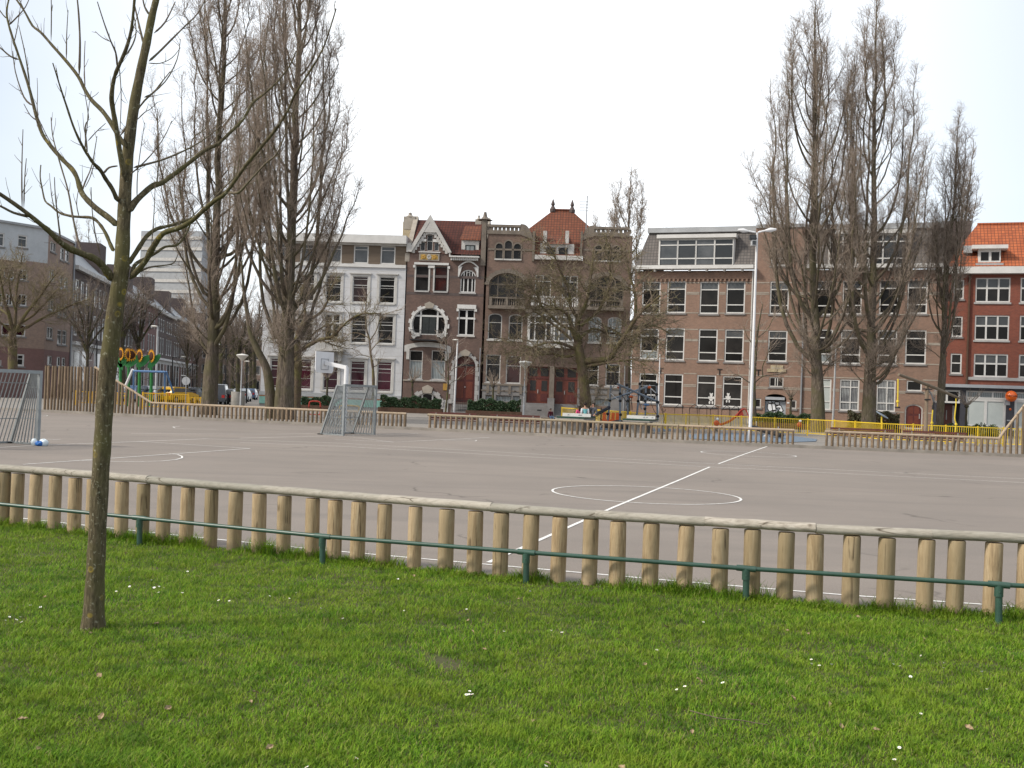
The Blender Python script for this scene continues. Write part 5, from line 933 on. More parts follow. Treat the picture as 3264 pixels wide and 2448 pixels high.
# party walls and stacks
for x0, x1, mt in ((sL - .25, sL + .18, 'cream_stone'), (sR - .35, sR - .02, 'cream_stone')):
    m = F.mb(); vs = [(x, y, z) for x in (x0, x1) for y, z in ((-.02, zE + .25), (rd, zr + .35), (9, zE + .3), (9, zE - .5), (-.02, zE - .5))]; m.add(vs, [(0, 1, 2, 3, 4), (9, 8, 7, 6, 5)] + [(i, i + 5, (i + 1) % 5 + 5, (i + 1) % 5) for i in range(5)]); m.build('party_wall', mt, F.root)
for c_, x, y0, y1 in (('GH', 160, 3, 110), ('GH', 1458, 55, 160)):
    a = F.q(c_, x, y1, rd); b_ = F.q(c_, x, y0, rd); w_ = .55 if x == 160 else .3; m = F.mb(); m.box(a[0] - w_, rd - .4, a[1] - 1.0, a[0] + w_, rd + .4, a[1] + (b_[1] - a[1]) * .35); m.lathe([(w_ * .9, a[1] + (b_[1] - a[1]) * .35), (w_ * .3, a[1] + (b_[1] - a[1]) * .75), (w_ * .34, b_[1]), (.05, b_[1] + .1)], (a[0], rd, 0), 8); m.build('pinnacle', 'cream_stone', F.root)
a = F.q('GH', 8, 500, 6); F.box('chimney', 'sandstone', a[0], 6.2, zE - 1, a[0] + 1.6, 8.4, F.q('GH', 40, 170, 6.5)[1]); 
m = F.mb(); a = q(672, 1080); m.tube([(a[0], -.12, .1), (a[0], -.12, a[1])], .05, 6); m.build('drainpipe', 'grey_steel', F.root)
for yy_ in (550, 678): z = q(150, yy_)[1]; F.box('brick_band', 'brick_row', sL, -.012, z - .12, sR - .02, -.002, z + .12)
# --- twin houses with two square towers and a hipped roof between them
F = Fac(hline(1535, 1290), TH, None, 'twin_house', 'brick twin house with two balustraded towers and a hipped red roof between'); q = lambda x, y, c='C4', d=0: F.q(c, x, y, d)
sL = .02; sA = q(438, 600)[0]; sB = q(772, 600)[0]; sR = (q(1112, 700)[0]); zW = q(250, 214)[1]; zE = q(590, 412)[1]; zP = q(220, 1285)[1]; R = lambda *w: F.R('C4', *w)
for w in ((177, 297, 220, 403), (241, 279, 285, 405), (303, 299, 348, 406), (868, 312, 912, 415), (926, 296, 976, 416), (990, 316, 1034, 418)):
    r_ = R(*w); F.win(r_, poly=archp(*r_, (r_[2] - r_[0]) * .48), fw=.06, h=(.42,), fr='dark_frame', pane='glass_dark', sill='old_white'); k = (r_[2] - r_[0]) / 2; c = (r_[0] + r_[2]) / 2; zc = r_[3] - k * .96; n = 14
    P = [(r_[0] - .12, r_[1])] + [(c - (k + .12) * math.cos(PI * i / n), zc + (k + .12) * math.sin(PI * i / n)) for i in range(n + 1)] + [(r_[2] + .12, r_[1]), (r_[2], r_[1])] + [(c + k * math.cos(PI * i / n), zc + k * .96 * math.sin(PI * i / n)) for i in range(n + 1)] + [(r_[0], r_[1])]; F.strip('window_surround', 'weathered_stone', P, -.05, -.003)
for w in ((132, 500, 372, 735), (818, 522, 1062, 745)):
    r_ = R(*w); F.win(r_, poly=archp(*r_, (r_[2] - r_[0]) * .34), fw=.10, v=(.24, .76), h=(.34,), bar=.10, fr='weathered_stone', pane='glass_dark', sill=None, dep=.3); k = (r_[2] - r_[0]) / 2; rise = (r_[2] - r_[0]) * .34; c = (r_[0] + r_[2]) / 2; n = 20; m = F.mb()
    for i in range(n):
        t0, t1 = PI * i / n, PI * (i + .96) / n; o = .42 if i % 2 else .36; m.prism([(c + k * math.cos(t0), r_[3] - rise + rise * math.sin(t0)), (c + (k + o) * math.cos(t0), r_[3] - rise + (rise + o) * math.sin(t0)), (c + (k + o) * math.cos(t1), r_[3] - rise + (rise + o) * math.sin(t1)), (c + k * math.cos(t1), r_[3] - rise + rise * math.sin(t1))], -.08, -.003)
    m.build('arch_stones', 'weathered_stone', F.root)
def balcony(w, mat, n, out=.7, foot=True):
    r_ = R(*w); bo = F.box('balcony', 'weathered_stone', r_[0] - .1, -out, r_[1] - .28, r_[2] + .1, -.004, r_[1]); m = F.mb(); h = r_[3] - r_[1]
    for k in range(n):
        x = r_[0] + (r_[2] - r_[0]) * (k + .5) / n; wd = (r_[2] - r_[0]) / n * .24; m.lathe([(wd * .8, r_[1]), (wd * 1.25, r_[1] + h * .3), (wd * .6, r_[1] + h * .55), (wd * 1.0, r_[1] + h * .85)], (x, -out + .18, 0), 8)
    m.box(r_[0], -out + .03, r_[1] + h * .85, r_[2], -out + .33, r_[3])
    for x in (r_[0], (r_[0] + r_[2]) / 2 - .12, r_[2] - .24): m.box(x, -out + .02, r_[1], x + .24, -out + .34, r_[3] + .03)
    m.build('balustrade', mat, bo, True)
balcony((135, 672, 376, 738), 'weathered_stone', 15); balcony((815, 692, 1058, 748), 'weathered_stone', 15); balcony((425, 665, 585, 738), 'white_paint', 11); balcony((598, 672, 748, 745), 'white_paint', 10)
for w in ((450, 515, 556, 690), (640, 520, 742, 695)): F.win(R(*w), v=(.5,), h=(.25,), fw=.09, fr='old_white', sill=None)
for w in ((125, 782, 214, 966), (268, 788, 357, 970), (824, 805, 906, 985), (956, 808, 1046, 990)): r_ = R(*w); F.win(r_, poly=archp(*r_, .3), h=(.35,), v=() if w[0] < 800 else (.35, .65), fw=.08, fr='old_white', pane='glass_dark' if w[0] < 800 else 'glass_curtain', sill='old_white')
for w in ((110, 1068, 204, 1266), (250, 1078, 346, 1274), (795, 1120, 888, 1286), (942, 1135, 1036, 1292)): F.win(R(*w), fw=.09, fr='old_white', pane='glass_dark' if w[0] != 250 else 'glass_red', h=(.36,), bar=.04, sill='pale_stone')
for w in ((104, 1354, 150, 1402), (176, 1354, 285, 1404), (294, 1356, 342, 1404), (862, 1378, 970, 1432)): F.win(R(*w), fw=.08, v=(.5,) if w[2] - w[0] > 60 else (), fr='grey_stone', pane='glass_curtain', sill=None)
# two pairs of front doors
for w in ((398, 1150, 547, 1411), (580, 1158, 738, 1420)):
    r_ = R(*w); F.holes.append((r_, rect(*r_))); d = F.mb().box(r_[0], .25, r_[1], r_[2], .35, r_[3]).build('door', 'door_red', F.root); m = F.mb(); p = F.mb(); wd = r_[2] - r_[0]; h = r_[3] - r_[1]
    for k in (0, 1):
        a0 = r_[0] + wd * (.03 + .5 * k); m.box(a0 + .15, .22, r_[1] + .2, a0 + wd * .44 - .15, .25, r_[1] + h * .26); p.box(a0 + .2, .22, r_[1] + h * .34, a0 + wd * .44 - .2, .249, r_[1] + h * .62); p.box(a0 + .1, .22, r_[1] + h * .74, a0 + wd * .44 - .1, .249, r_[1] + h * .96)
    m.box(r_[0], .20, r_[1] + h * .67, r_[2], .25, r_[1] + h * .71); m.build('door_panel', 'door_maroon', d); p.build('door_glass', 'glass_dark', d); F.mb().box(r_[0] + wd * .46, .2, r_[1] + .9, r_[0] + wd * .49, .25, r_[1] + 1.25).build('handle', 'pale_stone', d)
r_ = R(552, 1150, 576, 1415); F.box('door_pillar', 'weathered_stone', r_[0], -.2, r_[1], r_[2], -.003, r_[3]); zs0 = R(398, 1150, 547, 1411)[1]; m = F.mb(); n = 7
for k in range(n): m.box(q(385, 1400)[0], -2.2 + .3 * k, -.1, q(742, 1400)[0], -.004, zs0 * (k + 1) / n)
m.build('door_steps', 'grey_stone', F.root); m = F.mb(); m.box(q(470, 1480)[0], -2.22, .5, q(500, 1480)[0], -2.195, .62); m.build('letter_slot', 'black_iron', F.root)
m = F.mb(); x = q(563, 1400)[0]; m.box(x - .3, -2.3, -.05, x + .3, -.005, zs0 + .5); m.build('stair_wall', 'grey_stone', F.root)
# bay window over the doors
r_ = R(402, 782, 722, 1030); by = F.box('bay', 'old_white', r_[0], -.8, r_[1], r_[2], -.004, r_[3]); zz0 = q(500, 985)[1]
for w in ((415, 806, 562, 978), (588, 812, 716, 982)):
    a = R(*w); m = F.mb(); wd = a[2] - a[0]; m.box(a[0], -.83, a[1], a[2], -.80, a[3]); f = m.build('bay_window', 'glass_dark' if w[0] == 415 else 'glass_grey', by); m = F.mb()
    for x in (0, .25, .75, 1): m.box(a[0] + wd * x - .06, -.87, a[1], a[0] + wd * x + .06, -.828, a[3])
    for z in (0, .72, 1): m.box(a[0], -.865, a[1] + (a[3] - a[1]) * z - .06, a[2], -.826, a[1] + (a[3] - a[1]) * z + .06)
    m.build('window_frame', 'white_paint', f)
F.box('bay_cornice', 'weathered_stone', r_[0] - .2, -1.0, r_[3], r_[2] + .2, -.005, r_[3] + .25)
# walls
zD = q(500, 1046)[1]; tA, tB = q(392, 1300)[0], q(745, 1300)[0]; F.wall(sL, sA, zD, zW, 10, 'brick_twin'); F.wall(sA + .004, sB - .004, zD, zE, 10, 'brick_twin'); F.wall(sB, sR, zD, zW - .1, 10, 'brick_twin'); F.wall(sL, tA, -.1, zD, 10, 'brick_twin', name='lower_wall'); F.wall(tA + .004, tB - .004, -.1, zD, 10, 'brick_twin', name='lower_wall'); F.wall(tB, sR, -.1, zD, 10, 'brick_twin', name='lower_wall')
for a, b_ in ((sL, q(396, 1300)[0] - .1), (q(745, 1300)[0], sR)):
    hs = [h for h in F.holes if h[0][3] < zP and a - .1 < h[0][0] and h[0][2] < b_ + .1]; m = F.mb(); xs_ = sorted([a, b_] + [x for h in hs for x in (h[0][0], h[0][2])])
    zlo = max([h[0][3] for h in hs] + [.8]); m.box(a, -.10, zlo, b_, -.003, zP); zz1 = min([h[0][1] for h in hs] + [.4]); m.box(a, -.10, -.05, b_, -.003, zz1)
    for i in range(0, len(xs_), 2): m.box(xs_[i], -.10, zz1 + .002, xs_[i + 1], -.003, zlo - .002)
    m.build('plinth', 'grey_stone', F.root); m = F.mb(); m.box(a, -.17, zP, b_, -.003, zP + .16)
    for k in range(4): x = a + (b_ - a) * (k + .5) / 4; m.box(x - .12, -.16, zlo + .15, x + .12, -.101, zP - .03); m.box(x - .6, -.14, zlo + .35, x + .6, -.102, zlo + .47)
    m.build('plinth_relief', 'weathered_stone', F.root)
for a, b_, z, y in ((sL, sA, q(140, 335)[1], 0), (sB, sR, q(1000, 345)[1], 0)): F.box('string_course', 'weathered_stone', a + .05, -.05, z - .1, b_ - .05, -.002, z + .06)
# balustrades on the towers
for (x0, x1, yt, yb, xa) in ((118, 438, 164, 212, 348), (770, 1108, 178, 226, 862)):
    a0, b0 = q(x0, yt), q(x1, yb); zt, zb_ = a0[1], b0[1]; left = x0 < 500; xm = q(xa, 190)[0]; s0, s1 = (a0[0], xm) if left else (xm, b0[0]); m = F.mb(); n = 8
    m.box(s0, -.1, zb_ - .35, s1, .35, zb_); m.box(s0, -.12, zt - .22, s1, .37, zt)
    for k in range(n + 1): x = s0 + (s1 - s0) * k / n; m.box(x - .14, -.02, zb_, x + .14, .3, zt - .22)
    m.build('balustrade', 'weathered_stone', F.root); xo, xi = (b0[0], xm) if left else (a0[0], xm); n = 10; P = [(xi, zb_ - .35), (xi, zt + .05)] + [(xi + (xo - xi) * k / n, zt + .1 - (zt - zb_ + .9) * (k / n) ** 3) for k in range(n + 1)] + [(xo, zb_ - .8)]; F.strip('parapet_scroll', 'weathered_stone', P, -.1, .4)
a, b_ = q(78, 210), q(115, 105); m = F.mb(); m.box(a[0], -.12, zW - 3.2, b_[0], .9, F.q('C4', 95, 130)[1]); m.lathe([(.75, F.q('C4', 95, 130)[1]), (.4, F.q('C4', 95, 122)[1]), (.2, F.q('C4', 95, 105)[1]), (.12, F.q('C4', 95, 104)[1] + .4)], ((a[0] + b_[0]) / 2, .4, 0), 8); m.build('corner_pier', 'weathered_stone', F.root)
for x0, x1 in ((428, 450), (760, 782)): a = q(x0, 400); b_ = q(x1, 215); F.box('corner_pier', 'weathered_stone', a[0], -.14, a[1] - .3, b_[0], .5, b_[1])
# hipped roof with its dormer
F.box('cornice', 'old_white', sA + .03, -.45, zE - .02, sB - .03, .1, zE + .38); rd = 4.5; tl, tr_ = q(572, 68, d=rd), q(706, 74, d=rd); z0 = zE + .38; s0, s1 = sA - 1.2, sB + 1.2; kz = tl[1]
m = F.mb(); el, er = q(440, 190, d=rd), q(800, 190, d=rd); dz = (kz - el[1]); run = (tl[0] - el[0]) / dz * (kz - z0)
ff = (kz - zW + .3) / (kz - z0); m.add([(sA, .0, z0), (sB, .0, z0), (tr_[0] + run * ff, rd * (1 - ff), zW - .3), (tr_[0], rd, kz), (tl[0], rd, kz), (tl[0] - run * ff, rd * (1 - ff), zW - .3), (tl[0] - run * ff, rd * (1 + ff), zW - .3), (tr_[0] + run * ff, rd * (1 + ff), zW - .3)], [(0, 1, 2, 3, 4, 5), (5, 4, 6), (2, 7, 3), (3, 7, 6, 4)]); rf = m.build('roof', 'tile_mid', F.root)
for p in (tl, tr_): F.mb().lathe([(.28, p[1] - .15), (.3, p[1] + .1), (.12, p[1] + .45), (.2, p[1] + .6), (.03, p[1] + 1.1)], (p[0], rd, 0), 8).build('finial', 'brick_row', rf)
F.mb().tube([(tl[0] - .1, rd, kz + .06), (tr_[0] + .1, rd, kz + .06)], .13, 6).build('ridge', 'tile_mid', rf)
a, b_ = q(522, 310), q(680, 392); dm = F.mb().box(a[0] - .5, .2, b_[1] - .2, b_[0] + .5, 3.2, a[1] + .2).build('dormer', 'old_white', F.root)
for k in (0, 1): w0 = (b_[0] - a[0]); f = F.mb().box(a[0] + .1 + k * w0 * .52, .14, b_[1] + .1, a[0] + w0 * .44 + k * w0 * .52, .2, a[1] - .15).build('dormer_window', 'glass_dark', dm)
m = F.mb(); c0, c1 = q(510, 298), q(690, 300); tz = q(590, 212, d=2.8)[1]; m.add([(c0[0], -.1, c0[1]), (c1[0], -.1, c0[1]), (c1[0] - .3, 3.0, tz), (c0[0] + .3, 3.0, tz)], [(0, 1, 2, 3)]); m.build('dormer_roof', 'tile_mid', dm)
for x in (518, 672): a, b_ = q(x - 14, 296, d=.3), q(x + 14, 212, d=.3); F.box('dormer_pier', 'old_white', a[0], .05, a[1] - .4, b_[0], .9, b_[1])
x = q(805, 150)[0]; z0 = q(805, 195)[1]; m = F.mb(); m.tube([(x, 2.0, z0 - 1), (x, 2.0, z0 + 3.4)], .05, 5)
for k in range(4): m.bar((x - .7, 2.0, z0 + 2.0 + .28 * k), (x + .7, 2.0, z0 + 2.0 + .28 * k), .04, .04)
m.build('roof_antenna', 'grey_steel', F.root)
for x in (1075,): a = q(x, 1140); F.mb().tube([(a[0], -.1, .2), (a[0], -.1, a[1])], .06, 6).build('drainpipe', 'grey_steel', F.root)

# --- school
TS = math.radians(20); J = hline(2009, 1270); F = Fac(J, TS, None, 'school', 'long brown brick school with white windows, mansard roof and yellow playground railing before it', 'school'); q = lambda c, x, y, d=0: F.q(c, x, y, d)
sL = .03; sR = F.q('C7', 393, 900)[0]; zC = q('C5', 500, 474)[1]; s1 = q('C5', 905, 480)[0]; s2 = q('C6', 352, 800)[0]; zR = q('C5', 520, 178, .8)[1]
NW = [0]
def W3(c, w, **k):
    NW[0] += 1
    if 'pane' not in k and 'panes' not in k: k['panes'] = ((0, .25, 'glass_grey' if NW[0] % 3 else 'glass_dark'), (.25, .73, 'glass_dark'), (.73, 1, 'glass_curtain' if NW[0] % 5 == 0 else 'glass_dark'))  # grey upper panes: sky reflection put into the pane colour
    F.win(F.R(c, *w), h=(.25, .73), fw=.11, bar=.09, **k)
for c, w in (('C5', (145, 548, 262, 765)), ('C5', (315, 545, 435, 762)), ('C5', (537, 548, 658, 768)), ('C5', (715, 545, 836, 765)), ('C6', (118, 545, 240, 770)), ('C6', (430, 540, 548, 775)), ('C6', (610, 540, 735, 771)), ('C6', (860, 535, 985, 768)), ('C7', (185, 492, 305, 712))): W3(c, w, panes=((0, .25, 'glass_grey'), (.25, 1, 'glass_dark')))  # top row: reflected sky painted as a grey upper pane
for c, w in (('C5', (132, 865, 250, 1076)), ('C5', (305, 862, 425, 1083)), ('C5', (527, 868, 648, 1090)), ('C5', (705, 870, 826, 1095)), ('C6', (105, 878, 228, 1092)), ('C6', (420, 870, 536, 1100)), ('C6', (597, 872, 725, 1108)), ('C6', (848, 875, 972, 1112)), ('C7', (172, 812, 297, 1030))): W3(c, w)
for c, w, p in (('C5', (124, 1168, 240, 1372), 'glass_dark'), ('C5', (292, 1172, 413, 1388), 'glass_dark'), ('C5', (515, 1180, 637, 1396), 'glass_dark'), ('C5', (690, 1187, 816, 1403), 'glass_dark'), ('C6', (412, 1203, 526, 1420), 'glass_white'), ('C6', (590, 1208, 716, 1426), 'glass_blind'), ('C6', (840, 1212, 962, 1432), 'glass_blind')): W3(c, w, pane=p, v=(.55,) if p == 'glass_blind' else ())
for c, w in (('C5', (585, 1300, 633, 1378)), ('C5', (700, 1300, 748, 1368))):   # paper bear cut-outs behind the panes
    r_ = F.R(c, *w); cx_ = (r_[0] + r_[2]) / 2; h = r_[3] - r_[1]; m = F.mb(); y = .085
    for dx, dz, a_, b2 in ((0, .80, .13, .13), (-.10, .92, .05, .06), (.10, .92, .05, .06), (0, .48, .17, .24), (-.13, .12, .075, .15), (.13, .12, .075, .15), (-.2, .55, .06, .13), (.2, .55, .06, .13)):
        m.add([(cx_ + h * (dx + a_ * math.cos(k * PI / 6)), y - .002 * abs(dx) * 3, r_[1] + h * (dz + b2 * math.sin(k * PI / 6))) for k in range(12)], [tuple(range(12))]); y -= .001
    m.build('paper_cutout', 'white_paint', F.root)
for c, w in (('C7', (178, 1130, 272, 1200)),): F.win(F.R(c, *w), fw=.1)
F.win(F.R('GD', 598, 425, 968, 700), fw=.09, v=(.42, .58), bar=.08, fr='old_white'); F.win(F.R('GD', 215, 990, 375, 1245), fw=.1, fr='old_white'); F.win(F.R('GD', 1170, 1035, 1310, 1275), fw=.1, fr='old_white')
# shutter gate with a painted tag in the middle bay
r_ = F.R('GD', 490, 870, 1020, 1600); r_ = (r_[0], .3, r_[2], r_[3]); F.holes.append((r_, archp(*r_, .35))); a = F.R('GD', 525, 1060, 1000, 1600); sh = F.mb(); n = 22; h = (a[3] - .2) / n
for k in range(n): sh.box(r_[0], .22, .2 + h * k, r_[2], .26 + .012 * (k % 2), .2 + h * (k + .96))
sh = sh.build('roller_shutter', 'shutter', F.root); b_ = F.R('GD', 500, 950, 1005, 1042); F.box('shutter_box', 'pale_panel', b_[0], -.12, b_[1], b_[2], .2, b_[3], sh); fl = F.mb(); 
def gq(x, y): p = F.q('GD', x, y, .2); return (p[0], p[1])
for k, P in enumerate((((565, 1085), (640, 1075), (700, 1110), (670, 1130), (560, 1130)), ((560, 1140), (655, 1130), (685, 1310), (600, 1340), (548, 1240)), ((665, 1140), (740, 1120), (775, 1300), (690, 1310)), ((750, 1080), (860, 1095), (870, 1160), (790, 1170), (765, 1130)), ((790, 1200), (900, 1180), (960, 1310), (930, 1350), (840, 1310), (880, 1250), (795, 1250)), ((610, 1330), (690, 1320), (705, 1450), (610, 1480)), ((715, 1325), (860, 1335), (850, 1470), (720, 1470)))):
    pts = [gq(*p) for p in P]; fl.add([(p[0], .212, p[1]) for p in pts], [tuple(range(len(pts)))])
fl.build('graffiti', 'cloth_white', sh); ol = F.mb()
for P in (((550, 1150), (590, 1130), (655, 1130), (740, 1118), (750, 1080), (865, 1095), (872, 1165), (790, 1172)), ((660, 1140), (685, 1310), (600, 1345), (610, 1480)), ((742, 1125), (778, 1300), (690, 1312), (705, 1450)), ((775, 1150), (790, 1205), (830, 1170), (905, 1180), (965, 1320), (930, 1350)), ((785, 1245), (885, 1245), (845, 1310), (790, 1260)), ((610, 1330), (860, 1330), (845, 1475)), ((550, 1150), (545, 1260), (600, 1345)), ((560, 1085), (600, 1125), (690, 1115), (640, 1075))):
    pts = [gq(*p) for p in P]
    for p, w in zip(pts, pts[1:]): ol.bar((p[0], .208, p[1]), (w[0], .208, w[1]), .004, .07, (0, 0, 1) if abs(w[0] - p[0]) > abs(w[1] - p[1]) else (1, 0, 0))
ol.build('graffiti_outline', 'ink', sh)
a = F.R('GD', 540, 175, 1040, 305); F.box('inscription_stone', 'sandstone', a[0], -.08, a[1], a[2], -.003, a[3] - .12); F.box('inscription_stone', 'sandstone', a[0] + .3, -.08, a[3] - .12, a[2] - .25, -.003, a[3] + .2)
m = F.mb(); rr_ = random.Random(2); x = a[0] + .4
while x < a[2] - .4: wd = rr_.uniform(.05, .14); m.box(x, -.084, a[1] + .28, x + wd, -.0795, a[1] + .36 + rr_.uniform(0, .06)); x += wd + rr_.uniform(.03, .09)
m.build('worn_inscription', 'cream_stone', F.root)
a = F.R('GD', 1065, 1090, 1130, 1130); F.box('number_plate', 'white_paint', a[0], -.04, a[1], a[2], -.003, a[3])
# arched red door
r_ = F.R('Q2', 135, 590, 435, 1000); r_ = (r_[0], .25, r_[2], r_[3]); F.holes.append((r_, archp(*r_, .42))); P = archp(*r_, .42); d = F.mb().prism([(p[0], p[1]) for p in P], .12, .2).build('door', 'door_maroon', F.root); n = len(P); c = ((r_[0] + r_[2]) / 2, (r_[1] + r_[3]) / 2); I = [(c[0] + (p[0] - c[0]) * .86, c[1] + (p[1] - c[1]) * .92) for p in P]
F.mb().add([(p[0], .06, p[1]) for p in P] + [(p[0], .06, p[1]) for p in I] + [(p[0], .13, p[1]) for p in I], [(i, (i + 1) % n, n + (i + 1) % n, n + i) for i in range(n)] + [(n + i, n + (i + 1) % n, 2 * n + (i + 1) % n, 2 * n + i) for i in range(n)]).build('door_frame', 'old_white', d); m = F.mb(); w = r_[2] - r_[0]
for x in (.2, .54): m.box(r_[0] + w * x, .10, .6, r_[0] + w * (x + .26), .12, 1.3); m.box(r_[0] + w * x, .10, 1.5, r_[0] + w * (x + .26), .12, 2.2)
m.build('door_panel', 'door_red', d); F.box('handle', 'pale_stone', r_[2] - w * .2, .06, 1.1, r_[2] - w * .16, .12, 1.5, d)
# walls, stone bands, cornice
F.wall(sL, s1, -.1, zC, 12, 'brick_school'); zM = zR - .32
r_ = F.R('C6', 125, 320, 241, 440); F.win(r_, v=(.5,), h=(.58,), fw=.1)
F.wall(s1 + .004, s2 - .004, -.1, zM, 12, 'brick_school', name='middle_bay'); F.wall(s2, sR, -.1, zC, 12, 'brick_school')
bz = [q('C5', 480, y)[1] for y in (556, 622, 632, 760, 872, 940, 948, 1072, 1172, 1248, 1258, 1380)]
for z in bz:
    m = F.mb()
    for a0, b0 in ((sL, s1 - .02), (s1 + .02, s2 - .02), (s2 + .02, sR)):
        hs = sorted([(h[0][0] - .06, h[0][2] + .06) for h in F.holes if h[0][1] - .2 < z < h[0][3] + .1 and h[0][0] > a0 - .1 and h[0][2] < b0 + .1]); x = a0
        for l, r_ in hs:
            if l > x: m.box(x, -.02, z - .045, l, -.003, z + .045)
            x = max(x, r_)
        if b0 > x: m.box(x, -.02, z - .045, b0, -.003, z + .045)
    m.build('stone_band', 'cream_stone', F.root)
for a0, b0 in ((sL - .1, s1 - .03), (s2 + .03, sR)):
    co = F.box('cornice', 'white_paint', a0, -.75, zC + .10, b0, .3, zC + .42); m = F.mb(); k = a0 + .4
    while k < b0 - .2: m.box(k, -.6, zC - .12, k + .14, -.003, zC + .10); k += 1.55
    m.build('cornice_bracket', 'white_paint', co); m = F.mb(); m.box(a0 + .1, -.1, zC - .75, b0 - .05, -.003, zC - .15); k = a0 + .2
    while k < b0 - .3: m.box(k, -.16, zC - .98, k + .16, -.004, zC - .75); k += .38
    m.build('brick_frieze', 'brick_school', F.root)
# mansard
for a0, b0, hip in ((sL, s1, True), (s2, sR, False)):
    z0 = zC + .42; m = F.mb(); h0 = q('C5', 188, 190, .8)[0] if hip else a0; m.add([(a0, -.1, z0), (b0, -.1, z0), (b0, 1.0, zR - .45), (h0, 1.0, zR - .45), (a0, 11, z0), (h0, 11, zR - .45), (b0, 11, zR - .45)], [(0, 1, 2, 3), (0, 3, 5, 4), (3, 2, 6, 5)]); m.build('mansard', 'slate_tile', F.root)
    F.box('roof_edge', 'zinc', h0 - .1, .75, zR - .45, b0 + .02, 11.2, zR)
F.box('roof_edge', 'zinc', s1 + .01, -.12, zM, s2 - .01, 11.1, zM + .3)
def dormer(c, w, n):
    r_ = F.R(c, *w); dm = F.box('dormer', 'white_paint', r_[0], -.05, r_[1] - .05, r_[2], 2.2, r_[3]); wd = (r_[2] - r_[0]); h = r_[3] - r_[1]
    for k in range(n):
        x0, x1 = r_[0] + .16 + (wd - .2) * k / n, r_[0] + .04 + (wd - .2) * (k + 1) / n
        f = F.mb().box(x0, -.075, r_[1] + .12, x1, -.052, r_[3] - .38).build('dormer_window', 'glass_grey', dm); m = F.mb()  # grey pane colour stands in for the sky mirrored in the dormer
        for z in (.20, .76): m.box(x0, -.13, r_[3] - .38 - (h - .5) * z - .05, x1, -.074, r_[3] - .38 - (h - .5) * z + .05)
        m.box(x0 - .09, -.15, r_[1] + .05, x0, -.06, r_[3] - .3); m.box(x1, -.15, r_[1] + .05, x1 + .07, -.06, r_[3] - .3); m.build('window_bar', 'white_paint', f)
    F.box('dormer_edge', 'white_paint', r_[0] - .15, -.35, r_[3] - .2, r_[2] + .15, 2.1, r_[3] + .12, dm)
dormer('C5', (258, 243, 766, 438), 4); a = q('C6', 515, 215); b_ = q('C7', 206, 395); CR['T2'] = (2400, 640, 2.126); dormer('C6', (516, 213, (2904 - 2400) * 2.126, 448), 6)
for c, x, y0, y1 in (('C5', 888, 475, 1450), ('C6', 348, 470, 1440), ('C5', 22, 1110, 1300)):
    a, b_ = q(c, x, y0), q(c, x - 18, y1); xx_ = (a[0] + b_[0]) / 2; F.mb().tube([(xx_, -.12, .1), (xx_, -.12, a[1])], .075, 6).build('drainpipe', 'old_white' if c == 'C5' else 'grey_steel', F.root)
m = F.mb()
for c, x, y in (('C5', 668, 1140), ('C5', 268, 1132), ('GD', 310, 230)): a = q(c, x, y); m.box(a[0] - .04, -.06, a[1] - .55, a[0] + .04, -.003, a[1]); m.box(a[0] - .22, -.06, a[1] - .06, a[0] + .22, -.004, a[1])
m.build('wall_anchor', 'black_iron', F.root)
for k, y in enumerate((700, 738)): pass
m = F.mb(); a0, b0 = q('C7', 400, 130, 6.2), q('C7', 585, 150, 6.2); m.box(a0[0], 6.2, zC + .5, b0[0], 11.0, q('C7', 500, 126, 6.2)[1]); m.build('stair_tower', 'brick_row', F.root)
zpl = 1.0; F.box('plinth', 'grey_stone', sL, -.05, -.1, s1 - .02, -.003, .55)

# --- red brick building with shops
jr = F.M @ Vector((sR + .02, 0, 0)); F = Fac(jr, TS, None, 'shop_building', 'red brick building with orange tiled roof over a shopfront', 'building'); q = lambda c, x, y, d=0: F.q(c, x, y, d)
sE = 26.0; zG = q('C7', 700, 462)[1]; zS = q('C7', 700, 1160)[1]; dx = 285 / 1.974
for w in ((475, 497, 537, 620), (462, 727, 527, 857), (455, 960, 522, 1090)): F.win(F.R('C7', *w), h=(.47,), fw=.11, bar=.09)
rows = [F.R('C7', *w) for w in ((613, 485, 828, 640), (608, 720, 820, 880), (602, 962, 812, 1112))]; nx = q('C7', 893, 560)[0] - q('C7', 610, 560)[0]
for r_ in rows:
    for k in range(5): F.win((r_[0] + nx * k, r_[1], r_[2] + nx * k, r_[3]), v=(.333, .667), h=(.42,), fw=.10, bar=.13, panes=((0, .42, 'glass_grey'), (.42, 1, 'glass_dark')), sill='pale_stone')  # upper lights painted grey for reflected sky
F.wall(.0, sE, zS, zG, 11, 'brick_red')
F.box('gutter', 'white_paint', -.1, -.7, zG, sE + .2, .3, zG + .55); rd = 5.0; zr = q('C7', 760, 148, rd)[1]; m = F.mb(); xh = q('C7', 622, 156, rd)[0]; m.add([(-.05, -.1, zG + .55), (sE, -.1, zG + .55), (sE, rd, zr), (xh, rd, zr), (sE, 11, zG + .6), (-.05, 11, zG + .6)], [(0, 1, 2, 3), (3, 2, 4, 5), (0, 3, 5)]); rf = m.build('roof', 'tile_orange', F.root); F.mb().tube([(xh, rd, zr + .03), (sE, rd, zr + .03)], .13, 6).build('ridge', 'tile_orange', rf)
r_ = F.R('C7', 632, 300, 772, 378); fr_ = (r_[1] - zG - .55) / (zr - zG - .55) * rd - .1; dm = F.box('dormer', 'white_paint', r_[0], fr_ * .9, r_[1] - .15, r_[2], 4.2, r_[3]); wd = r_[2] - r_[0]
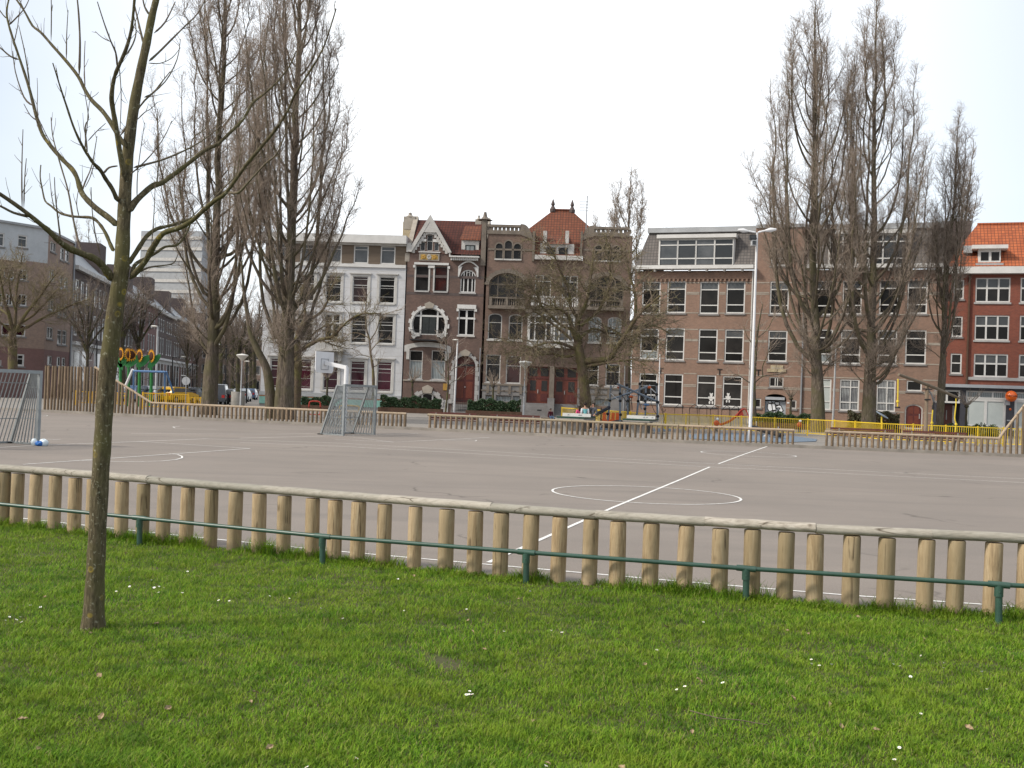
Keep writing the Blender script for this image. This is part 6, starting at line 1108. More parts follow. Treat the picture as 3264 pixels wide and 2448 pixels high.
for k in (0, 1): F.mb().box(r_[0] + .2 + k * wd * .47, fr_ * .9 - .03, r_[1] + .1, r_[0] + wd * .46 + k * wd * .47, fr_ * .9, r_[3] - .25).build('dormer_window', 'glass_dark', dm)
F.box('dormer_roof', 'white_paint', r_[0] - .5, fr_ * .9 - .45, r_[3], r_[2] + .5, 4.3, r_[3] + .3, dm); F.box('dormer_apron', 'zinc', r_[0] - .2, fr_ * .9 - .3, r_[1] - .5, r_[2] + .2, fr_ * .9 + .4, r_[1] - .16, dm)
a = q('C7', 560, 310, 1.5); F.mb().box(a[0] - .3, 1.0, a[1] - .3, a[0] + .35, 1.9, a[1] + .3).build('roof_light', 'zinc', rf)
x = q('C7', 572, 600)[0]; F.mb().tube([(x, -.12, zS), (x, -.12, zG)], .09, 6).build('drainpipe', 'timber_brown', F.root)
z = q('Q2', 1700, 150)[1]; F.box('string_course', 'pale_stone', q('Q2', 1195, 140)[0], -.12, z - .14, sE, -.003, z + .1)
zb1, zb0 = q('Q2', 1500, 262)[1], q('Q2', 1500, 312)[1]; F.box('fascia', 'pale_panel', -.05, -.5, zb0, sE, .2, zS); zd = q('Q2', 1500, 362)[1]; F.box('fascia_band', 'dark_tile', -.03, -.18, zd, sE, .2, zb0)
# shop windows and entry
xe0, xe1 = q('Q2', 770, 500)[0], q('Q2', 1097, 500)[0]; zt = q('Q2', 900, 572)[1]; F.box('entry_recess', 'dark_tile', -.02, 1.2, -.1, xe1, 1.35, zd); F.win((xe0 - .6, zt, xe1, zd), v=(.5,), fw=.13, bar=.16, hole=False, sill=None, dep=.05)
a = F.R('Q2', 825, 590, 968, 900); d = F.box('door', 'door_red', a[0], 1.05, .1, a[2], 1.19, a[3]); F.box('handle', 'pale_stone', a[2] - .5, .98, 1.1, a[2] - .42, 1.05, 1.9, d); F.box('door_frame', 'white_paint', a[2], 1.0, .1, a[2] + .22, 1.19, a[3] - .1)
p0, p1 = q('Q2', 1097, 700)[0], q('Q2', 1192, 700)[0]; F.box('pillar', 'dark_tile', p0, -.08, -.1, p1, 1.2, zd); zc0 = q('Q2', 1500, 1000)[1]; zc0 = max(.45, min(zc0, .8)); x0 = p1; wid = q('Q2', 1893, 700)[0] - p1; pw = q('Q2', 2042, 700)[0] - q('Q2', 1893, 700)[0]; F.box('pillar', 'dark_tile', -.02, -.06, -.1, xe0 - .65, 1.2, zt)
for k in range(4):
    xa = p1 + k * (wid + pw); zt0 = zd - (zd - zc0) * .22; F.win((xa, zt0, xa + wid, zd), v=(.333, .667), fw=.12, bar=.11, hole=False, sill=None, dep=.05, pane='glass_curtain'); F.win((xa, zc0, xa + wid, zt0 - .01), v=(.5,), fw=.18, bar=.22, hole=False, sill='white_paint', dep=.05, pane='glass_white', name='shop_window'); F.box('stall_riser', 'old_white', xa, -.02, -.1, xa + wid, .2, zc0 - .15); F.box('pillar', 'dark_tile', xa + wid, -.08, -.1, xa + wid + pw, .3, zd)
    if k == 0: xp = xa + wid
F.box('shop_back', 'dark_tile', xe1, .25, -.1, sE, 9, zS)
m = F.mb().box(xp + .1, -.12, q('Q2', 1900, 885)[1], xp + pw * .8, -.081, q('Q2', 1900, 866)[1]); m.build('pillar_sign', 'pale_panel', F.root); a = F.R('Q2', 1868, 525, 1960, 612); F.box('pillar_sign', 'grey_steel', a[0], -.35, a[1], a[2], -.2, a[3])
SHOP = F
# round orange lamp-like sign with a dark word band, fixed to the pillar
c = q('Q2', 1990, 455, -.75); rad = .45; ctr = np.array(F.M @ Vector((c[0], -.75, c[1]))); sg = thing('ball_sign', 'glossy orange ball sign with a dark word across it, on the shop pillar', 'sign', tuple(ctr)); MB().sphere(ctr, rad, 28).build('ball', 'orange_gloss', sg, True)
fm = F.M.to_3x3()
tx = bpy.data.curves.new('word', 'FONT'); tx.body = 'WECHIN'; tx.size = .2; tx.align_x = 'CENTER'; tx.align_y = 'CENTER'; tx.extrude = .004; tmp = bpy.data.objects.new('tmp', tx); COL.objects.link(tmp); dg = bpy.context.evaluated_depsgraph_get(); me0 = bpy.data.meshes.new_from_object(tmp.evaluated_get(dg)); m = MB()
vs = []
for v_ in me0.vertices: a_ = v_.co.x / rad * 1.15 + .05; el = v_.co.y / rad; R2 = rad + .008 + v_.co.z; vs.append(ctr + np.array(fm @ Vector((R2 * math.sin(a_) * math.cos(el), -R2 * math.cos(a_) * math.cos(el), R2 * math.sin(el)))))
m.add(vs, [tuple(p.vertices) for p in me0.polygons]); m.build('lettering', 'ink', sg); bpy.data.objects.remove(tmp)
MB().bar(ctr, ctr + np.array(fm @ Vector((0, .72, 0))), .12, .12).build('bracket', 'dark_tile', sg); MB().sphere(ctr + np.array(fm @ Vector((.0, .45, -1.05))), .1, 10).build('small_lamp', 'orange_red', sg, True)
# ------------------------------------------------------------------ left side: corner building, terrace along the side street, far blocks
def facpts(ua, Ya, ub, Yb, v=1240):
    a = at(ua, v, Ya); b = at(ub, v, Yb); d = b - a; th = math.atan2(-d[1], d[0]); return a, th, math.hypot(d[0], d[1])
a, th, LA = facpts(-75, 91.6, 135, 96.5); F = Fac(a, th, None, 'corner_building', 'four-storey brick corner building with a white panelled attic storey, at the left edge', 'building'); FA = F
b = at(135, 1240, 96.5); a2, th2, LB = facpts(135, 96.5, 219, 105); FB = Fac(b, th2, F.root)
qa = lambda x, y: FA.q('LC', x, y); qb = lambda x, y: FB.q('LC', x, y)
zT = qa(505, 262)[1]; zA = qa(495, 668)[1]; zM = FA.q('Q3', 300, 128)[1]; R = lambda *w: FA.R('LC', *w)
for w in ((50, 742, 168, 872), (222, 745, 330, 885), (75, 1040, 152, 1185), (200, 1040, 320, 1192), (-110, 742, 0, 870), (-60, 1035, 30, 1180)): FA.win(R(*w), fw=.09, v=(.5,))
for w in ((22, 1395, 152, 1550), (185, 1405, 304, 1558), (-130, 1390, -20, 1545)): FA.win(R(*w), fw=.09, pane='glass_maroon')
FA.win(FA.R('Q3', 240, 215, 345, 395), fw=.14, h=(.4,)); FA.win(FA.R('Q3', 0, 300, 22, 385), fw=.1)
for w in ((215, 330, 325, 495), (-60, 300, 50, 480)): FA.win(R(*w), fw=.1, h=(.3,), pane='glass_grey')
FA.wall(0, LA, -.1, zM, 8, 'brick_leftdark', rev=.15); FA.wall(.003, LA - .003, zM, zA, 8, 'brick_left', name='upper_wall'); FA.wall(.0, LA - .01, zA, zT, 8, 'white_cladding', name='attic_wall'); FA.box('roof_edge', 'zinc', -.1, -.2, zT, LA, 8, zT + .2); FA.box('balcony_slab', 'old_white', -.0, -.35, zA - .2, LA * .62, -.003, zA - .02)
R = lambda *w: FB.R('LC', *w)
for w in ((610, 405, 672, 555), (598, 740, 655, 900), (580, 1090, 645, 1250), (565, 1435, 635, 1590)): FB.win(R(*w), fw=.1, v=(.5,), bar=.12, fr='old_white')
for w in ((728, 480, 768, 650), (785, 500, 828, 670), (716, 820, 758, 990), (775, 835, 815, 1000), (700, 1145, 746, 1325), (760, 1155, 802, 1335), (692, 1470, 738, 1655), (752, 1475, 798, 1660)): FB.win(R(*w), fw=.1, h=(.35,), fr='old_white', pane='glass_grey')
for w in ((815, 255, 862, 395), (885, 265, 932, 400), (680, 240, 742, 380)): FB.win(FB.R('Q3', *w), fw=.1, fr='old_white')
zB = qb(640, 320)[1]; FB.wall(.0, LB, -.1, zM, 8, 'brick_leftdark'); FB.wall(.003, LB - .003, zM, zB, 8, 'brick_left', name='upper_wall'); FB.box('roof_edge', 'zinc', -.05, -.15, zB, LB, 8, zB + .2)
c0, c1 = qb(680, 330), qb(835, 420); FB.box('chimney', 'brick_row', c0[0], 1.0, zB, c1[0], 4.5, c0[1])
x = LB - .2; FB.mb().tube([(x, -.1, 0), (x, -.1, zB)], .09, 6).build('drainpipe', 'pale_panel', F.root)
# terrace: eight houses running away down the street
a, th, LT = facpts(219, 105, 590, 198); FT0 = Fac.__new__(Fac); P0 = np.array(a); dr = np.array((math.cos(th), -math.sin(th), 0)); n = 8; wd = LT / 5.0
tmpF = Fac(a, th, FA.root); zc = tmpF.q('C1', 480, 512)[1]; z2 = tmpF.q('LC', 900, 1180)[1]; z1 = tmpF.q('LC', 880, 1600)[1]
NAMES = ['nearest', 'second', 'third', 'fourth', 'fifth', 'sixth', 'seventh', 'farthest']
for i in range(n):
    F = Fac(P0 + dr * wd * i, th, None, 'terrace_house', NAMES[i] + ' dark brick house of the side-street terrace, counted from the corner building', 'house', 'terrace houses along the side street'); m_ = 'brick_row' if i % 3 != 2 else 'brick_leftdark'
    top = zc - (.0 if i % 2 == 0 else .35)
    for gx_ in (.06, .55):
        for k in range(3):
            x0 = wd * gx_ + k * wd * .13
            F.win((x0, z2 + .5, x0 + wd * .085, z2 + .5 + (top - z2) * .62), fw=.16, h=(.4,), fr='white_paint', pane='glass_grey', sill=None); F.win((x0, z1 + .5, x0 + wd * .085, z1 + .5 + (z2 - z1) * .74), fw=.16, h=(.4,), fr='white_paint', pane='glass_grey', sill=None)
    F.wall(0, wd - .01, z1 - .1, top, 9, m_, rev=.15); F.box('shopfront', 'old_white', 0.02, -.12, -.1, wd - .03, 8, z1 - .1); F.box('shop_cornice', 'white_paint', .0, -.5, z1 - .45, wd - .02, -.121, z1 - .12)
    for k in range(5): x0 = wd * (.05 + .19 * k); F.box('shop_window', 'glass_grey' if k != 2 else 'door_maroon', x0, -.15, .5 if k != 2 else .1, x0 + wd * .13, -.121, z1 - 1.0)
    F.box('cornice', 'old_white', -.02, -.5, top, wd - .02, .3, top + .4); m = F.mb(); m.add([(0, -.2, top + .4), (wd - .01, -.2, top + .4), (wd - .01, 2.6, top + 3.0), (0, 2.6, top + 3.0), (0, 9, top + 3.0), (wd - .01, 9, top + 3.0), (0, 9, top + .4), (wd - .01, 9, top + .4)], [(0, 1, 2, 3), (3, 2, 5, 4), (4, 5, 7, 6), (0, 3, 4, 6), (1, 7, 5, 2)]); m.build('roof', 'zinc', F.root)
    F.box('chimney', 'brick_row', wd * .82, .6, top + .4, wd - .02, 3.4, top + 4.6)
# far end of the street, far blocks
a, th, L = facpts(590, 215, 842, 214); F = Fac(a, th, None, 'far_building', 'dim grey-brown block closing the far end of the side street', 'building')
hh = 9.5
for r_ in range(3):
    for k in range(7): F.win((1.0 + k * 2.2, 1 + r_ * 3.0, 2.1 + k * 2.2, 2.9 + r_ * 3.0), fw=.14, fr='old_white', sill=None, pane='glass_grey')
F.wall(0, L, -.1, hh + .6, 8, 'brick_left'); F.box('roof', 'slate', -.2, -.3, hh + .6, L, 8, hh + 1.4)
a, th, L = facpts(430, 300, 628, 296); F = Fac(a, th, None, 'high_rise', 'pale banded high-rise far behind the terrace, seen through the poplar branches', 'building'); z1 = F.q('C1', 880, 265)[1]; F.wall(0, L, 0, z1, 5, 'pale_panel'); m = F.mb(); z = 6
while z < z1 - 1: m.box(.1, -.25, z, L - .1, -.003, z + .9); z += 3.0
m.build('balcony_band', 'old_white', F.root); z = 7.0
while z < z1 - 2: F.box('window_strip', 'zinc', .6, -.02, z, L - .6, -.004, z + 1.7); z += 3.0  # windows kept pale: distance haze put into their colour
# road of the side street and pavement edges
a, b = at(235, 1300, 92), at(600, 1262, 205); c, d = at(835, 1260, 205), at(800, 1300, 88)
mb = MB(); mb.slab([(p[0], p[1]) for p in (a + (6, 0, 0), d - (2, 0, 0), c - (4, 0, 0), b + (5, 0, 0))], -.016, -.008); struct(mb, 'road', 'road_grey')
mb = MB(); k0, k1 = d - (2, 0, 0), c - (4, 0, 0); mb.bar((k0[0], k0[1], .04), (k1[0], k1[1], .04), .2, .12); k0, k1 = a + (6, 0, 0), b + (5, 0, 0); mb.bar((k0[0], k0[1], .04), (k1[0], k1[1], .04), .2, .12); struct(mb, 'kerb', 'kerb_concrete')

# ------------------------------------------------------------------ kerb and far log fences
mb = MB()
for a, b in zip(FK, FK[1:]):
    t_ = (b - a) / np.linalg.norm(b - a); n_ = np.array((-t_[1], t_[0], 0)); P = [a, b, b + n_ * .32, a + n_ * .32]; mb.slab([(p[0], p[1]) for p in P], -.01, .13)
struct(mb, 'kerb', 'kerb_concrete')
def fk(u):  # point on the far kerb under photo column u
    d = ray(u, 1350)
    for a, b in zip(FK, FK[1:]):
        e = b - a; den = d[0] * e[1] - d[1] * e[0]; k = (a[0] * e[1] - a[1] * e[0]) / den; p = d * k; s = ((p[0] - a[0]) * e[0] + (p[1] - a[1]) * e[1]) / (e[0] ** 2 + e[1] ** 2)
        if -1e-6 <= s <= 1 + 1e-6: n_ = np.array((-e[1], e[0], 0)) / math.hypot(e[0], e[1]); return np.array((p[0], p[1], 0)) + n_ * .16
pmesh = MB().lathe([(.05, 0), (.05, .5), (.049, .97), (.044, 1.0)], (0, 0, 0), 10).build('tmp_post', 'far_wood', None, True); PM = pmesh.data; bpy.data.objects.remove(pmesh)
def far_fence(us, hs, label, rails, name='log_fence', wide=1.18):
    c = fk(us[len(us) // 2]); f = thing(name, label, 'fence', tuple(c)); rg = random.Random(len(us)); mp_ = max(1, len(us))
    for u, h in zip(us, hs):
        p = fk(u); o = link('post', PM, f); o.location = (p[0] - c[0], p[1] - c[1], .12); w = rg.uniform(.88, 1.12) * wide; o.scale = (w, w, h); o.rotation_euler = (rg.uniform(-.015, .015), rg.uniform(-.02, .02), rg.uniform(0, 6))
    for seg in rails:
        P = [fk(u) + (0, 0, .12 + h) for u, h in seg]; MB().tube(P, .058, 8).build('rail', 'far_rail', f, True)
def lin(a, b, st): n = max(1, round((b - a) / st)); return [a + (b - a) * k / n for k in range(n + 1)]
HB = .62
ut = lin(133, 288, 10.6); us_ = lin(299, 462, 11.8); ul = lin(474, 1288, 13.6); hs_ = [2.36 + (HB - 2.36) * (u - 288) / (474 - 288) for u in us_]
far_fence(ut + us_ + ul, [2.36] * len(ut) + hs_ + [HB] * len(ul), 'far timber post fence that steps up to a tall screen at its left end', [[(u, HB) for u in lin(470, 1291, 60)], [(288, 2.36), (474, HB)]], 'log_fence', 1.3)
ub = lin(1366, 2530, 16.9); far_fence(ub, [HB] * len(ub), 'low timber post fence in the middle of the far court edge, passing the light mast', [[(u, HB) for u in lin(1360, 2160, 60)], [(u, HB) for u in lin(2163, 2534, 60)]])
uc = lin(2638, 3190, 18.6); uu = lin(3209, 3420, 19.5); far_fence(uc + uu, [HB] * len(uc) + [min(2.36, HB + .028 * (u - 3190) ** .9) for u in uu], 'low timber post fence at the right end of the court, rising at its right end', [[(u, HB) for u in lin(2632, 3192, 60)], [(3190, HB), (3209, HB + .38), (3290, HB + .028 * 100 ** .9), (3337, 2.36), (3420, 2.36)]])

# ------------------------------------------------------------------ cage goals
def goal(p1, p2, label):
    p1, p2 = np.array(p1), np.array(p2); w = p2 - p1; L = np.linalg.norm(w); w /= L; dp = np.array((-w[1], w[0], 0)); dp = dp if dp[0] < 0 else -dp; H = 2.0; db, dt = 1.05, .36
    t_ = thing('cage_goal', label, 'goal', tuple(p1), group='steel cage goals on the court'); Z = lambda z: np.array((0, 0, z))
    for p in (p1, p2): MB().bar(p + Z(0), p + Z(H), .09, .09, w).build('post', 'steel', t_)
    MB().bar(p1 + Z(H - .045) + w * .046, p2 + Z(H - .045) - w * .046, .09, .09).build('crossbar', 'steel', t_)
    m = MB(); a, b, c, d = p1 + dp * db, p2 + dp * db, p1 + dp * dt + Z(H - .06), p2 + dp * dt + Z(H - .06); n = 25
    m.bar(a + Z(.03), b + Z(.03), .05, .05); m.bar(c, d, .05, .05); m.bar(a, c, .06, .06); m.bar(b, d, .06, .06)
    for k in range(1, n): s = w * L * k / n; m.tube([a + s + Z(.03), c + s], .015, 5)
    m.tube([a + (c - a) * .35, b + (d - b) * .35], .012, 5); m.tube([a + (c - a) * .85, b + (d - b) * .85], .012, 5); m.build('back_panel', 'steel', t_)
    for p in (p1, p2):
        m = MB(); m.bar(p + dp * .046 + Z(.03), p + dp * db + Z(.03), .05, .05); m.bar(p + dp * .046 + Z(H - .06), p + dp * dt + Z(H - .06), .05, .05)
        for k in range(1, 8): f = k / 8; m.tube([p + dp * db * f + Z(.03), p + dp * dt * f + Z(H - .06)], .018, 5)
        for z in (.7, 1.55): m.tube([p + Z(z) + dp * .04, p + Z(z) + dp * (db + (dt - db) * z / H)], .011, 5)
        m.build('side_panel', 'steel', t_)
    m = MB(); m.bar(p1 + dp * 1.05 + Z(.02) - w * .1, p1 + dp * 1.05 + Z(.02) + w * .1, .18, .04); m.bar(p2 + dp * 1.05 + Z(.02) - w * .1, p2 + dp * 1.05 + Z(.02) + w * .1, .18, .04); m.build('foot', 'black_iron', t_)
    return t_
g1, g2 = gp(1093, 1389), gp(1192, 1386); goal(g1, g2, 'galvanised barred cage goal around the white basketball post, far court'); p2 = gp(119, 1419); goal(p2 - (g2 - g1) / np.linalg.norm(g2 - g1) * 3.0, p2, 'galvanised barred cage goal cut by the left photo edge')
# basketball hoop
b = gp(1096, 1380); bp = A('Q5', 752, 365, b[1]); hp = thing('basketball_hoop', 'white basketball post with bent arm and backboard, behind the cage goal', 'basketball hoop', tuple(b)); nrm = np.array((-.88, .47, 0)); wx = np.array((.47, .88, 0)); bc = A('Q5', 390, 285, b[1] + .42)
MB().tube([b - (0, 0, .1), (b[0] + (bp - b)[0] * .6, b[1], bp[2] * .6), bp], .095, 12).build('post', 'mast_white', hp, True); MB().bar(bp + (0, 0, -.02), bc - nrm * .05 + (0, 0, -.02), .13, .15).build('arm', 'mast_white', hp); m = MB(); w2, h2, ch = .60, .44, .1
pl2 = [(-w2, -h2 + ch), (-w2 + ch, -h2), (w2 - ch, -h2), (w2, -h2 + ch), (w2, h2), (-w2, h2)]; n = 6; vs = [bc + wx * x + np.array((0, 0, z)) + nrm * o for o in (0, .03) for x, z in pl2]; m.add(vs, [tuple(range(6)), tuple(range(11, 5, -1))] + [(i, i + 6, (i + 1) % 6 + 6, (i + 1) % 6) for i in range(6)]); bo = m.build('backboard', 'mast_white', hp); m = MB()
for x0, z0, x1, z1 in ((-.24, -.3, -.24, .14), (.24, -.3, .24, .14), (-.24, .14, .24, .14), (-.24, -.3, .24, -.3)): m.bar(bc + wx * x0 + (0, 0, z0) - nrm * .006, bc + wx * x1 + (0, 0, z1) - nrm * .006, .02, .02)
m.build('mounting_frame', 'grey_steel', bo); rc = bc + nrm * .40 + np.array((0, 0, -.22)); m = MB(); P = [rc + .225 * np.array((math.cos(k / 24 * 2 * PI), math.sin(k / 24 * 2 * PI), 0)) for k in range(25)]; m.tube(P, .013, 6, False); m.bar(rc - nrm * .225, bc + nrm * .03 + np.array((0, 0, -.22)), .1, .03); m.build('rim', 'old_white', hp)
# light mast with two lamp arms and floodlights
b = gp(2390, 1402); tp = A('Q7', 627, 228, b[1]); ms_ = thing('light_mast', 'tall white light mast with two curved lamp arms and floodlights', 'lamp mast', tuple(b)); MB().tube([b + (0, 0, .45), tp * .5 + b * .5, tp], [.088, .072, .055], 14).build('pole', 'mast_white', ms_, True); MB().lathe([(.12, -.1), (.115, .43), (.09, .46)], b, 14).build('base_sleeve', 'grey_steel', ms_, True)
for P in (((600, 226), (520, 212), (440, 200), (290, 180)), ((645, 226), (720, 205), (800, 190), (965, 172))):
    pts = [A('Q7', x, y, b[1]) for x, y in P]; arm = MB().tube(pts[:3], [.05, .045, .045], 8).build('lamp_arm', 'mast_white', ms_, True); m = MB(); m.tube([pts[1] * .3 + pts[2] * .7, pts[2] * .6 + pts[3] * .4, pts[3]], [.06, .12, .05], 8); m.build('lamp_head', 'mast_white', arm, True)
for x0, y0, x1, y1, mt in ((498, 268, 606, 358, 'black_iron'), (524, 362, 608, 462, 'pole_grey')):
    p, q_ = A('Q7', x0, y0, b[1] - .25), A('Q7', x1, y1, b[1] - .25); m = MB(); m.box(p[0], p[1] - .12, q_[2], q_[0], p[1] + .12, p[2]); f = m.build('floodlight', mt, ms_); MB().box(p[0] + .04, p[1] - .135, q_[2] + .04, q_[0] - .04, p[1] - .121, p[2] - .04).build('lens', 'glass_grey', f); MB().bar((q_[0] - .02, p[1], (p[2] + q_[2]) / 2), (tp[0] - .02, b[1], (p[2] + q_[2]) / 2), .05, .05).build('bracket', 'grey_steel', f)
# bag beside the left goal
b = G('Q3', 582, 1532); bg_ = thing('plastic_bag', 'crumpled blue and white plastic bag lying by the left goal post', 'bag', tuple(b)); rg = np.random.default_rng(3)
def lump(c, r, n, sq): 
    m = MB(); m.sphere(c, r, n, sq); V_ = np.array(m.v); V_ += rg.normal(0, r * .10, V_.shape); V_[:, 2] = np.maximum(V_[:, 2], .004); m.v = [tuple(p) for p in V_]; return m
lump(b + (-.03, -.03, .06), .10, 14, (1.0, .9, .75)).build('blue_part', 'bag_blue', bg_, True); lump(b + (.05, .06, .08), .12, 14, (1.0, .9, .95)).build('white_part', 'bag_white', bg_, True); lump(b + (-.22, .08, .09), .08, 12, (1, .9, 1.2)).build('white_part', 'bag_white', bg_, True)
# ------------------------------------------------------------------ playground: yellow railings
def bar_fence(tops, us_post, label, z=1.0, name='yellow_railing', mat='yellow_paint', sp=.115, group=None):
    """tops: photo points of the top rail, taken z metres above the ground; posts at photo columns us_post"""
    T = [gp(u, v, z) for u, v in tops]; T = [np.array((p[0], p[1], 0)) for p in T]; f = thing(name, label, 'railing', tuple(T[len(T) // 2]), group=group)
    def onu(u):
        d = ray(u, 1300)
        for a, b in zip(T, T[1:]):
            e = b - a; den = d[0] * e[1] - d[1] * e[0]; k = (a[0] * e[1] - a[1] * e[0]) / den; p = d * k; s = ((p[0] - a[0]) * e[0] + (p[1] - a[1]) * e[1]) / (e[0] ** 2 + e[1] ** 2)
            if -.02 <= s <= 1.02: return np.array((p[0], p[1], 0))
        return T[0] if u < tops[0][0] else T[-1]
    P = [onu(u) for u in us_post]
    for p in P: MB().bar(p - (0, 0, .05), p + (0, 0, z + .05), .07, .07).build('post', mat, f)
    for a, b in zip(P, P[1:]):
        L = np.linalg.norm(b - a); t_ = (b - a) / L; m = MB(); Z = lambda h: np.array((0, 0, h)); m.bar(a + t_ * .036 + Z(z - .02), b - t_ * .036 + Z(z - .02), .05, .05); m.bar(a + t_ * .036 + Z(.12), b - t_ * .036 + Z(.12), .045, .045); n = max(2, round(L / sp))
        for k in range(1, n): q = a + (b - a) * k / n; m.bar(q + Z(.143), q + Z(z - .046), .022, .022)
        m.build('panel', mat, f)
    return f
bar_fence([(1791, 1299), (1850, 1302), (1941, 1308), (2012, 1313)], [1791, 1838, 1890, 1941, 2010], 'yellow bar railing behind the ping-pong tables, left stretch of the playground edge')
bar_fence([(2124, 1319), (2274, 1323), (2364, 1327), (2471, 1332), (2576, 1336), (2661, 1340), (2728, 1344), (2813, 1349), (2913, 1353), (3017, 1357), (3119, 1361), (3201, 1364), (3400, 1372)], [2124, 2188, 2274, 2364, 2471, 2576, 2661, 2728, 2813, 2913, 3017, 3119, 3201, 3300, 3395], 'long yellow bar railing in front of the school and the shops')
bar_fence([(2008, 1314), (2060, 1317), (2122, 1319)], [2011, 2062, 2121], 'short yellow bar railing behind the climbing frame', z=.98)
YG = 'orange yellow railings by the swing'
def panel_fence(us, vtop, Y, z, label):
    f = thing('yellow_railing', label, 'railing', tuple(at(us[0], vtop, Y) * (1, 1, 0)), group=YG); P = [at(u, vtop, Y) * (1, 1, 0) for u in us]; Z = lambda h: np.array((0, 0, h))
    for p in P: MB().bar(p, p + Z(z + .05), .10, .10).build('post', 'orange_yellow', f)
    for a, b in zip(P, P[1:]):
        m = MB(); L = np.linalg.norm(b - a); m.bar(a + (.055, 0, z - .03), b + (-.055, 0, z - .03), .06, .06); m.bar(a + (.055, 0, .2), b + (-.055, 0, .2), .06, .06)
        for k in range(1, int(L / .12)): q = a + (b - a) * k / int(L / .12); m.bar(q + Z(.231), q + Z(z - .061), .035, .035)
        m.build('panel', 'orange_yellow', f)
panel_fence([456, 531, 601], 1254, 69.5, 1.1, 'orange-yellow railing with the yellow car behind it')
panel_fence([243, 300, 345, 404], 1252, 74, 1.0, 'orange-yellow railing under the sunflowers, seen between the tall fence posts')
panel_fence([604, 622, 640], 1268, 82, .75, 'low orange-yellow railing between yellow car and mossy poplar')

# benches
def bench(c, x0, x1, ytop, Y, label, dir_=None, grp='slatted benches facing away from the court'):
    a, b = A(c, x0, ytop, Y) * (1, 1, 0), A(c, x1, ytop, Y) * (1, 1, 0)
    if dir_: b = a + np.array((math.cos(dir_), -math.sin(dir_), 0)) * np.linalg.norm(b - a) / math.cos(dir_ + .1)
    t_ = thing('park_bench', label, 'bench', tuple((a + b) / 2), group=grp); w = (b - a) / np.linalg.norm(b - a); n_ = np.array((-w[1], w[0], 0)); Z = lambda h: np.array((0, 0, h)); m = MB()
    for z, o in ((.50, .0), (.62, -.03), (.74, -.06)): m.bar(a + n_ * o + Z(z + .05), b + n_ * o + Z(z + .05), .035, .10)
    m.build('backrest', 'bench_red', t_); m = MB()
    for o in (.08, .2, .32, .44): m.bar(a + n_ * o + Z(.44), b + n_ * o + Z(.44), .10, .04)
    m.build('seat', 'bench_red', t_)
    for f in (.14, .86):
        p = a + (b - a) * f; m = MB(); m.bar(p + n_ * .24, p + n_ * .24 + Z(.41), .08, .42, n_); m.bar(p - n_ * .045 + Z(.4), p - n_ * .11 + Z(.80), .05, .03); m.build('leg', 'concrete', t_)
bench('Q6', 305, 965, 830, 53, 'dark red slatted bench behind the middle fence, left of the pair below the hedges'); bench('Q6', 1160, 1862, 870, 53, 'dark red slatted bench behind the middle fence, below the dish lamp')
bench('Q1', 1030, 2050, 1052, 51, 'dark red slatted bench behind the right fence, below the blue spinning disc', .2); bench('Q2', 95, 1095, 1090, 50, 'dark red slatted bench behind the right fence, in front of the rope-swing post', .2)
# small bench the child sits on
p = gp(1752, 1332, .45); cb = thing('plain_bench', 'narrow dark plank bench with a child on it, left of the ping-pong tables', 'bench', (p[0], p[1], 0)); MB().box(p[0] - .55, p[1] - .2, .40, p[0] + .35, p[1] + .2, .45).build('seat', 'timber_brown', cb)
for dx in (-.45, .25): MB().box(p[0] + dx - .04, p[1] - .17, 0, p[0] + dx + .04, p[1] + .17, .399).build('leg', 'concrete', cb)
CHILD = p
# table tennis tables
def pingpong(c, x, y, Y, label):
    b = A(c, x, y, Y); th = math.radians(18); t_ = thing('ping_pong_table', label, 'table', (b[0], b[1], 0), -th, group='concrete ping-pong tables'); X = Matrix.Translation((b[0], b[1], 0)) @ Matrix.Rotation(-th, 4, 'Z'); mb_ = lambda: MB(X)
    mb_().box(-.76, -1.37, .69, .76, 1.37, .76).build('tabletop', 'table_green', t_); mb_().box(-.74, -1.35, .60, .74, 1.35, .689).build('underframe', 'concrete', t_)
    for s in (-.75, .75): mb_().box(-.5, s - .14, -.05, .5, s + .14, .599).build('leg', 'concrete', t_)
    nt = mb_().box(-.80, -.02, .761, .80, .02, .94).build('net_plate', 'white_paint', t_); m = mb_()
    rg = random.Random(int(x))
    for k in range(3): x0 = rg.uniform(-.6, .6); m.box(x0, -.024, .82, x0 + .12, -.0205, .86); m.box(x0 + .05, -.0245, .85, x0 + .08, -.0206, .89)
    m.build('scribble', 'grey_steel', nt)
pingpong('P1', 432, 775, 58.6, 'green concrete ping-pong table with white net plate, before the three standing people'); pingpong('P1', 1565, 825, 59.2, 'green concrete ping-pong table with white net plate, before the climbing frame')
# climbing frame of grey tubes with black joints, ropes and orange discs
CY = 64.5
def C_(x, y, dy=0): return A('P1', x, y, CY + dy)
cf = thing('climbing_frame', 'climbing frame of grey tubes, black joints and ropes beside the plane tree', 'climbing frame', tuple(C_(1195, 1030)))
posts = [((1195, 1035), (1198, 285), 0), ((982, 890), (1037, 265), 1.2), ((1335, 950), (1325, 270), 2.2), ((1485, 870), (1548, 245), 1.0), ((1640, 900), (1652, 265), 3.0), ((1860, 880), (1842, 255), .5), ((1960, 1000), (1905, 620), 0)]
for a, b, dy in posts[:6]: MB().tube([C_(*a, dy), C_(*b, dy)], .062, 8).build('post', 'grey_blue', cf, True)
for a, b, d0, d1 in (((1115, 230), (1885, 565), -.4, .6), ((1015, 525), (1725, 272), 1.2, 2.6)): MB().tube([C_(*a, d0), C_(*b, d1)], .068, 8).build('beam', 'grey_blue', cf, True)
m = MB()
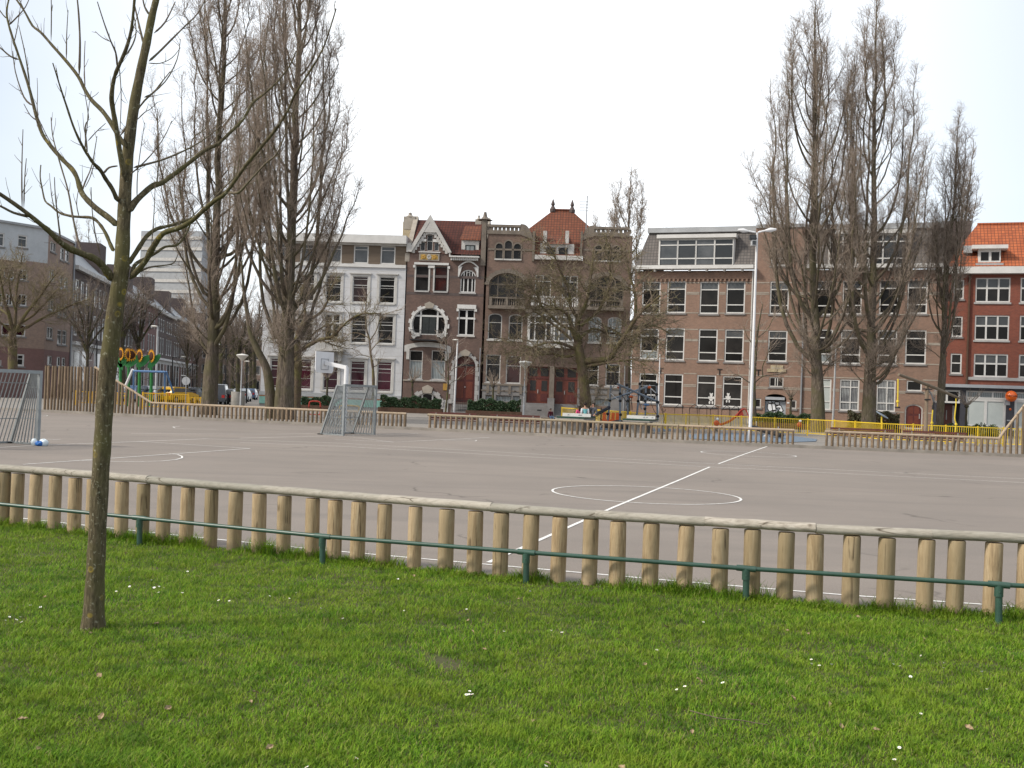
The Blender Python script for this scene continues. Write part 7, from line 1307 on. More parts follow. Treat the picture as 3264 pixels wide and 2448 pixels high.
for a, b, d0, d1 in (((1037, 280), (1198, 292), 1.2, 0), ((1020, 400), (1195, 545), 1.2, 0), ((1100, 250), (1020, 400), -.4, 1.2), ((1548, 268), (1842, 275), 1, .5), ((1740, 320), (1850, 420), 2, .5), ((1740, 330), (1745, 600), 2, 2), ((1840, 440), (1650, 560), .5, 3)): m.tube([C_(*a, d0), C_(*b, d1)], .028, 6)
m.build('brace', 'pole_grey', cf, True); m = MB()
for x, y, d in ((1115, 228, -.4), (1198, 415, 0), (1200, 540, 0), (1205, 785, 0), (1325, 420, 2.2), (1330, 545, 2.2), (1530, 420, 1), (1515, 545, 1), (1650, 420, 3), (1640, 545, 3), (1635, 680, 3), (1842, 430, .5), (1852, 560, .5), (1860, 815, .5), (1000, 655, 1.2), (980, 770, 1.2), (1018, 535, 1.2), (1548, 240, 1), (1842, 250, .5), (1320, 262, 2.2)): m.sphere(C_(x, y, d), .105, 8)
m.build('joint', 'rubber_black', cf, True); m = MB()
def rope(P, r=.018): m.tube(smooth(np.array([C_(*p) for p in P]), 3), r, 5)
for P in (((1198, 415, 0), (1230, 440, .5), (1300, 540, 1), (1330, 560, 2)), ((1330, 470, 2), (1400, 560, 1.5), (1415, 700, 1)), ((1540, 440, 1), (1600, 460, 1.5), (1620, 540, 2)), ((1860, 560, .5), (1930, 700, 0), (1975, 850, 0), (1950, 960, 0)), ((1870, 590, .5), (1920, 620, 0), (1965, 740, 0), (2000, 690, 0)), ((1400, 480, 1.5), (1390, 700, 1)), ((1230, 430, 0), (1310, 560, 2), (1310, 620, 2)), ((1750, 600, 2), (1800, 720, 1), (1860, 800, .5))): rope(P)
m.build('rope', 'rubber_black', cf, True); m = MB()
for P in (((1500, 450, 1), (1580, 440, 1.5), (1620, 500, 2), (1600, 560, 2.4)), ((1270, 500, 1), (1310, 560, 1.6), (1290, 620, 2)), ((1340, 450, 2), (1400, 440, 1.6), (1500, 455, 1)), ((1540, 560, 1), (1560, 650, 1.4), (1590, 690, 1.8), (1590, 610, 2))): rope(P, .03)
m.build('curved_tube', 'pole_grey', cf, True); m = MB()
for x, y, d in ((1178, 298, .3), (1715, 302, 2.2), (1395, 470, 1.6)): m.sphere(C_(x, y, d), .12, 10, (1, .5, .8))
m.build('grip', 'orange_red', cf, True); m = MB(); m.tube([C_(*p) for p in ((1005, 655, 1), (900, 715, .4), (785, 775, 0))], .11, 6); m.build('slide_plank', 'cloth_dark', cf, True); m = MB(); m.sphere(C_(1660, 610, 2), .16, 10, (1.3, 1, .5)); m.build('seat', 'blue_paint', cf, True)
m = MB(); m.lathe([(1.15, 0), (1.1, .18), (.5, .45), (.1, .55)], C_(1190, 960, .6) * (1, 1, 0), 14); tag(m.build('rubber_mound', 'rubber_black', None, True), 'dark rubber mound under the climbing frame', 'mound')
# slide
SY = 73
def L_(x, y, dy=0): return A('P2', x, y, SY + dy)
sl = thing('playground_slide', 'small red slide behind the yellow railing, left of the light mast', 'slide', tuple(L_(1500, 1000) * (1, 1, 0))); ch = smooth(np.array([L_(1480, 700), L_(1400, 790), L_(1280, 895), L_(1140, 962), L_(1080, 972)]), 4); m = MB(); n_ = np.array((0, .22, 0)); vs = []
for p in ch: vs += [p - n_ + (0, 0, .14), p - n_ * .9, p + n_ * .9, p + n_ + (0, 0, .14)]
m.add(vs, [(4 * i + k, 4 * i + k + 1, 4 * i + k + 5, 4 * i + k + 4) for i in range(len(ch) - 1) for k in range(3)]); m.build('chute', 'red_paint', sl)
for dy in (-.25, .25):
    MB().tube(smooth(np.array([L_(1370, 800, dy), L_(1430, 720, dy), L_(1500, 682, dy), L_(1545, 720, dy), L_(1590, 860, dy), L_(1610, 1010, dy)]), 4), .04, 8).build('rail', 'red_paint', sl, True)
m = MB()
for k in range(5): p, q_ = L_(1545 + 11 * k, 760 + 50 * k, -.24), L_(1545 + 11 * k, 760 + 50 * k, .24); m.tube([p, q_], .025, 6)
m.build('rung', 'grey_steel', sl, True); a = L_(1400, 760, -.26); b = L_(1530, 960, -.26); MB().add([L_(1385, 805, -.26), L_(1470, 720, -.26), L_(1500, 800, -.26)], [(0, 1, 2)]).build('side_panel', 'red_paint', sl)
# spring toys, play panels and the little things behind the railing
def springer(c, x, y, Y, label, m1, m2):
    b = A(c, x, y, Y) * (1, 1, 0); t_ = thing('spring_toy', label, 'spring toy', tuple(b)); m = MB(); m.tube([b + (.10 * math.cos(k * .9), .10 * math.sin(k * .9), .012 * k) for k in range(30)], .016, 5); m.build('spring', 'rubber_black', t_, True); MB().sphere(b + (0, 0, .52), .17, 12, (1.1, .4, 1.1)).build('body', m1, t_, True); MB().sphere(b + (.05, 0, .78), .09, 10, (1, .7, 1)).build('head', m2, t_, True); MB().tube([b + (.1, -.22, .72), b + (.1, .22, .72)], .018, 6).build('handle', 'rubber_black', t_)
springer('P2', 1015, 1010, 67, 'orange spring toy with a white head behind the yellow railing, left of the red slide', 'orange_red', 'cloth_white'); springer('Q1', 485, 1070, 72, 'small red and white spring toy behind the railing, left of the right-hand poplars', 'red_paint', 'cloth_white')
p = A('P1', 1080, 880, 72) * (1, 1, 0); pp_ = thing('play_panel', 'orange slatted play panel behind the yellow railing at the climbing frame', 'play panel', tuple(p)); m = MB()
for k in range(4): m.box(p[0] - .75 + .3 * k, p[1] - .05, .2, p[0] - .52 + .3 * k, p[1] + .05, .88)
m.box(p[0] - .8, p[1] - .04, .3, p[0] + .55, p[1] + .04, .42); m.build('slats', 'orange_red', pp_)
for dx in (-.85, .85): MB().box(p[0] + dx - .05, p[1] - .05, 0, p[0] + dx + .05, p[1] + .05, 1.2).build('post', 'timber_brown', pp_)
# see-saw on the blue rubber
a, b = gp(2400, 1362, .42), gp(2492, 1388, .18); ss_ = thing('seesaw', 'dark seesaw beam lying low behind the fence, right of the light mast', 'seesaw', tuple((a + b) / 2 * (1, 1, 0))); MB().tube([a, b * .5 + a * .5, b], [.13, .15, .13], 8).build('beam', 'rubber_black', ss_, True); c = (a + b) / 2; MB().lathe([(.2, 0), (.08, .1), (.07, c[2] - .1)], c * (1, 1, 0), 10).build('support', 'pole_grey', ss_)
for f in (.12, .88): q_ = a + (b - a) * f; MB().tube([q_ + (0, 0, .1), q_ + (0, 0, .42)], .025, 6).build('handle', 'pole_grey', ss_)
def mat_sheet(P, mt, z): mb = MB(); mb.add([(p[0], p[1], z) for p in P], [tuple(range(len(P)))]); struct(mb, 'rubber_ground', mt)
mat_sheet([gp(u, v) for u, v in ((2190, 1385), (2330, 1380), (2500, 1386), (2605, 1400), (2600, 1407), (2500, 1410), (2330, 1405), (2200, 1398))], 'mat_blue', .004)
mat_sheet([gp(u, v) for u, v in ((1900, 1362), (1990, 1361), (2010, 1366), (2000, 1371), (1900, 1369))], 'mat_blue', .004); mat_sheet([gp(u, v) for u, v in ((2080, 1369), (2140, 1366), (2150, 1372), (2085, 1377))], 'mat_blue', .005)
# rope swing with a slanting tree-trunk beam
RY = 56.5
def B_(x, y, dy=0): return A('Q2', x, y, RY + dy)
rs = thing('rope_swing', 'timber post with slanting log beam and hanging yellow ropes, on the right', 'rope swing', tuple(B_(495, 1080) * (1, 1, 0))); MB().tube([B_(495, 1150) * (1, 1, 0), B_(505, 700), B_(527, 230)], [.105, .095, .09], 10).build('post', 'beam_wood', rs, True); MB().tube([B_(25, 75, -1.2), B_(540, 260, -.1), B_(1080, 490, 1.4)], [.075, .085, .07], 10).build('beam', 'beam_wood', rs, True); MB().tube([B_(535, 330, -.05), B_(600, 430, .25), B_(640, 560, .6)], .05, 6).build('brace', 'grey_steel', rs, True)
m = MB(); p = B_(527, 330, -.05); m.box(p[0] - .25, p[1] - .04, p[2] - .03, p[0] + .25, p[1] + .04, p[2] + .03); m.box(p[0] - .1, p[1] - .1, p[2] - .6, p[0] + .15, p[1] + .1, p[2] - .52); m.build('bracket', 'black_iron', rs)
def hang(P, dy, knot): 
    pts = smooth(np.array([B_(x, y, dy) for x, y in P]), 3); r_ = MB().tube(pts, .035, 6).build('rope', 'rope_yellow', rs, True); q_ = B_(*knot, dy); MB().sphere(q_, .085, 8).build('knot', 'rope_yellow', r_, True); MB().lathe([(.14, -.04), (.14, .04)], pts[-1] - (0, 0, .03), 10).build('seat', 'rubber_black', r_)
hang(((14, 150), (12, 400), (8, 560), (4, 640)), -1.2, (8, 545)); hang(((622, 590), (618, 700), (605, 880), (608, 1055)), .5, (606, 920)); hang(((1025, 470), (1025, 600), (1002, 830), (1025, 940), (1012, 1085)), 1.3, (1026, 945)); MB().tube([B_(640, 560, .6), B_(628, 600, .5), B_(622, 690, .5)], .06, 6).build('rope_sleeve', 'rubber_black', rs, True)
# tilted blue spinning disc
p = A('Q1', 1945, 790, 62); dk = thing('spinning_disc', 'tilted blue-grey play disc on a low post, right of the right-hand poplars', 'play disc', (p[0], p[1], 0)); MB().tube([(p[0], p[1], 0), (p[0] - .02, p[1], p[2])], .05, 8).build('post', 'rope_yellow', dk); X = Matrix.Translation(tuple(p)) @ Matrix.Rotation(math.radians(28), 4, 'Y') @ Matrix.Rotation(math.radians(14), 4, 'X'); MB(X).lathe([(.02, -.05), (.38, -.02), (.40, .0), (.38, .03), (.05, .06)], (0, 0, 0), 28).build('disc', 'grey_blue', dk, True)
# bike stands before the school
for k, x in enumerate((300, 560, 730, 930, 1130, 1290)):
    p = A('P2', x, 900, 84) * (1, 1, 0); t_ = thing('bike_stand', 'dark bike stand loop at the school wall', 'bike stand', tuple(p), group='dark bike stands along the school wall'); m = MB(); m.tube([p + (-.1, 0, 0), p + (-.12, 0, 1.3), p + (.25, 0, 1.62), p + (.5, .1, 1.5), p + (.55, .2, .6)], .028, 6); m.tube([p + (-.12, 0, 1.3), p + (1.4, .1, 1.38)], .02, 5); m.build('loop', 'black_iron', t_, True)
# red hoop stands by the white house, yellow one behind the goal
for c, x0, x1, y0, y1, Y, mt, lb in (('Q5', 135, 320, 930, 1080, 71, 'red_paint', 'red bent-tube stand in front of the hedge at the white house'), ('Q5', 640, 960, 1000, 1110, 62, 'orange_yellow', 'yellow bent-tube stand seen through the bars of the far cage goal')):
    a, b = A(c, x0, y0, Y), A(c, x1, y0, Y); t_ = thing('bike_stand', lb, 'bike stand', tuple((a + b) / 2 * (1, 1, 0))); h = a[2]; m = MB(); m.tube(smooth(np.array([(a[0], a[1], 0), (a[0], a[1], h * .8), (a[0] + .12, a[1], h), (b[0] - .12, b[1], h), (b[0], b[1], h * .8), (b[0], b[1], 0)]), 4), .05, 8); m.build('tube', mt, t_, True); MB().bar((a[0], a[1], .05), (b[0], b[1], .05), .06, .06).build('foot_bar', mt, t_)
# sunflowers
for i, (x, yh, lx, nh, wd) in enumerate(((268, 298, (-25, 80), 1, 52), (430, 315, (90, -1), 2, 40), (640, 330, (85, -1), 1, 58), (872, 338, (60, -1), 1, 55))):
    Y = 77; bt = A('Q4', x, 1080, Y) * (1, 1, 0); tp = A('Q4', x, yh + 60, Y); t_ = thing('sunflower_post', ['giant play sunflower on a green stem, leftmost of four beside the lawn tree stem', 'giant play sunflower post carrying two flower heads', 'giant play sunflower on a thin green stem, second from the right', 'giant play sunflower on a green stem, rightmost of the row by the lamp mast'][i], 'sunflower', tuple(bt), group='giant sunflowers in the playground'); MB().tube([bt, tp * .5 + bt * .5 + (.02, 0, 0), tp], [.13 if i % 2 == 0 else .14, .11, .09], 10).build('stem', 'leaf_green', t_, True)
    for j, l in enumerate(lx):
        if l == -1: continue
        p = A('Q4', x + l * .2, 480, Y - .1); q_ = A('Q4', x + l, 440, Y - .1); s = q_ - p; s /= np.linalg.norm(s); up_ = np.array((0, 0, 1.)); n = 14; m = MB(); P = [A('Q4', x + l * .9, 440, Y - .1) + s * .62 * math.cos(k / n * 2 * PI) * (1) + (up_ * .34 * math.sin(k / n * 2 * PI)) for k in range(n)]; m.add([tuple(v_) for v_ in P] + [(v_[0], v_[1] + .05, v_[2]) for v_ in P], [tuple(range(n)), tuple(range(2 * n - 1, n - 1, -1))] + [(k, k + n, (k + 1) % n + n, (k + 1) % n) for k in range(n)]); m.bar(p, q_, .08, .06); m.build('leaf', 'leaf_green', t_)
    for j in range(nh):
        c = A('Q4', x + ((-18, 40)[j] if nh == 2 else 8), yh, Y - .12 - .1 * j); yaw = -.75 + (0 if j == 0 else 1.2); X = Matrix.Translation(tuple(c)) @ Matrix.Rotation(yaw, 4, 'Z'); m = MB(X); n = 18
        for k in range(n):
            a = 2 * PI * k / n; cs, sn = math.cos(a), math.sin(a); R0, R1, w_ = .30, .50, .075; m.add([(cs * R0 - sn * w_, -.02, sn * R0 + cs * w_), (cs * R0 + sn * w_, -.02, sn * R0 - cs * w_), (cs * R1, -.05, sn * R1), (cs * R0 - sn * w_, .03, sn * R0 + cs * w_), (cs * R0 + sn * w_, .03, sn * R0 - cs * w_), (cs * R1, -.01, sn * R1)], [(0, 1, 2), (3, 5, 4), (0, 2, 5, 3), (1, 4, 5, 2)])
        h_ = m.build('petals', 'petal', t_); m = MB(X); m.sphere((0, -.03, 0), .31, 16, (1, .28, 1)); m.build('seed_head', 'seed_brown', h_, True)
# swing frame
WY = 73
def S_(x, y, dy=0): return A('Q4', x, y, WY + dy)
sw = thing('swing_frame', 'blue swing frame behind the yellow railing, before the white shopfronts', 'swing', tuple(S_(830, 1100) * (1, 1, 0))); MB().tube([S_(520, 632), S_(1150, 650)], .075, 8).build('beam', 'blue_paint', sw, True)
for P, mt in ((((512, 600), (330, 1010)), 'mast_white'), (((530, 640), (525, 1060)), 'blue_paint'), (((1140, 650), (1138, 1110)), 'blue_paint'), (((1165, 640), (1310, 1060)), 'blue_paint')): MB().tube([S_(*P[0], .1), S_(*P[1], .9)], .07 if mt == 'blue_paint' else .09, 8).build('leg', mt, sw, True)
for x in (700, 950):
    m = MB(); 
    for dx in (-22, 22): m.tube([S_(x + dx, 645), S_(x + dx, 985)], .012, 4)
    c_ = m.build('chain', 'grey_steel', sw); MB().bar(S_(x - 26, 990), S_(x + 26, 990), .2, .05).build('seat', 'rubber_black', c_)
# white bollard-like post and traffic sign
p = A('Q4', 1552, 1060, 92) * (1, 1, 0); q_ = A('Q4', 1555, 825, 92); ts = thing('traffic_sign', 'round grey traffic sign on a post, seen from behind by the terrace', 'sign', tuple(p)); MB().tube([p, (p[0], p[1], q_[2] + .3)], .04, 8).build('post', 'grey_steel', ts); X = Matrix.Translation(tuple(q_)) @ Matrix.Rotation(PI / 2, 4, 'X'); MB(X).lathe([(.36, 0), (.36, .03)], (0, 0, 0), 24).build('disc', 'pole_grey', ts)
b = A('S1', 1070, 1140, 91.5) * (1, 1, 0); tb_ = thing('tree_tub', 'round concrete tub around a street tree stem', 'planter', tuple(b)); MB().lathe([(.55, 0), (.6, .2), (.58, 1.25), (.5, 1.25), (.5, 1.0)], b, 18).build('tub', 'concrete', tb_, True); MB().lathe([(.02, .99), (.49, .99)], b, 16).build('earth', 'timber_brown', tb_)
# lamp posts
def dish_lamp(c, x, ytop, xb, Y, label, grp='dish lamps on thin pale posts'):
    t = A(c, x, ytop, Y); b = np.array((t[0], t[1], 0)); l_ = thing('street_lamp', label, 'street lamp', tuple(b), group=grp); MB().tube([b, b + (0, 0, 1.2), b + (0, 0, 1.22), t - (0, 0, .4)], [.06, .06, .042, .038], 8).build('post', 'pole_grey', l_, True); MB().lathe([(.06, -.42), (.10, -.36), (.42, -.06), (.46, 0), (.40, .05), (.05, .12)], t, 18).build('lamp_shade', 'lamp_glass', l_, True)
dish_lamp('Q6', 1657, 68, 1647, 71, 'dish-topped street lamp before the stone foot of the twin house'); dish_lamp('S1', 1130, 550, 1105, 80, 'dish-topped street lamp between the two left poplars')
def arm_lamp(c, P, Y, label, arm, mt='pole_grey', r=.07, name='street_lamp', cat='street lamp', head=True):
    b = A(c, *P[0], Y) * (1, 1, 0); t = A(c, *P[1], Y); l_ = thing(name, label, cat, tuple(b)); MB().tube([b, b * .5 + t * .5, t], [r * 1.25, r, r * .75], 8).build('post', mt, l_, True)
    for ax in arm:
        q_ = A(c, *ax, Y); MB().tube([t - (0, 0, .03), q_], .035, 6).build('arm', mt, l_, True)
        if head: MB().sphere(q_, .2, 8, (1.4, .8, .4)).build('lamp_head', 'lamp_glass', l_, True)
arm_lamp('Q4', ((968, 1100), (1000, -240)), 82, 'tall grey street lamp with a short arm, behind the swing frame', [(930, -245)], r=.09)
arm_lamp('Q6', ((650, 785), (702, -245)), 92, 'white flagpole-like lamp post before the gabled house door', [(672, -250)], 'mast_white', .08)
arm_lamp('Q1', ((1078, 880), (1133, -410)), 84, 'thin grey lamp post between the two right-hand poplars', [(1020, -420), (1240, -400)], 'pole_grey', .08)
arm_lamp('C5', ((252, 1440), (263, 1040)), 92, 'thin white flagpole in front of the school', [], 'mast_white', .06, 'flagpole', 'flagpole')
for c, P, ar, Y, lb in (('S1', ((905, 1100), (918, 405)), [(800, 405)], 98, 'dark lantern post with a long arm right of the mossy poplar'), ('S1', ((1185, 1130), (1190, 640)), [(1190, 630)], 108, 'thin dark post beside the dish lamp'), ('S1', ((470, 1110), (475, 650)), [(350, 820)], 104, 'dark lantern post in front of the white shopfront'), ('Q4', ((1290, 1060), (1292, 360)), [(1500, 355)], 100, 'dark lantern post with a long arm by the swing frame'), ('Q3', ((1375, 800), (1388, 10)), [(1280, 310)], 100, 'dark lantern post left of the lawn tree stem')): arm_lamp(c, P, Y, lb, ar, 'black_iron', .07)

# hedges and planters
def leaves_box(name, x0, x1, y0, y1, z0, z1, n, mats, parent, seed, size=.085, M4=None, lump=.12):
    r = np.random.default_rng(seed); P = np.stack([r.uniform(x0, x1, n), r.uniform(y0, y1, n), r.uniform(z0, z1, n)], 1); k = r.integers(0, 4, n); e = r.random(n) ** 2 * .25
    P[k == 0, 2] = z1 - e[k == 0] * (z1 - z0); P[k == 1, 1] = y0 + e[k == 1] * (y1 - y0); P[k == 2, 1] = y0 + e[k == 2] * .5 * (y1 - y0)
    P[:, 2] += lump * np.sin(P[:, 0] * 2.3 + seed) * (P[:, 2] > (z0 + z1) / 2) + .08 * np.sin(P[:, 0] * 7.1); P[:, 1] += .06 * np.sin(P[:, 0] * 5 + P[:, 2] * 6)
    a = r.normal(0, 1, (n, 3)); a /= np.linalg.norm(a, axis=1)[:, None]; b = np.cross(a, r.normal(0, 1, (n, 3))); b /= np.linalg.norm(b, axis=1)[:, None]; s = size * r.uniform(.6, 1.3, n)[:, None]
    V = np.stack([P - a * s, P - b * s * .45, P + a * s, P + b * s * .45], 1).reshape(-1, 3); Q = np.arange(n * 4).reshape(-1, 4)
    if M4 is not None: m = np.array(M4); V = V @ m[:3, :3].T + m[:3, 3]
    return np_mesh(name, V, Q, mats, parent, False)
def hedge(c, x0, x1, Y, z0, z1, dep, label, plabel, mats='hedge_leaf', th=0, n=7000):
    a, b = A(c, x0, 600, Y), A(c, x1, 600, Y); L = b[0] - a[0]
    L = np.linalg.norm((b - a)[:2]) / max(math.cos(th), .1) if th else L
    M4 = Matrix.Translation((a[0], a[1], 0)) @ Matrix.Rotation(-th, 4, 'Z'); h = thing('hedge', label, 'hedge', (a[0], a[1], 0), -th); MB(M4).box(.12, .12, z0, L - .12, dep - .1, z1 - .15).build('twig_core', 'timber_brown', h); leaves_box('foliage', 0, L, 0, dep, z0, z1, n, mats, h, abs(int(x0)) + 7, .09, M4)
    p = thing('planter', plabel, 'planter', (a[0], a[1], 0), -th); m = MB(M4); m.box(-.15, -.18, -.02, L + .15, -.08, z0 + .04); m.box(-.15, dep + .05, -.02, L + .15, dep + .15, z0 + .04); m.box(-.15, -.08, -.02, -.05, dep + .05, z0 + .04); m.box(L + .05, -.08, -.02, L + .15, dep + .05, z0 + .04); m.build('planks', 'timber_brown', p); MB(M4).box(-.05, -.08, -.02, L + .05, dep + .05, z0 - .06).build('earth', 'soil', p)
    return M4, L
hedge('Q6', -390, 465, 90.5, .36, 1.26, 1.3, 'dark green clipped hedge left of the arched door of the gabled house', 'brown timber planter with the hedge at the gabled house'); hedge('Q6', 845, 1592, 90.5, .36, 1.3, 1.3, 'dark green hedge with pale leaf tips between arched door and twin doors', 'brown timber planter under the hedge of the twin house'); hedge('Q5', 15, 520, 91, .3, 1.0, 1.2, 'low dark hedge in front of the teal-banded white house', 'brown timber planter at the white house', n=3500)
hedge('Q1', -330, 700, 83, .4, 1.12, 1.6, 'loose dark hedge before the graffiti shutter of the school', 'low brown planter edge before the school', 'hedge_leaf', math.radians(20), 7000); hedge('Q1', 1340, 2150, 81, .3, 1.5, 1.3, 'brownish bare-looking hedge behind the second right-hand poplar', 'low planter edge behind the right-hand poplars', 'shrub_leaf', math.radians(20), 3500)
for c, x, y, Y, w, lb in (('Q2', 1380, 960, 78, .95, 'dark evergreen shrub in front of the shop window, beside the ivy bush'), ('Q2', 1620, 1050, 77, .75, 'light-leaved low shrub behind the railing at the shop'), ('Q2', 900, 980, 78, .9, 'dark low shrub before the shop entry')):
    p = A(c, x, y, Y); sh = thing('shrub', lb, 'shrub', (p[0], p[1], 0)); r = np.random.default_rng(int(x)); n = 1500; D_ = r.normal(0, 1, (n, 3)); D_ /= np.linalg.norm(D_, axis=1)[:, None]; P = D_ * (r.random(n)[:, None] ** .5) * np.array((w, w * .8, max(p[2], .8) * .55)) * (1 + .3 * np.sin(D_[:, :1] * 5)) + np.array((p[0], p[1], max(p[2], .8) * .55)); a = r.normal(0, 1, (n, 3)); b = r.normal(0, 1, (n, 3)); a /= np.linalg.norm(a, axis=1)[:, None]; b /= np.linalg.norm(b, axis=1)[:, None]; np_mesh('foliage', np.stack([P - a * .09, P - b * .05, P + a * .09, P + b * .05], 1).reshape(-1, 3), np.arange(n * 4).reshape(-1, 4), 'hedge_leaf' if x != 1620 else 'hedge_pale', sh, False); MB().tube([(p[0], p[1], 0), (p[0] + .1, p[1], .9)], .04, 5).build('stem', 'bark_dark', sh)
def pollard(c, x, yb, yt, Y, sp, label, grp):
    rg = np.random.default_rng(int(x)); b = A(c, x, yb, Y); t = A(c, x, yt, Y); b[2] = 0; p = thing('pollard_tree', label, 'tree', tuple(b), group=grp); tr, cr = TB(), TB(); P = np.array([b + (t - b) * k / 5 + (rg.normal(0, .02), rg.normal(0, .02), 0) for k in range(6)]); tr.tube(P, np.linspace(.11, .08, 6), 8); tr.tube(np.array([t - (0, 0, .1), t, t + (0, 0, .12)]), [.1, .2, .1], 8); tr.build('trunk', 'bark_dark', p)
    for k in range(26):
        a = rg.random() * 6.3; d = np.array((math.cos(a) * .75, math.sin(a) * .75, rg.uniform(.5, 1.3))); Q_ = wander(t, d, sp * rg.uniform(.6, 1.15), 5, .08, .06, rg); R_ = np.linspace(.022, .008, 6); cr.tube(Q_, R_, 4); sprout(cr, Q_, R_, [dict(sp=.22, L=.35, ang=.5, wig=.12, up=.1, r=.007, n=3, k=3)], rg, .3)
    cr.build('crown', 'twig_poplar', p)
PG = 'small pollard trees before the house fronts'
pollard('Q6', 68, 700, 340, 91.3, 1.5, 'small pollard tree in the hedge under the curtained windows', PG); pollard('Q6', 1202, 700, 405, 91.3, 1.6, 'small pollard tree in the hedge before the twin house', PG); pollard('Q5', 430, 960, 560, 91.6, 1.6, 'small pollard tree beneath the basketball backboard', PG); pollard('GD', 1170, 1500, 1000, 84, 1.2, 'small dark pollard right of the graffiti shutter', PG); pollard('Q2', 1210, 1010, 635, 80, 1.6, 'small dark pollard before the shop pillar', PG)

# ------------------------------------------------------------------ parked vehicles
def car(c, x, yv, Y, yaw, label, paint, L=4.1, Wd=1.72, H=1.46, kind='hatch', group='cars parked along the side street'):
    p = A(c, x, yv, Y) * (1, 1, 0); t_ = thing('parked_car', label, 'car', tuple(p), yaw, group); X = Matrix.Translation(tuple(p)) @ Matrix.Rotation(yaw, 4, 'Z'); h = L / 2
    if kind == 'hatch': prof = [(-h, .28), (-h, .62), (-h + .05, .92), (-h + .35, H - .1), (-h + .75, H), (h - 1.75, H - .02), (h - 1.05, .98), (h - .1, .78), (h, .55), (h, .28)]
    else: prof = [(-h, .35), (-h, .8), (-h + .03, 1.05), (-h + .2, H - .06), (-h + .45, H), (h - 1.5, H - .02), (h - .95, 1.1), (h - .1, .95), (h, .6), (h, .35)]
    m = MB(X); n = len(prof); ins = lambda z: .0 if z < .95 else (z - .95) / (H - .95) * .16; w = Wd / 2; vs = [(xx_, -w + ins(z) + (.05 if k in (0, n - 1) else 0), z) for k, (xx_, z) in enumerate(prof)] + [(xx_, w - ins(z) - (.05 if k in (0, n - 1) else 0), z) for k, (xx_, z) in enumerate(prof)]
    m.add(vs, [tuple(range(n))[::-1], tuple(range(n, 2 * n))] + [(i, (i + 1) % n, (i + 1) % n + n, i + n) for i in range(n)]); b = m.build('body', paint, t_, True)
    for sx in (-1, 1):
        m = MB(X); g0, g1 = -h + .62, h - 1.3; yy_ = lambda z: sx * (w - ins(z) + .006); m.add([(g0 - .2, yy_(1.0), 1.0), (g1 + .35, yy_(1.0), 1.0), (g1 - .35, yy_(H - .12), H - .12), (g0 + .05, yy_(H - .12), H - .12)], [(0, 1, 2, 3)]); m.build('side_window', 'car_glass', b)
        for xw in (-h + .72, h - .78): 
            wl_ = MB(X); c_ = (xw, sx * (w - .08), .31); k = 18; V_ = [(c_[0] + r_ * math.cos(a * 2 * PI / k), c_[1] + y_ * sx, .31 + r_ * math.sin(a * 2 * PI / k)) for y_, r_ in ((-.10, .29), (-.1, .31), (.09, .31), (.10, .2)) for a in range(k)]; wl_.add(V_, [(i * k + a, i * k + (a + 1) % k, (i + 1) * k + (a + 1) % k, (i + 1) * k + a) for i in range(3) for a in range(k)] + [tuple(range(k)), tuple(range(3 * k, 4 * k))]); w0 = wl_.build('wheel', 'tyre', t_, True)
            MB(X).add([(c_[0] + .19 * math.cos(a * 2 * PI / k), c_[1] + .103 * sx, .31 + .19 * math.sin(a * 2 * PI / k)) for a in range(k)], [tuple(range(k))]).build('rim', 'car_silver', w0)
        m = MB(X); m.box(-h - .012, sx * (w - .22) - .12, .68, -h + .03, sx * (w - .22) + .12, .92); m.build('tail_light', 'red_glass', t_); m = MB(X); m.box(h - .1, sx * (w - .3) - .16, .62, h + .012, sx * (w - .3) + .16, .76); m.build('headlight', 'lamp_glass', t_)
    m = MB(X); i_ = 3; a, b2 = prof[2], prof[3]; d = w - .22; m.add([(a[0] - .012 + .03, -d, a[1] + .05), (a[0] - .012 + .03, d, a[1] + .05), (b2[0] - .012, d - .06, b2[1] - .03), (b2[0] - .012, -d + .06, b2[1] - .03)], [(0, 1, 2, 3)]); m.build('rear_window', 'car_glass', b); a, b2 = (prof[6], prof[5]); m = MB(X); m.add([(a[0] + .012, -d, a[1] + .04), (a[0] + .012, d, a[1] + .04), (b2[0] + .03, d - .06, b2[1] - .02), (b2[0] + .03, -d + .06, b2[1] - .02)], [(0, 1, 2, 3)]); m.build('windscreen', 'car_glass', b)
    m = MB(X); m.box(-h - .014, -.26, .48, -h + .01, .26, .59); m.build('number_plate', 'rope_yellow', t_); return t_
car('Q4', 1385, 1240, 97, math.radians(70), 'small yellow hatchback parked behind the orange-yellow railing', 'car_yellow')
car('S1', 800, 1100, 93, math.radians(100), 'tall dark van-like car just right of the mossy poplar', 'car_dark', 4.3, 1.8, 1.85, 'van'); car('S1', 930, 1100, 96, math.radians(96), 'black car parked second right of the mossy poplar', 'car_black'); car('S1', 1130, 1080, 120, math.radians(98), 'silver car behind the dish lamp post', 'car_silver'); car('S1', 1230, 1080, 138, math.radians(98), 'dark blue car far down the street beside the white house', 'car_blue'); car('S1', 540, 1080, 104, math.radians(80), 'dark car half hidden left of the mossy poplar', 'car_black'); car('Q4', 960, 1110, 96, math.radians(85), 'silver car behind the red bars left of the yellow hatchback', 'car_silver'); car('Q4', 610, 1090, 94, math.radians(82), 'dark blue car behind the sunflower stems', 'car_blue')

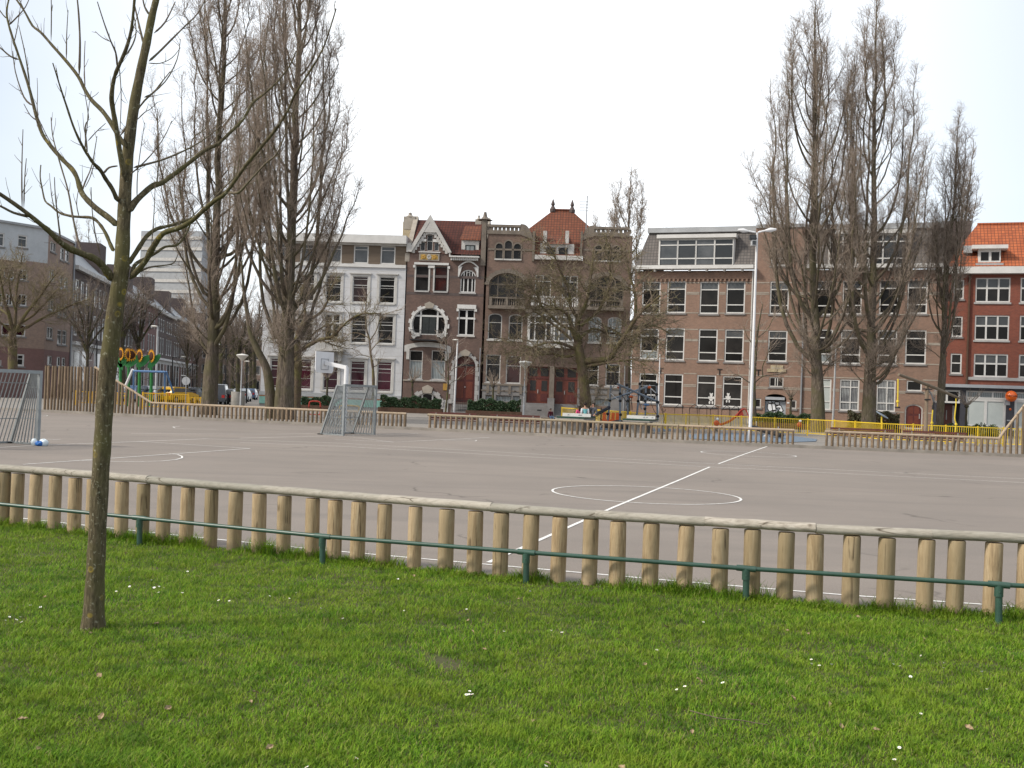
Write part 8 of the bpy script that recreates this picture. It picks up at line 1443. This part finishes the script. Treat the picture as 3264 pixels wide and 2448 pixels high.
# ------------------------------------------------------------------ people
def skin_mesh(nodes, edges, name, mat, X, root, parent):
    me = bpy.data.meshes.new(name); me.from_pydata([n[0] for n in nodes], edges, []); o = bpy.data.objects.new(name, me); COL.objects.link(o); md = o.modifiers.new('s', 'SKIN'); md.use_smooth_shade = True; sk = me.skin_vertices[0].data
    for i, n in enumerate(nodes): r = n[1]; sk[i].radius = (r, r) if np.isscalar(r) else r; sk[i].use_root = i == root
    sb = o.modifiers.new('u', 'SUBSURF'); sb.levels = 1; sb.render_levels = 1; dg = bpy.context.evaluated_depsgraph_get(); m2 = bpy.data.meshes.new_from_object(o.evaluated_get(dg)); bpy.data.objects.remove(o)
    MX = root_inv(parent) @ X; m2.transform(MX); m2.materials.clear(); m2.materials.append(M[mat]); m2.name = name; m2.polygons.foreach_set('use_smooth', [True] * len(m2.polygons)); return link(name, m2, parent)
def person(loc, yaw, H, label, top, legs, hair, shoe, pose='stand', sleeve=None, arms=None, longhair=False):
    t_ = thing('person', label, 'person', tuple(loc), yaw); X = Matrix.Translation(tuple(loc)) @ Matrix.Rotation(yaw, 4, 'Z') @ Matrix.Scale(H, 4); sit = pose == 'sit'; z0 = 0
    hip, kn, an = ((.055, 0, .52), (.06, .01, .28), (.062, -.01, .045)) if not sit else ((.06, 0, .06), (.075, .25, .07), (.08, .28, -.16)); dz = 0 if not sit else -.46
    pel, wa, chs, nk, hd, ht = [(0, 0 if k < 5 else .005, z + dz) for k, z in enumerate((.53, .62, .73, .835, .92, .965))]
    ar = arms or {-1: ((-.135, -.02, .62), (-.14, .05, .47)), 1: ((.135, -.02, .62), (.14, .05, .47))}
    N = [(pel, (.075, .055)), (wa, (.068, .05)), (chs, (.082, .056)), (nk, .032), (hd, (.052, .062)), (ht, (.042, .05)), ((0, .068, .915 + dz), .009)]; E_ = [(0, 1), (1, 2), (2, 3), (3, 4), (4, 5), (4, 6)]
    J, JE = [(wa, (.075, .058)), (chs, (.093, .066)), ((0, 0, .815 + dz), .05), (pel, (.088, .066))], [(0, 1), (1, 2), (0, 3)]; TR, TE = [(pel, (.084, .064)), ((0, 0, .57 + dz), (.08, .06))], [(0, 1)]
    for s in (-1, 1):
        i = len(N); N += [((s * hip[0], hip[1], hip[2]), .052), ((s * kn[0], kn[1], kn[2]), .036), ((s * an[0], an[1], an[2]), .022), ((s * an[0], an[1] + .07, an[2] - .025), .02)]; E_ += [(0, i), (i, i + 1), (i + 1, i + 2), (i + 2, i + 3)]
        k = len(TR); TR += [((s * hip[0], hip[1], hip[2]), .064), ((s * kn[0], kn[1], kn[2]), .048), ((s * an[0], an[1], an[2] + .015), .038)]; TE += [(0, k), (k, k + 1), (k + 1, k + 2)]
        sh = np.array((s * .105, 0, .785 + dz)); el, wr = np.array(ar[s][0]) + (0, 0, dz), np.array(ar[s][1]) + (0, 0, dz); d = wr - el; d /= np.linalg.norm(d); pm_ = wr + d * .035; i = len(N); N += [(tuple(sh), .036), (tuple(el), .026), (tuple(wr), .018), (tuple(pm_), (.022, .013))]; E_ += [(2, i), (i, i + 1), (i + 1, i + 2), (i + 2, i + 3)]
        sd = np.cross(d, (0, 1, .2)); sd /= np.linalg.norm(sd) + 1e-9; fw_ = np.cross(sd, d)
        for q in range(5):
            if q < 4: b0 = pm_ + sd * (.016 * (q - 1.5) / 1.5) + d * .006; ln = (.022, .026, .024, .018)[q]; P = [b0, b0 + d * ln * .6 + fw_ * .002, b0 + d * ln + fw_ * .010]
            else: b0 = wr + d * .018 + sd * .018; P = [b0, b0 + sd * .012 + d * .008, b0 + sd * .015 + d * .02 + fw_ * .006]
            j = len(N); N += [(tuple(p), .0052) for p in P]; E_ += [(i + 3, j), (j, j + 1), (j + 1, j + 2)]
        k = len(J); J += [(tuple(sh), .050), (tuple(el), .038), (tuple(wr - d * .01), .028)]; JE += [(1, k), (k, k + 1), (k + 1, k + 2)]
    skin_mesh(N, E_, 'body', 'skin', X, 0, t_)
    if sleeve:
        sl_n, sl_e = [], []
        vest = J[:4] + [(J[4][0], .045), (J[7][0], .045)]; skin_mesh(vest, JE[:3] + [(1, 4), (1, 5)], 'vest', top, X, 0, t_)
        for k in (4, 7): skin_mesh([J[k], J[k + 1], J[k + 2]], [(0, 1), (1, 2)], 'sleeve', sleeve, X, 0, t_)
    else: skin_mesh(J, JE, 'jacket', top, X, 0, t_)
    skin_mesh(TR, TE, 'trousers', legs, X, 0, t_); m = MB(X); m.sphere((0, -.014, .935 + dz), .064, 14, (.9, 1.02, .98))
    if longhair: m.sphere((0, -.045, .85 + dz), .055, 12, (1.1, .7, 1.7))
    m.build('hair', hair, t_, True)
    for s in (-1, 1):
        m = MB(X); m.sphere((s * an[0], an[1] + .035, an[2] - .028), .05, 10, (.62, 1.35, .5)); m.build('shoe', shoe, t_, True); MB(X).sphere((s * .021, .058, .925 + dz), .007, 6).build('eye', 'ink', t_); MB(X).sphere((s * .054, -.002, .915 + dz), .014, 6, (.4, .8, 1.2)).build('ear', 'skin', t_)
    MB(X).sphere((0, .06, .886 + dz), .014, 6, (1.2, .4, .3)).build('mouth', 'cloth_pink', t_); return t_
person((CHILD[0] + .05, CHILD[1] - .05, .45), math.radians(200), 1.15, 'small child in a dark red jacket and jeans sitting on a bench end', 'cloth_maroon', 'cloth_jeans', 'hair_dark', 'shoe_white', 'sit')
p = A('P1', 478, 620, 60.9) * (1, 1, 0); person(p, math.radians(25), 1.36, 'girl with long dark hair and a pink jacket standing behind the ping-pong table', 'cloth_pink', 'cloth_dark', 'hair_dark', 'rubber_black', longhair=True)
p = A('P1', 582, 620, 60.8) * (1, 1, 0); person(p, math.radians(10), 1.56, 'person in a turquoise vest with white sleeves, seen from behind', 'cloth_turquoise', 'cloth_dark', 'hair_dark', 'rubber_black', sleeve='cloth_white')
p = A('P1', 728, 620, 60.9) * (1, 1, 0); person(p, math.radians(150), 1.56, 'person in a grey jacket facing the court with one hand raised to the mouth', 'cloth_grey', 'cloth_dark', 'hair_dark', 'shoe_white', arms={1: ((.15, .03, .64), (.05, .11, .84)), -1: ((-.15, -.01, .62), (-.10, .10, .55))})
